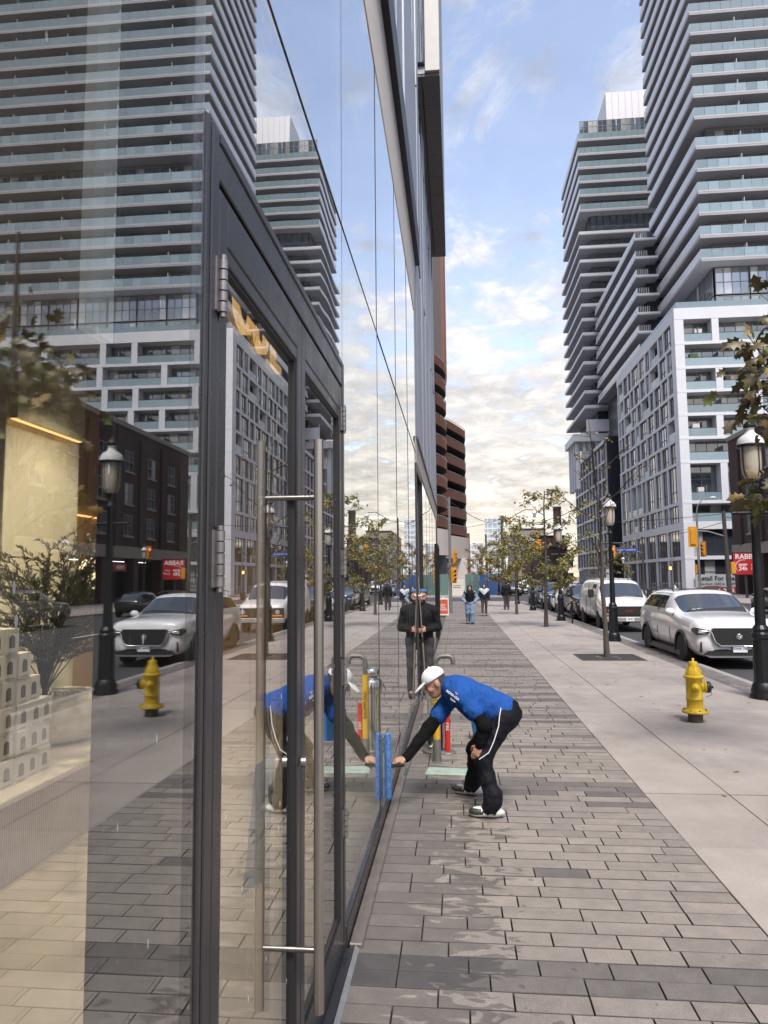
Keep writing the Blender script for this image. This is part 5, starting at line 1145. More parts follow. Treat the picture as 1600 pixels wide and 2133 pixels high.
def head_into(v, c, F, U, s=1.0, beard=False):
    F, S_, U = frame_of(F, U); q = lambda f, sd_, u: np.array(c) + (F * f + S_ * sd_ + U * u) * s
    v.ell(q(-.012, 0, .028), (.098 * s, .076 * s, .092 * s), F, U, k=.0); v.ell(q(.022, 0, -.045), (.066 * s, .058 * s, .072 * s), F, U, k=.035 * s); v.ell(q(.052, 0, -.092), (.03 * s, .034 * s, .024 * s), F, U, k=.03 * s)
    v.ell(q(.072, 0, .028), (.022 * s, .055 * s, .016 * s), F, U, k=.02 * s)                                  # brow
    for e in (-1, 1):
        v.ell(q(.095, e * .031, .006), (.018 * s, .017 * s, .011 * s), F, U, sub=True); v.ell(q(.081, e * .031, .004), (.012 * s, .0125 * s, .0125 * s), F, U, k=.004 * s); v.ell(q(.062, e * .042, -.03), (.026 * s, .024 * s, .02 * s), F, U, k=.02 * s)
        v.ell(q(-.012, e * .078, -.002), (.020 * s, .010 * s, .032 * s), F, U, k=.006 * s)
    v.cap(q(.088, 0, .015), q(.112, 0, -.028), .009 * s, .014 * s, k=.012 * s); 
    for e in (-1, 1): v.ell(q(.100, e * .012, -.032), (.010 * s, .010 * s, .008 * s), F, U, k=.006 * s)
    v.ell(q(.086, 0, -.060), (.012 * s, .026 * s, .007 * s), F, U, k=.008 * s); v.ell(q(.083, 0, -.073), (.011 * s, .022 * s, .008 * s), F, U, k=.006 * s)
    return q
def hand_into(v, w, d, pn, curl=.6, s=1.0, thumb=1, spread=.0):
    """palm from wrist w along d; pn = palm normal (the side fingers curl to)"""
    d = np.array(d, 'f'); d = d / np.linalg.norm(d); pn = np.array(pn, 'f'); pn = pn - d * (d @ pn); pn = pn / np.linalg.norm(pn); sd_ = np.cross(d, pn) * thumb; w = np.array(w)
    v.ell(w + d * .045 * s, (.052 * s, .040 * s, .017 * s), d, pn, k=.02)
    for i, (o, L) in enumerate(((.030, .074), (.010, .084), (-.011, .078), (-.031, .06))):
        p = w + d * .078 * s + sd_ * o * s; a = curl * (.9 + .08 * i); q = p.copy(); dd = d + sd_ * spread * (o / .03)
        for j, fr in enumerate((.45, .32, .25)):
            a_ = a * (.55 + .75 * j); dr = dd * math.cos(a_) + pn * math.sin(a_); q2 = q + dr * L * fr * s * 1.1; v.cap(q, q2, .0098 * s - .0008 * j, .0092 * s - .0010 * j, k=.005); q = q2
    p = w + d * .022 * s + sd_ * .030 * s; q = p + (d * .5 + sd_ * .75 + pn * .45 * curl) * .040 * s; v.cap(p, q, .014 * s, .0115 * s, k=.012); q2 = q + (d * .85 + sd_ * .15 + pn * .6 * curl) * .036 * s; v.cap(q, q2, .0112 * s, .0095 * s, k=.004)
def shoe_into(v, ank, toe, s=1.0, k=.02):
    ank = np.array(ank, 'f'); toe = np.array(toe, 'f'); d = toe - ank; d[2] = 0; d = d / np.linalg.norm(d); g = np.array((ank[0], ank[1], 0)); up_v = np.array((0, 0, 1))
    v.ell(g + d * .055 * s + up_v * .045, (.150 * s, .050 * s, .045 * s), d, (0, 0, 1), k=k); v.ell(g + d * .13 * s + up_v * .037, (.075 * s, .052 * s, .036 * s), d, (0, 0, 1), k=k); v.cap(g + up_v * .06, g - d * .015 + up_v * .10, .045 * s, .046 * s, k=k)
def person_base(J, h, skin, hs=1.0, hand=True, fine=None):
    """one continuous body from a dict of joints"""
    allp = np.array([np.array(p)[:3] for k_, p in J.items() if k_ not in ('F', 'U', 'hFL', 'hFR', 'hNL', 'hNR', 'curlL', 'curlR', 'thL', 'thR')]); v = Vol(allp.min(0) - .22, allp.max(0) + .22, h)
    q = head_into(v, J['head'], J['F'], J['U'], hs)
    v.cap(lerp(J['neck'], J['head'], .0), lerp(J['neck'], J['head'], .8), .058, .052, k=.03)
    Fch = np.cross(np.array(J['shR']) - np.array(J['shL']), np.array(J['neck']) - np.array(J['pelvis'])); ax = np.array(J['neck']) - np.array(J['pelvis'])
    v.ell(lerp(J['pelvis'], J['neck'], .72), (.115, .165, .19), Fch, ax, k=.05); v.ell(lerp(J['pelvis'], J['neck'], .34), (.11, .145, .19), Fch, ax, k=.06); v.ell(J['pelvis'], (.115, .16, .12), Fch, ax, k=.06)
    for s_ in 'LR':
        v.cap(lerp(J['neck'], J['sh' + s_], .3), J['sh' + s_], .06, .062, k=.04); v.cap(J['sh' + s_], J['el' + s_], .055, .043, k=.03); v.cap(J['el' + s_], J['wr' + s_], .043, .028, k=.02)
        v.cap(J['hip' + s_], J['kn' + s_], .088, .058, k=.04); v.cap(J['kn' + s_], J['an' + s_], .056, .038, k=.03)
        if hand: hand_into(v, J['wr' + s_], J['hF' + s_], J['hN' + s_], J.get('curl' + s_, .6), 1.0, J.get('th' + s_, 1))
        d = np.array(J['to' + s_]) - np.array(J['an' + s_]); v.cap(J['an' + s_], np.array(J['an' + s_]) + d * .7, .035, .03, k=.02)
    return v, q, Fch, ax
def face_mats(v, q, name, skin, hairm, hair=None, beard=None):
    return v
# ------------------------------------------------------------------ window cleaner bending at the glass
J = dict(head=(-.205, 6.60, 1.060), F=(-.90, -.06, -.43), U=(-.43, 0, .90), neck=(-.075, 6.60, 1.03), pelvis=(.385, 6.60, .815), shL=(.045, 6.435, .965), shR=(-.035, 6.765, .955), elL=(.215, 6.345, .745), wrL=(.170, 6.36, .575), elR=(-.27, 6.60, .665), wrR=(-.465, 6.395, .452),
         hipL=(.385, 6.50, .785), knL=(.20, 6.40, .455), anL=(.275, 6.315, .085), toL=(.08, 6.335, .03), hipR=(.385, 6.71, .785), knR=(.14, 6.80, .45), anR=(.13, 6.94, .085), toR=(-.06, 7.0, .03),
         hFL=(-.45, -.02, -.9), hNL=(.5, .85, -.25), curlL=.75, thL=-1, hFR=(-.97, -.05, -.22), hNR=(.0, .35, -.95), curlR=1.0, thR=1)
wk = thing('person', 'man in blue polo shirt, white cap and black track trousers bending to wash the glass', 'person', (0, 0, 0))
v, q, Fch, ax = person_base(J, .0068, SKIN)
hc = np.array(J['head']); Fh, Sh, Uh = frame_of(J['F'], J['U'])
def wk_mat(P):
    l = (P - hc); f, s_, u = l @ Fh, l @ Sh, l @ Uh; m = np.zeros(len(P)); near = (np.abs(f) < .2) & (np.abs(u) < .16) & (np.abs(s_) < .12)
    m[near & (f < .035) & (u > -.055) & (u > -.02 - .9 * (-.0 - f) * (f < -.03)) & ~((np.abs(s_) > .066) & (f > -.04) & (u < .035))] = 1
    for e in (-1, 1): m[near & (np.hypot(s_ - e * .031, (u - .004) * 1.7) < .012) & (f > .075)] = 2
    for e in (-1, 1): m[near & (np.hypot((s_ - e * .032) * .55, (u - .031) * 2.2) < .012) & (f > .07)] = 1
    m[near & (np.abs(u + .066) < .007) & (np.abs(s_) < .024) & (f > .075)] = 3
    return m
link('body', v.mesh('body', [SKIN, HAIRG, EYE, LIP], wk_mat), wk)
P_ax = np.array(J['neck']) - np.array(J['pelvis'])
CL_BLUE = cloth('polo_blue', (.018, .080, .31), .85, .9); CL_BLK = cloth('knit_black', (.006, .006, .007), .95, .3); CL_TRK = cloth('track_black', (.009, .010, .014), .6, .8)
lo, hi = A_(-.75, 6.0, -.02), A_(.75, 7.35, 1.32)
sv = Vol(A_(-.45, 6.15, .5), A_(.72, 7.05, 1.3), .0085)
sv.ell(lerp(J['pelvis'], J['neck'], .74), (.142, .19, .215), Fch, ax, k=.0).ell(lerp(J['pelvis'], J['neck'], .34), (.155, .178, .225), Fch, ax, k=.06).ell(lerp(J['pelvis'], J['neck'], .0), (.152, .188, .13), Fch, ax, k=.06)
sv.ell(lerp(J['pelvis'], J['neck'], .42) + A_(-.02, 0, -.05), (.13, .15, .16), Fch, ax, k=.06)
for s_, t in (('L', .50), ('R', .62)):
    sv.cap(lerp(J['neck'], J['sh' + s_], .3), J['sh' + s_], .08, .082, k=.05); sv.cap(J['sh' + s_], lerp(J['sh' + s_], J['el' + s_], t), .080, .082, k=.03)
sv.cap(lerp(J['pelvis'], J['neck'], .95), lerp(J['neck'], J['head'], .22), .085, .075, k=.03); sv.folds(.0045, 40, 2); sv.folds(.0022, 85, 6)
for s_, t in (('L', .62), ('R', .72)): pass
e_ = lerp(J['shR'], J['elR'], .74); 
shirt = link('shirt', sv.mesh('shirt', CL_BLUE), wk)
# collar
cl = MB(); pts = []
for a in range(13):
    t = R_(-150 + 300 * a / 12); F2, S2, U2 = frame_of(np.array(J['head']) - np.array(J['neck']), (0, 0, 1)); c0 = lerp(J['neck'], J['head'], .26); pts.append(c0 + (U2 * math.cos(t) * .082 + S2 * math.sin(t) * .080) - F2 * (.028 if abs(a - 6) > 4 else .0))
cl.tube(pts, [.012 + .006 * (abs(a - 6) > 4) for a in range(13)], 8); cl.build('collar', CL_BLUE, wk)
for s_, t0 in (('L', .42), ('R', .5)):
    us = Vol(np.minimum(lerp(J['sh' + s_], J['el' + s_], t0), np.minimum(J['el' + s_], J['wr' + s_])) - .12, np.maximum(lerp(J['sh' + s_], J['el' + s_], t0), np.maximum(J['el' + s_], J['wr' + s_])) + .12, .008)
    us.cap(lerp(J['sh' + s_], J['el' + s_], t0), J['el' + s_], .058, .056, k=0).cap(J['el' + s_], lerp(J['el' + s_], J['wr' + s_], .97), .060, .040, k=.025).folds(.004, 60, 4); link('undersleeve', us.mesh('undersleeve', CL_BLK), wk)
tv = Vol(A_(-.12, 6.1, .04), A_(.75, 7.2, 1.02), .009)
tv.ell(np.array(J['pelvis']) + A_(.035, 0, -.02), (.145, .175, .125), Fch, ax, k=0)
for s_ in 'LR':
    tv.cap(J['hip' + s_], J['kn' + s_], .104, .074, k=.05); tv.cap(J['kn' + s_], np.array(J['an' + s_]) + A_(.0, 0, .05), .072, .068, k=.04); tv.cap(np.array(J['an' + s_]) + A_(0, 0, .09), np.array(J['an' + s_]) + A_(-.02, 0, .0), .070, .074, k=.03)
tv.folds(.0055, 36, 7); tv.folds(.003, 80, 8); link('trousers', tv.mesh('trousers', CL_TRK), wk)
# white piping down the trouser seam
W_TR = mat('white_piping', (.75, .75, .76), .6, var=.05)
MB().tube([(.36, 6.395, .885), (.345, 6.372, .82), (.335, 6.362, .74), (.29, 6.322, .62), (.245, 6.305, .53), (.165, 6.325, .47)], .0048, 6).build('piping', W_TR, wk)
# shoes
SH_W = mat('trainer_white', (.62, .62, .60), .6, var=.12, vs_=20); SH_B = mat('trainer_black', (.02, .02, .02), .5, var=.2)
for s_ in 'LR':
    a = np.array(J['an' + s_]); t = np.array(J['to' + s_]); d = (t - a) * A_(1, 1, 0); d = d / np.linalg.norm(d); sv2 = Vol(np.minimum(a, t) - .16, np.maximum(a, t) + .2, .006); sv2.lo[2] = -.01; sv2 = Vol(A_(min(a[0], t[0]) - .2, min(a[1], t[1]) - .14, -.008), A_(max(a[0], t[0]) + .18, max(a[1], t[1]) + .14, .17), .006)
    shoe_into(sv2, a, t); sv2.cut((0, 0, .003), (0, 0, -1))
    def smat(P, a=a, d=d):
        l = P - a; f = l @ d; side = l @ np.cross(d, (0, 0, 1)); m = np.zeros(len(P)); m[(P[:, 2] > .03) & (f > .10) & (P[:, 2] < .075)] = 1; m[(P[:, 2] > .03) & (np.sin((f + P[:, 2] * .6) * 120) > .35) & (f < .11) & (f > -.03)] = 1; m[P[:, 2] < .012] = 1; return m
    link('shoe', sv2.mesh('shoe', [SH_W, SH_B], smat), wk)
# cap
CAP = cloth('cap_white', (.70, .73, .80), .8, .2)
cv2 = Vol(hc - .26, hc + .26, .006); hq = lambda f, s_, u: hc + Fh * f + Sh * s_ + Uh * u
cv2.ell(hq(-.008, 0, .052), (.112, .090, .098), Fh, Uh, k=0); cv2.cut(hq(0, 0, .040), -Uh - .12 * Fh); cv2.ell(hq(-.11, 0, .045), (.03, .035, .028), Fh, Uh, sub=True)
cv2.ell(hq(.135, 0, .028), (.078, .080, .010), Fh * .93 - Uh * .36, Uh, k=.012); cp_ = link('cap', cv2.mesh('cap', CAP), wk)
MB().sphere(tuple(hq(-.008, 0, .151)), .009, 8, 5).build('cap_button', CAP, wk)
put_text('lettering', 'NOVA CLEAN', .027, W_TR, wk, (-.035, 6.357, .985), (R_(90), R_(36), R_(4)), depth=.0025, bold=.001); put_text('lettering', 'THE', .017, W_TR, wk, (-.018, 6.355, 1.012), (R_(90), R_(36), R_(4)), depth=.0025); put_text('lettering', 'TEAM', .021, W_TR, wk, (-.052, 6.359, .952), (R_(90), R_(36), R_(4)), depth=.0025)
# microfibre washer held on the pane
mp = thing('window_washer', 'fuzzy blue microfibre washer bar pressed upright on the glass', 'cleaning tool', (GX + .031, 6.235, .43))
BLU = mat('microfibre_blue', (.10, .24, .55), .95, var=.5, vs_=60, bump=1.0, bs_=120)
fz = MB(); rr = random.Random(8)
fz.tube([(0, 0, -.275), (0, 0, -.25), (0, 0, .24), (0, 0, .265)], [.020, .029, .029, .020], 14)
for k in range(2600):
    z = rr.uniform(-.272, .262); a = rr.uniform(0, 6.283); p = Vector((math.cos(a) * .026, math.sin(a) * .026, z)); dd = Vector((math.cos(a), math.sin(a), rr.uniform(-.8, .8))).normalized(); L_ = rr.uniform(.006, .015); sd_ = Vector((-math.sin(a), math.cos(a), 0)) * .0022
    if p.x + dd.x * L_ < -.033: continue
    fz.add([p - sd_, p + sd_, p + dd * L_], [(0, 1, 2)])
fz.build('sleeve', BLU, mp, fixn=False)
MB().tube([(.02, .01, -.005), (.060, .05, -.012), (.125, .105, -.02)], [.014, .016, .015], 12).build('grip', mat('grip_black', (.015, .015, .016), .5), mp)
# ------------------------------------------------------------------ people standing and walking
def stand(x, y, H=1.70, face=-90.0, lean=0, step=0.0, arm='down'):
    """joints of an upright figure of height H looking along 'face' degrees in plan"""
    k = H / 1.70; a = R_(face); F = A_(math.cos(a), math.sin(a), 0); S_ = np.cross((0, 0, 1), F)    # S_ = to the figure's left
    def p(f, s_, u): return A_(x, y, 0) + F * f * k + S_ * s_ * k + A_(0, 0, u * k)
    j = dict(head=p(.03, 0, 1.585), F=F + A_(0, 0, -.06), U=(0, 0, 1), neck=p(0, 0, 1.42), pelvis=p(0, 0, .93), shL=p(0, .185, 1.375), shR=p(0, -.185, 1.375), hipL=p(0, .09, .90), hipR=p(0, -.09, .90),
             knL=p(.03 + step * .14, .095, .50), knR=p(.03 - step * .06, -.095, .50), anL=p(step * .18, .10, .085), anR=p(-step * .26, -.10, .10 + abs(step) * .03), hNL=-S_ * .9 + F * .2, hNR=S_ * .9 + F * .2, curlL=.55, curlR=.55, thL=-1, thR=1)
    j['toL'] = j['anL'] + F * .2 - A_(0, 0, .05); j['toR'] = j['anR'] + F * .2 - A_(0, 0, .05)
    if arm == 'down':
        j.update(elL=p(-.03 - step * .05, .235, 1.10), wrL=p(.05 - step * .10, .25, .86), elR=p(-.03 + step * .05, -.235, 1.10), wrR=p(.06 + step * .12, -.25, .86)); j['hFL'] = A_(0, 0, -1) + F * .2; j['hFR'] = A_(0, 0, -1) + F * .2
    elif arm == 'front':
        j.update(elL=p(-.04, .235, 1.10), wrL=p(.20, .10, 1.075), elR=p(-.04, -.235, 1.10), wrR=p(.20, -.10, 1.06)); j['hFL'] = F * .7 - S_ * .8; j['hFR'] = F * .7 + S_ * .8; j['hNL'] = -S_ * .2 - A_(0, 0, .2) - F * .9; j['hNR'] = S_ * .2 - F * .9; j['curlL'] = j['curlR'] = 1.0
    elif arm == 'hips':
        j.update(elL=p(-.06, .34, 1.12), wrL=p(.08, .20, .98), elR=p(-.04, -.31, 1.10), wrR=p(.11, -.20, .97)); j['hFL'] = -S_ * .8 + F * .3 - A_(0, 0, .3); j['hFR'] = S_ * .8 + F * .3 - A_(0, 0, .3)
    return j, F, S_, k
def dressed(name_lbl, j, F, S_, k, h, skin, top, bottom, hairm, hair='short', shoes=None, jacket_loose=.03, leg_loose=.02, topz=.86, beard=False, vest=None, chest=None, hem=.0):
    t = thing('person', name_lbl, 'person'); v, q, Fch, ax = person_base(j, h, skin); hc_ = np.array(j['head']); Ff, Ss, Uu = frame_of(j['F'], j['U'])
    def fm(P):
        l = P - hc_; f, s_, u = l @ Ff, l @ Ss, l @ Uu; m = np.zeros(len(P)); near = (np.abs(f) < .2) & (np.abs(u) < .17) & (np.abs(s_) < .12)
        m[near & (((f < .02) & (u > -.05)) | (u > .075)) & ~((np.abs(s_) > .07) & (u < .04) & (f > -.05))] = 1
        if beard: m[near & (u < -.045) & (f > .0) & ~((np.abs(u + .066) < .008) & (np.abs(s_) < .02))] = 1; m[near & (np.abs(u + .05) < .006) & (np.abs(s_) < .03) & (f > .07)] = 1
        for e in (-1, 1): m[near & (np.hypot(s_ - e * .031, (u - .004) * 1.6) < .012) & (f > .072)] = 2; m[near & (np.hypot((s_ - e * .032) * .5, (u - .031) * 2) < .011) & (f > .07)] = 1
        m[near & (np.abs(u + .066) < .006) & (np.abs(s_) < .022) & (f > .075)] = 3
        return m
    link('body', v.mesh('body', [skin, hairm, EYE, LIP], fm), t)
    sv = Vol(v.lo, v.lo + np.array(v.n) * v.h, h); L_ = jacket_loose
    sv.ell(lerp(j['pelvis'], j['neck'], .72), (.12 + L_, .17 + L_, .20), Fch, ax, k=0).ell(lerp(j['pelvis'], j['neck'], .34), (.115 + L_, .15 + L_, .20), Fch, ax, k=.06).ell(lerp(j['pelvis'], j['neck'], .05 - hem), (.118 + L_, .155 + L_, .12), Fch, ax, k=.05).cap(j['neck'], lerp(j['neck'], j['head'], .25), .07, .066, k=.03)
    sl_ = None
    if vest: sl_ = Vol(v.lo, v.lo + np.array(v.n) * v.h, h)
    for s_ in 'LR':
        sv.cap(lerp(j['neck'], j['sh' + s_], .3), j['sh' + s_], .06 + L_ * .7, .062 + L_ * .7, k=.04); tgt = sl_ or sv
        tgt.cap(j['sh' + s_], j['el' + s_], .058 + L_ * .7, .052 + L_ * .9, k=.03).cap(j['el' + s_], lerp(j['el' + s_], j['wr' + s_], .96), .054 + L_ * .9, .036 + L_ * .5, k=.03)
    sv.folds(.008, 24, 3); mm_ = [top] + ([chest[0]] if chest else [])
    link('top', sv.mesh('top', mm_, (lambda P: chest[1](P - A_(0, 0, 0))) if chest else None), t)
    if sl_: sl_.folds(.006, 30, 5); link('sleeves', sl_.mesh('sleeves', vest), t)
    tv = Vol(v.lo, v.lo + np.array(v.n) * v.h, h); tv.ell(j['pelvis'], (.118 + leg_loose, .16 + leg_loose, .12), Fch, ax, k=0)
    for s_ in 'LR': tv.cap(j['hip' + s_], j['kn' + s_], .092 + leg_loose, .062 + leg_loose, k=.03).cap(j['kn' + s_], np.array(j['an' + s_]) + A_(0, 0, .03), .060 + leg_loose, .045 + leg_loose, k=.03)
    tv.folds(.007, 26, 9); link('trousers', tv.mesh('trousers', bottom), t)
    for s_ in 'LR':
        a, to = np.array(j['an' + s_]), np.array(j['to' + s_]); s2 = Vol(A_(min(a[0], to[0]) - .14, min(a[1], to[1]) - .14, -.006), A_(max(a[0], to[0]) + .14, max(a[1], to[1]) + .14, .2), max(.008, h * .8)); shoe_into(s2, a, to); s2.cut((0, 0, .004), (0, 0, -1)); link('shoe', s2.mesh('shoe', shoes or SH_B), t)
    hv = Vol(hc_ - .42, hc_ + .25, max(.008, h * .8)); hq_ = lambda f, s_, u: hc_ + Ff * f + Ss * s_ + Uu * u
    if hair == 'short': hv.ell(hq_(-.022, 0, .045), (.096, .081, .090), Ff, Uu, k=0); hv.cut(hq_(0, 0, .045), -Uu + Ff * .9)
    else:
        hv.ell(hq_(-.02, 0, .040), (.105, .090, .095), Ff, Uu, k=0)
        for e in (-1, 1): hv.cap(hq_(-.02, e * .07, .05), hq_(.0, e * .085, -.28), .035, .042, k=.04)
        hv.cap(hq_(-.07, 0, .03), hq_(-.09, 0, -.30), .07, .07, k=.05); hv.ell(hq_(.075, 0, -.01), (.075, .062, .085), Ff, Uu, sub=True); hv.folds(.006, 60, 4)
    link('hair', hv.mesh('hair', hairm), t); return t, q
# man in black jacket holding a pole beside the glass
j, F, S_, k = stand(-.585, 12.45, 1.80, -97, arm='front')
CL_JK = cloth('bomber_black', (.014, .014, .016), .7, .8); CL_SW = cloth('sweatpants_charcoal', (.05, .05, .055), .9, .5)
t, q = dressed('bearded man in black bomber jacket holding an upright pole in the side entrance', j, F, S_, k, .0115, SKIN2, CL_JK, CL_SW, HAIRB, 'short', SH_B, .024, .012, beard=True)
bl = MB(); hc_ = np.array(j['head']); bl.lathe([(.083, 0), (.082, .015), (.062, .036), (.02, .046), (.001, .047)], 18, c=tuple(hc_ + A_(0, 0.012, .09))); bl.build('cap', cloth('cap_light_blue', (.06, .16, .32)), t)
pole = thing('extension_pole', 'long thin aluminium extension pole held upright by the bearded man', 'pole', (-.60, 12.14, 0))
POLE = mat('pole_aluminium', (.42, .40, .38), .35, .9, var=.2)
MB().tube([(.07, .10, .0), (.02, .03, 1.0)], .017, 10).build('lower_tube', POLE, pole); MB().tube([(.02, .03, 1.0), (-.035, .0, 2.02)], .012, 10).build('upper_tube', POLE, pole); MB().tube([(.024, .035, .93), (.017, .027, 1.03)], .023, 10).build('clamp', C_BLK, pole); MB().tube([(-.06, 0, 1.70), (.03, 0, 1.71)], .014, 8).build('cross_clip', mat('clip_white', (.7, .7, .68), .5), pole)
# two women walking towards the camera
CL_NAVY = cloth('vest_black', (.012, .013, .016), .8); CL_DEN = cloth('denim_light', (.20, .29, .40), .85); CL_HOOD = cloth('denim_sleeve', (.22, .31, .42), .85); CL_PAT = cloth('top_dark_navy', (.018, .022, .035), .85); CL_CHEV = cloth('chevron_pale', (.55, .58, .62), .85); CL_LEG = cloth('leggings_plum', (.075, .06, .065), .8)
j, F, S_, k = stand(.56, 31.7, 1.66, -90, step=.45, arm='hips')
t, q = dressed('woman with long dark hair in black vest and pale blue jeans walking closer', j, F, S_, k, .014, SKIN3, CL_NAVY, CL_DEN, HAIRB, 'long', SH_B, .035, .045, vest=CL_HOOD)
MB().tube([tuple(np.array(j['neck']) + A_(.075 * math.cos(a), -.02 - .07 * math.sin(a), .03 - .05 * math.sin(a))) for a in [math.pi * i / 8 for i in range(9)]], .022, 8).build('hood', cloth('hood_grey', (.4, .4, .42)), t)
j, F, S_, k = stand(1.42, 38.3, 1.66, -90, step=-.4, arm='down')
nk = np.array(j['neck'])
dressed('woman in dark top with pale chevron and plum leggings walking behind the first', j, F, S_, k, .014, SKIN3, CL_PAT, CL_LEG, HAIRB, 'long', SH_B, .028, .004, chest=(CL_CHEV, lambda P: ((P[:, 2] > 1.22 + .9 * np.abs(P[:, 0] - nk[0]) - .13) & (P[:, 2] < 1.42 + .6 * np.abs(P[:, 0] - nk[0]) - .05)).astype(int)))
j, F, S_, k = stand(3.05, 45.5, 1.72, 80, arm='down')
dressed('person in a long black coat standing by a pole far down the pavement', j, F, S_, k, .02, SKIN2, CL_JK, CL_LEG, HAIRB, 'short', SH_B, .05, .02)
# ================================================================== street furniture
def chipped(name, col, under):
    m = mat(name, col, .42, var=.18, vs_=9, bump=.3, bs_=30, rv=.12); t = m.node_tree; n = t.nodes; l = t.links; b = n['Principled BSDF']; src = b.inputs['Base Color'].links[0].from_socket
    tcn = n.new('ShaderNodeTexCoord'); nz = n.new('ShaderNodeTexNoise'); nz.inputs['Scale'].default_value = 24; nz.inputs['Detail'].default_value = 5; nz.inputs['Roughness'].default_value = .7; l.new(tcn.outputs['Object'], nz.inputs['Vector'])
    mr = n.new('ShaderNodeMapRange'); l.new(nz.outputs[0], mr.inputs[0]); mr.inputs[1].default_value = .665; mr.inputs[2].default_value = .69; mx_ = n.new('ShaderNodeMix'); mx_.data_type = 'RGBA'; l.new(mr.outputs[0], mx_.inputs[0]); l.new(src, mx_.inputs[6]); mx_.inputs[7].default_value = under + (1,); l.new(mx_.outputs[2], b.inputs['Base Color']); return m
H_YEL = chipped('hydrant_yellow', (.62, .42, .018), (.07, .05, .035)); H_RUST = mat('hydrant_riser', (.085, .075, .065), .85, var=.4, vs_=30, bump=.6); H_BLK = mat('hydrant_cap_black', (.016, .016, .018), .4)
hy = thing('fire_hydrant', 'yellow fire hydrant with a black side cap on the concrete pavement', 'hydrant', (3.24, 10.55, 0), R_(-8))
MB().lathe([(.098, -.02), (.098, .12)], 22).build('riser', H_RUST, hy)
bd_ = MB(); bd_.lathe([(.10, .118), (.172, .122), (.176, .135), (.172, .155), (.118, .165), (.108, .19), (.107, .30), (.115, .305), (.115, .318), (.107, .325), (.107, .58), (.13, .592), (.134, .61), (.13, .625), (.10, .63)], 28); bd_.build('barrel', H_YEL, hy)
bn_ = MB(); bn_.lathe([(.104, .63), (.102, .66), (.088, .70), (.064, .745), (.060, .76), (.060, .80), (.050, .815), (.016, .82), (.016, .86), (.001, .862)], 26)
for k in range(8):
    a = 2 * math.pi * k / 8; bn_.tube([(.100 * math.cos(a), .100 * math.sin(a), .645), (.090 * math.cos(a), .090 * math.sin(a), .70), (.063 * math.cos(a), .063 * math.sin(a), .75)], .007, 6)
bn_.build('bonnet', H_YEL, hy)
for k in range(8):
    a = 2 * math.pi * (k + .3) / 8; MB().cyl((.150 * math.cos(a), .150 * math.sin(a), .153), .011, .016, 6).build('bolt', H_RUST, hy)
pu = MB(); pu.lathe([(.070, .09), (.070, .135), (.082, .138), (.082, .152), (.070, .156)], 22, axis='x', c=(0, 0, .47)); pu.build('pumper_nozzle', H_YEL, hy)
cp2 = MB(); cp2.lathe([(.074, .156), (.078, .17), (.076, .20), (.06, .215), (.03, .22), (.018, .222), (.018, .245), (.002, .246)], 22, axis='x', c=(0, 0, .47)); cp2.build('pumper_cap', H_BLK, hy)
MB().tube([(.22, .05, .43), (.235, .06, .36), (.15, .02, .33)], .004, 5).build('cap_chain', H_BLK, hy)
for s in (-1, 1):
    nz_ = MB(); nz_.lathe([(.050, 0), (.050, s * .035), (.060, s * .04), (.058, s * .062), (.040, s * .075), (.018, s * .077), (.016, s * .10), (.002, s * .101)], 18, axis='y', c=(0, s * .09, .475)); nz_.build('hose_nozzle', H_YEL, hy)
# ------------------------------------------------------------------ lamp posts
L_BLK = mat('lamp_post_black', (.010, .011, .014), .38, .2, var=.25, vs_=8, rv=.1); L_WHT = mat('lamp_shade_white', (.66, .67, .68), .45, var=.08); L_GLS = mat('lamp_globe', (.62, .56, .46), .12, 0, var=.12, vs_=5, alpha=.72, spec=.6)
def lamp_post(label, loc):
    t = thing('street_lamp', label, 'street lamp', loc, 0, 'acorn street lamps along the kerb')
    MB().lathe([(.215, 0), (.22, .05), (.19, .10), (.20, .13), (.175, .20), (.16, .24), (.145, .26)], 20).build('base', L_BLK, t)
    MB().lathe([(.145, .26), (.135, .95), (.15, .98), (.15, 1.04), (.125, 1.07), (.13, 1.12), (.095, 1.18)], 16, smooth=False).build('pedestal', L_BLK, t)
    MB().lathe([(.085, 1.18), (.07, 2.2), (.062, 3.30), (.085, 3.32), (.085, 3.36), (.05, 3.40), (.05, 3.50)], 14).build('shaft', L_BLK, t)
    MB().tube([(-.36, 0, 3.03), (.36, 0, 3.03)], .028, 8).build('banner_arm', L_BLK, t)
    cg = MB(); cg.lathe([(.05, 3.50), (.075, 3.53), (.105, 3.56), (.10, 3.58)], 16)
    for k in range(4): a = k * math.pi / 2 + .4; cg.tube([(.05 * math.cos(a), .05 * math.sin(a), 3.42), (.10 * math.cos(a), .10 * math.sin(a), 3.50), (.105 * math.cos(a), .105 * math.sin(a), 3.57), (.165 * math.cos(a), .165 * math.sin(a), 3.75), (.172 * math.cos(a), .172 * math.sin(a), 4.16)], .008, 6)
    cg.build('lantern_cage', L_BLK, t)
    MB().lathe([(.075, 3.57), (.115, 3.61), (.150, 3.70), (.160, 3.85), (.158, 4.15)], 22).build('globe', L_GLS, t); MB().cyl((0, 0, 3.65), .035, .32, 10).build('bulb', L_WHT, t)
    MB().lathe([(.215, 4.135), (.225, 4.155), (.215, 4.178)], 24).build('shade_rim', L_BLK, t)
    MB().lathe([(.215, 4.178), (.208, 4.23), (.180, 4.29), (.130, 4.335), (.090, 4.36), (.072, 4.395), (.068, 4.44), (.085, 4.455)], 24).build('shade', L_WHT, t)
    MB().lathe([(.088, 4.455), (.100, 4.475), (.092, 4.525), (.05, 4.575), (.018, 4.60), (.020, 4.63), (.010, 4.66), (.001, 4.72)], 18).build('finial', L_BLK, t)
    return t
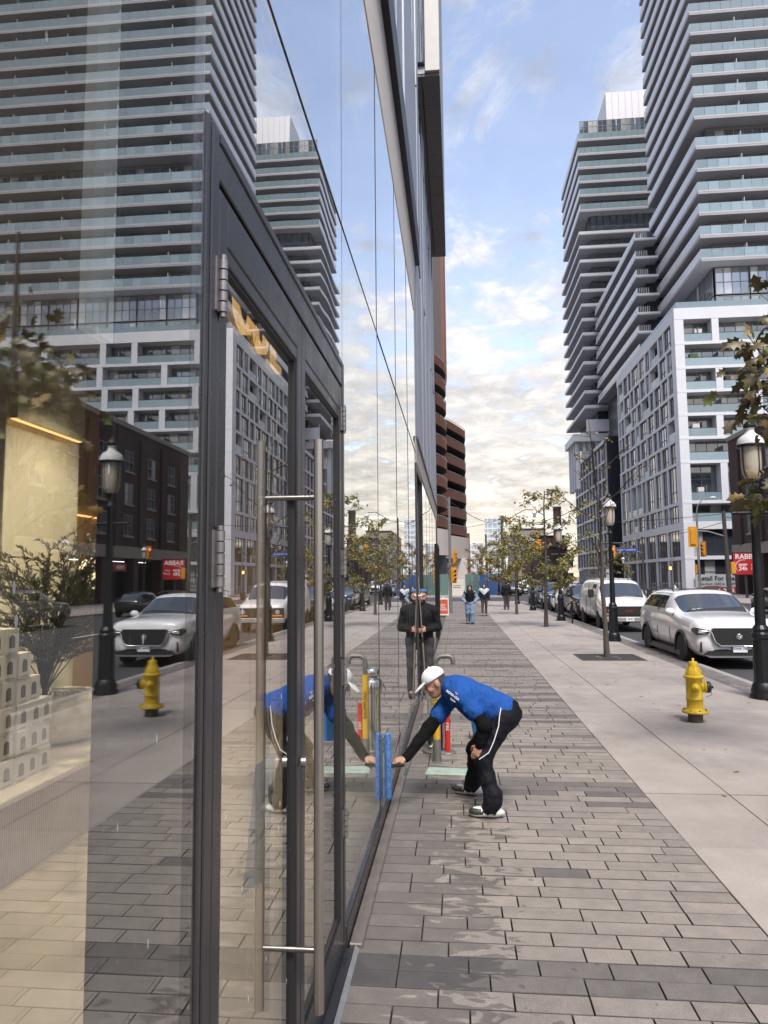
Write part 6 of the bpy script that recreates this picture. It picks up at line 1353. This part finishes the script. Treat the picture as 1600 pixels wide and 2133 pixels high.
l0 = lamp_post('black acorn street lamp nearest the camera beside the white sport utility car', (4.95, 12.55, 0))
for lbl, p in (('black acorn street lamp standing behind the bare young tree', (4.83, 23.3, 0)), ('black acorn street lamp between the white van and the leafy tree', (4.72, 34.0, 0)), ('black acorn street lamp by the small far tree', (4.55, 44.6, 0)), ('black acorn street lamp last before the crossing', (4.5, 55.2, 0)), ('black acorn street lamp on the far pavement beside the red supermarket sign', (21.4, 51.0, 0)), ('black acorn street lamp on the far pavement under the brick warehouse', (21.3, 40.0, 0)), ('black acorn street lamp on the far pavement past the crossing', (21.4, 96.0, 0)), ('black acorn street lamp past the crossing beside the blue hoarding', (4.7, 82.0, 0))):
    c = copy_tree(l0); c.location = p; c['label'] = lbl
# ------------------------------------------------------------------ trees
BARK = mat('bark_grey', (.085, .072, .062), .9, var=.35, vs_=22, bump=.8, bs_=50); BARKD = mat('twig_dark', (.04, .033, .03), .9)
LEAF_G = mat('leaf_olive_green', (.20, .22, .062), .6, var=.4, vs_=2.2); LEAF_Y = mat('leaf_yellow_brown', (.33, .24, .08), .6, var=.35, vs_=2.0); LEAF_D = mat('leaf_dark_bronze', (.135, .112, .048), .45, var=.5, vs_=3.0); LEAF_B = mat('leaf_green_bright', (.15, .185, .045), .5, var=.45, vs_=3.0)
oak = [(0, 0), (.05, .10), (.22, .16), (.12, .27), (.16, .36), (.36, .45), (.18, .54), (.20, .62), (.30, .74), (.13, .80), (0, 1.0)]
oak = oak + [(-x, y) for x, y in oak[-2:0:-1]]
def leaf_mesh(name, m, s, curl):
    mb = MB(); n = len(oak); ctr = [(0, .3 + .0, 0), (0, .62, 0)]
    vs = [(x * s, y * s, (-abs(x) * .35 - curl * (y - .3) ** 2) * s) for x, y in oak]; mid_ = [(0, y * s, (-curl * (y - .3) ** 2 + .02) * s) for y in (.25, .55, .8)]
    mb.add(vs + mid_, [], 0)
    def near(i): y = oak[i][1]; return n + (0 if y < .4 else 1 if y < .68 else 2)
    for i in range(n):
        j = (i + 1) % n; a, b = near(i), near(j); mb.f.append((i, j, b) if a == b else (i, j, b, a)); mb.m.append(0); mb.sm.append(True)
    mb.add([(-.006 * s, -.28 * s, .01), (.006 * s, -.28 * s, .01), (0, .02 * s, 0)], [(0, 1, 2)])
    return mb.mesh(name, m, False)
def tree(name, label, loc, H, R, nl, leafsets, trunk_r=.05, clear=1.5, nlimb=9, seed=1, leaf=.12, lean=(0, 0), tops=1.0, limbup=.6):
    r = random.Random(seed); t = thing(name, label, 'tree', loc, 0, 'young street trees along the kerb'); tr = MB(); lb = MB(); tw = []
    pts = []; n = 9
    for i in range(n + 1):
        u = i / n; pts.append(Vector((lean[0] * u + r.uniform(-.03, .03) * u * 2, lean[1] * u + r.uniform(-.03, .03) * u, H * .93 * u)))
    tr.tube(pts, [trunk_r * (1.25 if i == 0 else 1) * (1 - .82 * i / n) + .006 for i in range(n + 1)], 9); tr.build('trunk', BARK, t)
    for k in range(nlimb):
        u = clear / H + (1 - clear / H) * (k + r.random() * .6) / nlimb * .92; i = min(n - 1, int(u / .93 * n)); b = pts[i].lerp(pts[min(i + 1, n)], min(1, u / .93 * n - i)); a = k * 2.4 + r.uniform(-.4, .4); sh_ = math.sin(math.pi * min(1, .16 + .84 * (u - clear / H) / (1 - clear / H))) ** .7
        ln = R * sh_ * r.uniform(.75, 1.1); e = b + Vector((math.cos(a) * ln, math.sin(a) * ln, ln * r.uniform(limbup * .6, limbup * 1.4))); mdp = b.lerp(e, .5) + Vector((0, 0, -.06 * ln)); lb.tube([b, mdp, e], [trunk_r * .34 * (1 - u * .5), trunk_r * .22, .004], 6)
        for q in range(7):
            s_ = r.uniform(.25, 1); p = b.lerp(mdp, s_ * 2) if s_ < .5 else mdp.lerp(e, s_ * 2 - 1); aa = a + r.uniform(-1.5, 1.5); l2 = ln * r.uniform(.18, .5); e2 = p + Vector((math.cos(aa) * l2, math.sin(aa) * l2, l2 * r.uniform(-.1, .9))); lb.tube([p, p.lerp(e2, .55) + Vector((r.uniform(-.03, .03), r.uniform(-.03, .03), .02)), e2], [.008, .005, .002], 5); tw.append((p, e2))
    lb.build('branches', BARKD, t)
    if nl:
        lf = MB()
        for k in range(nl):
            p, e = r.choice(tw); s_ = r.random(); c = p.lerp(e, .25 + .8 * s_) + Vector((r.gauss(0, .07), r.gauss(0, .07), r.gauss(0, .06))) * R * .6
            if r.random() > tops and c.z > H * .62: continue
            d = Vector((r.gauss(0, 1), r.gauss(0, 1), -.6 + r.gauss(0, .5))).normalized(); sd_ = d.cross(Vector((r.gauss(0, 1), r.gauss(0, 1), r.gauss(0, 1)))).normalized(); L_ = leaf * r.uniform(.6, 1.2); nn = d.cross(sd_) * .15 * L_; mi = r.choices(range(len(leafsets)), [.45, .35, .2][:len(leafsets)])[0]
            lf.add([c, c + d * .3 * L_ + sd_ * .34 * L_ + nn, c + d * .55 * L_ + sd_ * .16 * L_, c + d * .75 * L_ + sd_ * .30 * L_ + nn, c + d * L_, c + d * .75 * L_ - sd_ * .30 * L_ + nn, c + d * .55 * L_ - sd_ * .16 * L_, c + d * .3 * L_ - sd_ * .34 * L_ + nn], [(0, 1, 2), (2, 3, 4), (0, 2, 4), (0, 4, 6), (4, 5, 6), (0, 6, 7)], mi)
        stuff(lf.build('crown', leafsets, t, fixn=False))
    return t
tree('street_tree', 'nearly bare young tree rising from the square steel grate', (3.70, 18.75, 0), 5.6, 1.15, 60, [LEAF_Y], .062, 2.15, 11, 5, .10, (-.12, 0), 1, 1.0)
tree('street_tree', 'leafy olive-brown young tree beyond the bare one', (3.55, 29.8, 0), 5.9, 1.75, 4600, [LEAF_G, LEAF_Y, LEAF_D], .075, 1.35, 19, 8, .13, (.1, 0), .28, .35)
tree('street_tree', 'third young tree with thinning yellowish leaves farther along', (3.20, 39.8, 0), 5.3, 1.5, 3000, [LEAF_Y, LEAF_G, LEAF_D], .07, 1.4, 13, 12, .14, (0, 0), .4, .4)
tree('street_tree', 'fourth young tree near the crossing with brownish leaves', (3.35, 50.5, 0), 5.2, 1.6, 2600, [LEAF_Y, LEAF_G, LEAF_D], .07, 1.3, 12, 17, .16, (0, 0), .4, .4)
tree('street_tree', 'small brown tree just past the crossing', (3.4, 80.5, 0), 6.2, 2.0, 1400, [LEAF_Y, LEAF_D], .09, 1.6, 12, 23, .22, (0, 0), .6, .4)
tree('street_tree', 'distant brown tree past the hoarding', (3.6, 104, 0), 6.5, 2.3, 1300, [LEAF_Y, LEAF_D], .09, 1.6, 12, 29, .25, (0, 0), .8, .4)
tree('street_tree', 'young tree on the far pavement before the dark gridded block', (23.2, 104, 0), 6.5, 2.0, 1300, [LEAF_G, LEAF_Y], .09, 1.8, 12, 31, .22, (0, 0), .8, .4)
tree('street_tree', 'second young tree on the far pavement along the white block', (23.2, 122, 0), 6.8, 2.2, 1300, [LEAF_Y, LEAF_G], .09, 1.8, 12, 37, .25, (0, 0), .8, .4)
# near oak whose outer sprays hang into the picture from the right
nt2 = thing('street_tree', 'oak with large bronze-green leaves hanging in from the right beside the lamp', 'tree', (3.85, 7.9, 0), 0, 'young street trees along the kerb')
tk = MB(); tk.tube([(0, 0, 0), (.02, .02, 1.4), (0, -.02, 2.8), (.03, 0, 4.2), (.05, .02, 6.2)], [.075, .062, .055, .045, .02], 10); tk.build('trunk', BARK, nt2)
rr = random.Random(41); lm = [leaf_mesh('leaf', m_, s_, c_) for m_, s_, c_ in ((LEAF_D, .225, .5), (LEAF_D, .19, .9), (LEAF_D, .24, .3), (LEAF_B, .20, .6), (LEAF_Y, .20, .6))]
sprays = [((0, 0, 3.15), (-.84, -.35, 4.45), 30, .24), ((0, 0, 3.1), (-.90, -.42, 4.08), 42, .25), ((0, 0, 2.9), (-.80, -.30, 3.80), 34, .21), ((0, 0, 3.4), (-.55, -.38, 4.70), 24, .22), ((0, 0, 3.2), (-.62, -.45, 4.25), 34, .26), ((0, 0, 2.5), (-.42, .75, 2.95), 30, .17), ((0, 0, 2.6), (-.20, .85, 3.02), 22, .2),
          ((0, 0, 3.6), (.6, .3, 4.6), 14, .3), ((0, 0, 4.0), (.5, -.5, 5.0), 12, .3), ((0, 0, 4.4), (.3, .4, 5.6), 12, .3), ((0, 0, 3.3), (.7, -.3, 4.2), 12, .3), ((0, 0, 3.0), (.1, -.9, 3.9), 16, .25), ((0, 0, 3.5), (-.2, -.9, 4.6), 16, .25)]
br_ = MB(); cnt = 0
for b, e, n, sp_ in sprays:
    b, e = Vector(b), Vector(e); m1_ = b.lerp(e, .5) + Vector((0, 0, .12)); br_.tube([b, m1_, e], [.02, .011, .004], 7)
    for k in range(n):
        if cnt >= 300: break
        s_ = rr.uniform(.55, 1.05); c = m1_.lerp(e, (s_ - .5) * 2) + Vector((rr.gauss(0, sp_ * .55), rr.gauss(0, sp_ * .55), rr.gauss(0, sp_ * .5))); anc = m1_.lerp(e, max(0, min(1, (s_ - .5) * 2 - .15)))
        if k % 3 == 0: br_.tube([anc, anc.lerp(c, .6) + Vector((0, 0, .02)), c], [.004, .003, .002], 5)
        d = (c - anc).normalized() * .7 + Vector((rr.gauss(0, .5), rr.gauss(0, .5), -.55 + rr.gauss(0, .35))); q_ = d.normalized().to_track_quat('Y', 'Z') @ Quaternion((0, 1, 0), rr.uniform(-1.3, 1.3)); mi = rr.choices(range(5), [.32, .22, .22, .14, .10] if e.z > 3.3 else [.15, .1, .1, .5, .15])[0]
        o = link('leaf', lm[mi], nt2, c); o.rotation_euler = q_.to_euler(); s2 = rr.uniform(.7, 1.15); o.scale = (s2, s2, s2); cnt += 1
br_.build('branches', BARKD, nt2)
# steel tree grate
gr = thing('tree_grate', 'dark square steel grate around the bare tree', 'grate', (3.72, 18.65, 0)); GRM = mat('grate_steel', (.07, .065, .062), .6, .4, var=.25)
fr = MB(); fr.box((-.76, -.76, -.02), (.76, -.70, .006)); fr.box((-.76, .70, -.02), (.76, .76, .006)); fr.box((-.76, -.70, -.02), (-.70, .70, .006)); fr.box((.70, -.70, -.02), (.76, .70, .006)); fr.build('frame', GRM, gr)
sl_ = MB()
for k in range(28):
    y = -.69 + k * .0495
    for (a, b) in ((-.69, -.26), (.26, .69)) if abs(y) < .27 else ((-.69, .69),): sl_.box((a, y, -.02), (b, y + .028, .004))
stuff(sl_.build('bars', GRM, gr)); MB().lathe([(.25, -.015), (.27, .006), (.29, .004)], 24).build('ring', GRM, gr)
for (x, y, lb) in ((3.55, 29.8, 'pale square tree surround under the leafy tree'), (3.2, 39.8, 'pale square tree surround under the third tree')):
    p_ = MB().box((-.75, -.75, -.02), (.75, .75, .004)).build('tree_surround', M_KERB, None, (x, y, 0)); tag(p_, lb, 'paving')
# grime and a few fallen leaves on the pavement
fl_ = MB(); r9 = random.Random(61)
for k in range(150):
    x, y = (r9.uniform(4.2, 5.3), r9.uniform(4, 30)) if r9.random() < .6 else (r9.uniform(1.8, 4.4), r9.uniform(4, 26))
    a = r9.uniform(0, 6.28); s_ = r9.uniform(.02, .05); c_, d_ = math.cos(a) * s_, math.sin(a) * s_
    fl_.add([(x, y, .006), (x + c_ - d_ * .5, y + d_ + c_ * .5, .012), (x + c_ * 2, y + d_ * 2, .006), (x + c_ + d_ * .5, y + d_ - c_ * .5, .010)], [(0, 1, 2, 3)])
tag(stuff(fl_.build('fallen_leaves', LEAF_Y, None, fixn=False)), 'small dry leaves scattered along the kerb and pavement', 'leaves')
# bike ring, utility chamber lid, pipes, bollard, bucket, pole on the ground
br2 = thing('bike_ring', 'black post and ring bicycle stand by the kerb beside the black car', 'bike stand', (4.95, 32.2, 0)); MB().tube([(0, 0, 0), (0, 0, .95)], .035, 10).build('post', L_BLK, br2); MB().tube([(.24 * math.cos(a), 0, .62 + .24 * math.sin(a)) for a in [2 * math.pi * k / 20 for k in range(21)]], .022, 8).build('ring', L_BLK, br2)
lid = thing('chamber_lid', 'pale green oblong utility chamber lid set in the pavers', 'cover', (-.10, 7.72, 0), R_(-4)); MB().cbox((-.25, -.12, -.02), (.25, .12, .016), .012).build('lid', mat('lid_green', (.27, .35, .31), .7, var=.25, vs_=12, bump=.5), lid); MB().box((-.2, -.02, .0165), (.12, .0, .019)).build('raised_text', mat('lid_rib', (.34, .42, .38), .7), lid)
G_PIPE = mat('galvanised', (.17, .168, .16), .55, .6, var=.25, vs_=18); Y_PIPE = mat('pipe_yellow', (.60, .36, .02), .5, var=.12); R_PIPE = mat('pipe_red', (.50, .02, .02), .45, var=.1); S_MIR = mat('polished_steel', (.60, .60, .60), .12, 1.0, var=.06)
vp = thing('vent_pipe', 'yellow sleeved vent pipe with grey gooseneck top behind the worker', 'pipe', (-.245, 8.15, 0)); MB().lathe([(.052, 0), (.048, .03), (.045, .20), (.038, .24)], 14).build('foot', G_PIPE, vp); MB().tube([(0, 0, .2), (0, 0, .93)], .036, 14).build('sleeve', Y_PIPE, vp)
gk = MB(); gk.tube([(0, 0, .93), (0, 0, 1.06)] + [(.075 - .075 * math.cos(a), 0, 1.06 + .075 * math.sin(a)) for a in [math.pi * k / 10 for k in range(1, 6)]] + [(.14, 0, 1.135)] + [(.14 + .05 * math.sin(a), 0, 1.085 + .05 * math.cos(a)) for a in [math.pi / 2 * k / 4 for k in range(1, 5)]] + [(.19, 0, 1.045)], .027, 12); gk.lathe([(.033, .98), (.033, 1.03)], 12); gk.build('gooseneck', G_PIPE, vp)
put_text('lettering', 'GAS PIPELINE', .05, M_INK, vp, (0, -.0375, .6), (R_(90), R_(90), 0), depth=.001)
bo = thing('steel_bollard', 'polished steel standpipe bollard with twin chrome caps and a round base plate', 'standpipe', (-.27, 8.62, 0)); MB().lathe([(.16, 0), (.165, .012), (.15, .022), (.10, .024)], 24).build('base_plate', G_PIPE, bo); MB().lathe([(.098, .022), (.098, .66)], 24).build('column', S_MIR, bo); MB().lathe([(.112, .66), (.115, .67), (.115, .80), (.105, .815), (.06, .82), (.06, .85), (.085, .86), (.085, .93), (.06, .945), (.001, .95)], 24).build('cap', S_MIR, bo); MB().tube([(-.13, -.03, .78), (-.16, -.03, .70), (-.14, -.03, .62)], .006, 6).build('chain', S_MIR, bo)
rp = thing('red_marker', 'red painted pipe marker beside the steel bollard', 'pipe', (-.135, 8.55, 0)); MB().lathe([(.10, 0), (.10, .012), (.04, .015)], 18).build('base_plate', G_PIPE, rp); MB().tube([(0, 0, .012), (0, 0, .55)], .033, 14).build('sleeve', R_PIPE, rp); put_text('lettering', 'FIRE', .05, M_SWHT, rp, (0, -.035, .3), (R_(90), R_(90), 0), depth=.001)
bk = thing('bucket', 'blue square wash bucket with white rim standing behind the worker', 'bucket', (.33, 9.2, 0)); MB().tube([(0, 0, .0), (0, 0, .36)], [.15, .20], 4, smooth=False, cap=False).add([(-.106, -.106, .005), (.106, -.106, .005), (.106, .106, .005), (-.106, .106, .005)], [(0, 1, 2, 3)]).build('tub', mat('bucket_blue', (.03, .16, .42), .45), bk); MB().tube([(.2, 0, .36), (0, .2, .36), (-.2, 0, .36), (0, -.2, .36), (.2, 0, .36)], .012, 6).build('rim', M_SWHT, bk); MB().tube([(.14, .14, .36), (.12, .12, .50), (-.12, -.12, .50), (-.14, -.14, .36)], .006, 6).build('handle', S_MIR, bk)
gp = thing('cleaning_pole', 'silver cleaning pole with green tip lying along the foot of the glass', 'pole', (0, 0, 0)); MB().tube([(-.515, 9.55, .016), (-.548, 7.75, .016)], .0125, 10).build('tube', POLE, gp); MB().tube([(-.548, 7.75, .016), (-.554, 7.50, .016)], .015, 10).build('tip', mat('tip_green', (.03, .10, .06), .5), gp)
# ------------------------------------------------------------------ traffic signals, poles, wires
T_YEL = mat('signal_yellow', (.62, .27, .02), .5, var=.1); T_BLK = mat('signal_black', (.01, .01, .01), .6); T_RED = mat('signal_red_lit', (1, .1, .05), .4, emit=(1, .10, .03), es=5, var=0); T_OR = mat('hand_orange_lit', (1, .4, .1), .4, emit=(1, .38, .08), es=4, var=0); T_OFF = mat('signal_lens_off', (.03, .03, .02), .3)
W_POLE = mat('utility_pole_wood', (.06, .052, .047), .85, var=.3, vs_=6, streak=(4, 4, .3)); S_POLE = mat('signal_pole_grey', (.24, .245, .25), .5, .5, var=.12); S_BLUE = mat('street_sign_blue', (.02, .06, .30), .5)
def signal(lbl, loc, rz, s=1.0, lit=0, back=True):
    t = thing('traffic_signal', lbl, 'traffic light', loc, rz, 'yellow traffic signals at the crossing')
    MB().cbox((-.19 * s, -.13 * s, -.58 * s), (.19 * s, .13 * s, .58 * s), .02).build('housing', T_YEL, t); MB().cbox((-.34 * s, .02 * s, -.76 * s), (.34 * s, .05 * s, .76 * s), .01).build('backplate', T_YEL, t)
    for k in range(3):
        z = (.37 - .37 * k) * s; MB().lathe([(.14 * s, -.14 * s), (.12 * s, -.15 * s), (.001, -.155 * s)], 16, axis='y', c=(0, 0, z)).build('lens', T_RED if (lit == 1 and k == 0) else T_OFF, t)
        MB().tube([(.145 * s * math.cos(a), -.22 * s, z + .145 * s * math.sin(a)) for a in [math.pi * q / 8 for q in range(9)]], .03 * s, 5).build('visor', T_YEL, t)
    return t
def post(name, lbl, loc, h, r0, r1, m, cat='pole'):
    t = thing(name, lbl, cat, loc); MB().tube([(0, 0, 0), (0, 0, h)], [r0, r1], 12).build('shaft', m, t); return t
p1 = post('utility_pole', 'dark leaning wooden utility pole carrying a signal arm on the far pavement', (21.0, 58.6, 0), 7.0, .19, .14, W_POLE); MB().tube([(0, 0, 5.0), (-1.3, -.1, 5.45), (-2.6, -.15, 5.55)], [.06, .05, .045], 8).build('signal_arm', S_POLE, p1); MB().cbox((.16, -.3, 2.1), (.5, -.1, 3.0), .03).build('control_box', T_YEL, p1); p1.rotation_euler = (0, R_(-1.5), 0)
signal('yellow signal seen from behind on the arm of the leaning wooden pole', (18.35, 58.4, 5.0), R_(185), 1.05)
p2 = post('signal_pole', 'grey signal pole with a curved street light in front of the white block', (19.4, 60.5, 0), 7.0, .11, .08, S_POLE); MB().tube([(0, 0, 7.0), (.1, 0, 7.6), (.5, 0, 8.1), (1.1, 0, 8.3)], [.05, .045, .04, .035], 8).build('lamp_arm', S_POLE, p2); MB().sphere((1.35, 0, 8.26), .26, 12, 8, sc=(1, .5, .35)).build('lamp_head', L_WHT, p2)
signal('yellow signal turned sideways high on the grey signal pole', (19.75, 60.4, 4.1), R_(-60), .8); signal('small yellow pedestrian signal low on the grey pole', (19.1, 60.3, 2.5), R_(70), .62)
signal('yellow signal with a red light beside the warehouse lamp', (25.2, 60.5, 4.4), R_(-60), .75, 1)
p3 = post('signal_pole', 'slim black pole carrying the blue Lower Sherbourne street sign', (20.9, 84, 0), 6.4, .12, .1, W_POLE); MB().tube([(0, 0, 4.6), (-1.6, 0, 5.0), (-3.2, 0, 5.2)], .05, 8).build('signal_arm', S_POLE, p3)
signal('yellow signal showing red over the road at the street sign', (17.55, 83.9, 4.7), 0, 1.0, 1)
ss = thing('street_sign', 'blue street name sign reading Lower Sherbourne', 'sign', (19.1, 83.8, 4.95), 0); MB().cbox((-1.15, -.02, -.25), (1.15, .02, .25), .01).build('plate', S_BLUE, ss); put_text('lettering', 'Lower Sherbourne', .27, M_SWHT, ss, (0, -.03, 0), (R_(90), 0, 0), depth=.005)
p4 = post('utility_pole', 'tall dark wooden utility pole past the crossing with a long lamp arm', (5.05, 80, 0), 8.7, .17, .12, W_POLE); MB().tube([(0, 0, 8.3), (.9, 0, 8.35), (1.7, 0, 8.9), (2.6, 0, 9.35), (3.5, 0, 9.3)], .04, 8).build('lamp_arm', W_POLE, p4); MB().lathe([(.28, 8.9), (.26, 9.05), (.12, 9.2), (.04, 9.3)], 14, c=(3.55, 0, 0)).build('lamp_shade', L_WHT, p4); MB().lathe([(.08, 8.45), (.17, 8.55), (.19, 8.9)], 14, c=(3.55, 0, 0)).build('lamp_globe', L_GLS, p4); MB().tube([(0, 0, 5.2), (2.0, 0, 5.7), (3.9, 0, 5.8)], .05, 8).build('signal_arm', S_POLE, p4)
signal('yellow signal seen from behind hanging over the road beyond the trees', (8.85, 79.9, 5.2), R_(180), 1.1)
ss = thing('street_sign', 'dark blue street name sign hanging from the arm past the crossing', 'sign', (6.6, 79.8, 5.15), 0); MB().cbox((-1.0, -.02, -.22), (1.0, .02, .22), .01).build('plate', S_BLUE, ss)
p5 = post('utility_pole', 'second wooden utility pole farther past the crossing', (4.6, 112, 0), 8.6, .16, .12, W_POLE)
p6 = post('signal_pole', 'grey signal pole at the corner beyond the shopfront', (-.34, 41.5, 0), 6.6, .09, .07, S_POLE); MB().cbox((-.17, -.1, 2.55), (.17, .1, 2.8), .02).build('junction_box', G_PIPE, p6)
signal('yellow signal on the corner pole turned to the cross street, upper one', (-.06, 41.4, 3.15), R_(60), .55); signal('yellow signal low on the corner pole beyond the shopfront', (-.12, 41.4, 2.15), R_(40), .6)
ph = post('signal_pole', 'slim pole with a lit orange hand signal on the far corner', (24.6, 86, 0), 4.0, .08, .07, S_POLE); MB().cbox((-.5, -.25, 2.6), (-.05, .05, 3.1), .02).build('hand_signal', T_BLK, ph); MB().cbox((-.42, -.262, 2.68), (-.13, -.252, 3.02), .005).build('hand_lens', T_OR, ph)
WIRE = mat('cable_black', (.012, .012, .013), .6)
def wire(a, b, sag, lbl):
    a, b = Vector(a), Vector(b); pts = []
    for k in range(15):
        u = k / 14; p = a.lerp(b, u); p.z -= sag * 4 * u * (1 - u); pts.append(tuple(p))
    tag(MB().tube(pts, .022, 5).build('overhead_wire', WIRE), lbl, 'cable', 'overhead street wires')
wire((21.0, 58.6, 6.8), (5.05, 80, 8.2), .5, 'overhead wire from the leaning pole to the tall wooden pole'); wire((21.0, 58.6, 6.5), (29.3, 60, 8.0), .5, 'overhead wire from the leaning pole to the warehouse'); wire((5.05, 80, 7.9), (-.34, 41.5, 6.4), .5, 'overhead wire from the tall wooden pole to the corner pole')
wire((5.05, 80, 7.6), (4.6, 112, 8.2), .4, 'overhead wire running between the two wooden poles'); wire((5.05, 80, 8.4), (-2.0, 100, 9.0), .5, 'overhead wire from the tall wooden pole to the wavy building'); wire((21.0, 58.6, 6.2), (20.9, 84, 6.3), .3, 'overhead wire along the far kerb')
# sandwich board outside the next shop
sb = thing('sandwich_board', 'white framed sandwich board with an orange-red poster on the pavement', 'sign', (-.72, 38.2, 0), R_(4)); SBW = mat('board_white', (.72, .72, .70), .5)
fr = MB(); fr.box((-.30, -.02, .05), (-.25, .02, .95)); fr.box((.25, -.02, .05), (.30, .02, .95)); fr.box((-.25, -.02, .05), (.25, .02, .12)); fr.box((-.25, -.02, .86), (.25, .02, .91)); fr.tube([(-.09, 0, .91), (-.06, 0, .97), (.06, 0, .97), (.09, 0, .91)], .018, 6); fr.build('frame', SBW, sb); MB().box((-.25, -.012, .12), (.25, .012, .86)).build('poster', mat('poster_orange', (.60, .10, .05), .6, var=.3, vs_=9), sb)
for k, tx in enumerate(('Join', 'Our', 'TEAM')): put_text('lettering', tx, .15, M_SWHT, sb, (0, -.016, .60 - k * .13), (R_(90), 0, 0), depth=.002, bold=.003)
b2 = MB(); b2.box((-.29, .30, .0), (.29, .33, .95)); b2.build('rear_panel', SBW, sb)
# next shop doorway beyond the grey building
nd_ = thing('corner_shop_entry', 'black framed glass entrance at the far end of the shopfront', 'entrance', (GX, 23.4, 0))
for (y0, y1) in ((0, .06), (1.1, 1.16), (2.2, 2.26)): MB().box((-.05, y0, 0), (.05, y1, 3.0)).build('post', M_FRAME2, nd_)
MB().box((-.05, 0, 3.0), (.05, 2.26, 3.1)).build('head', M_FRAME2, nd_); MB().box((-.02, .06, .05), (.0, 1.1, 3.0)).build('pane', G_D, nd_); MB().box((-.02, 1.16, .05), (.0, 2.2, 3.0)).build('pane', G_D, nd_); MB().box((-.3, 0, 3.1), (-.02, 2.26, 3.9)).build('panel', M_PANEL_D, nd_); MB().box((-6, 2.3, 0), (-.02, 2.5, 3.9)).build('return_wall', M_PANEL_D, nd_)
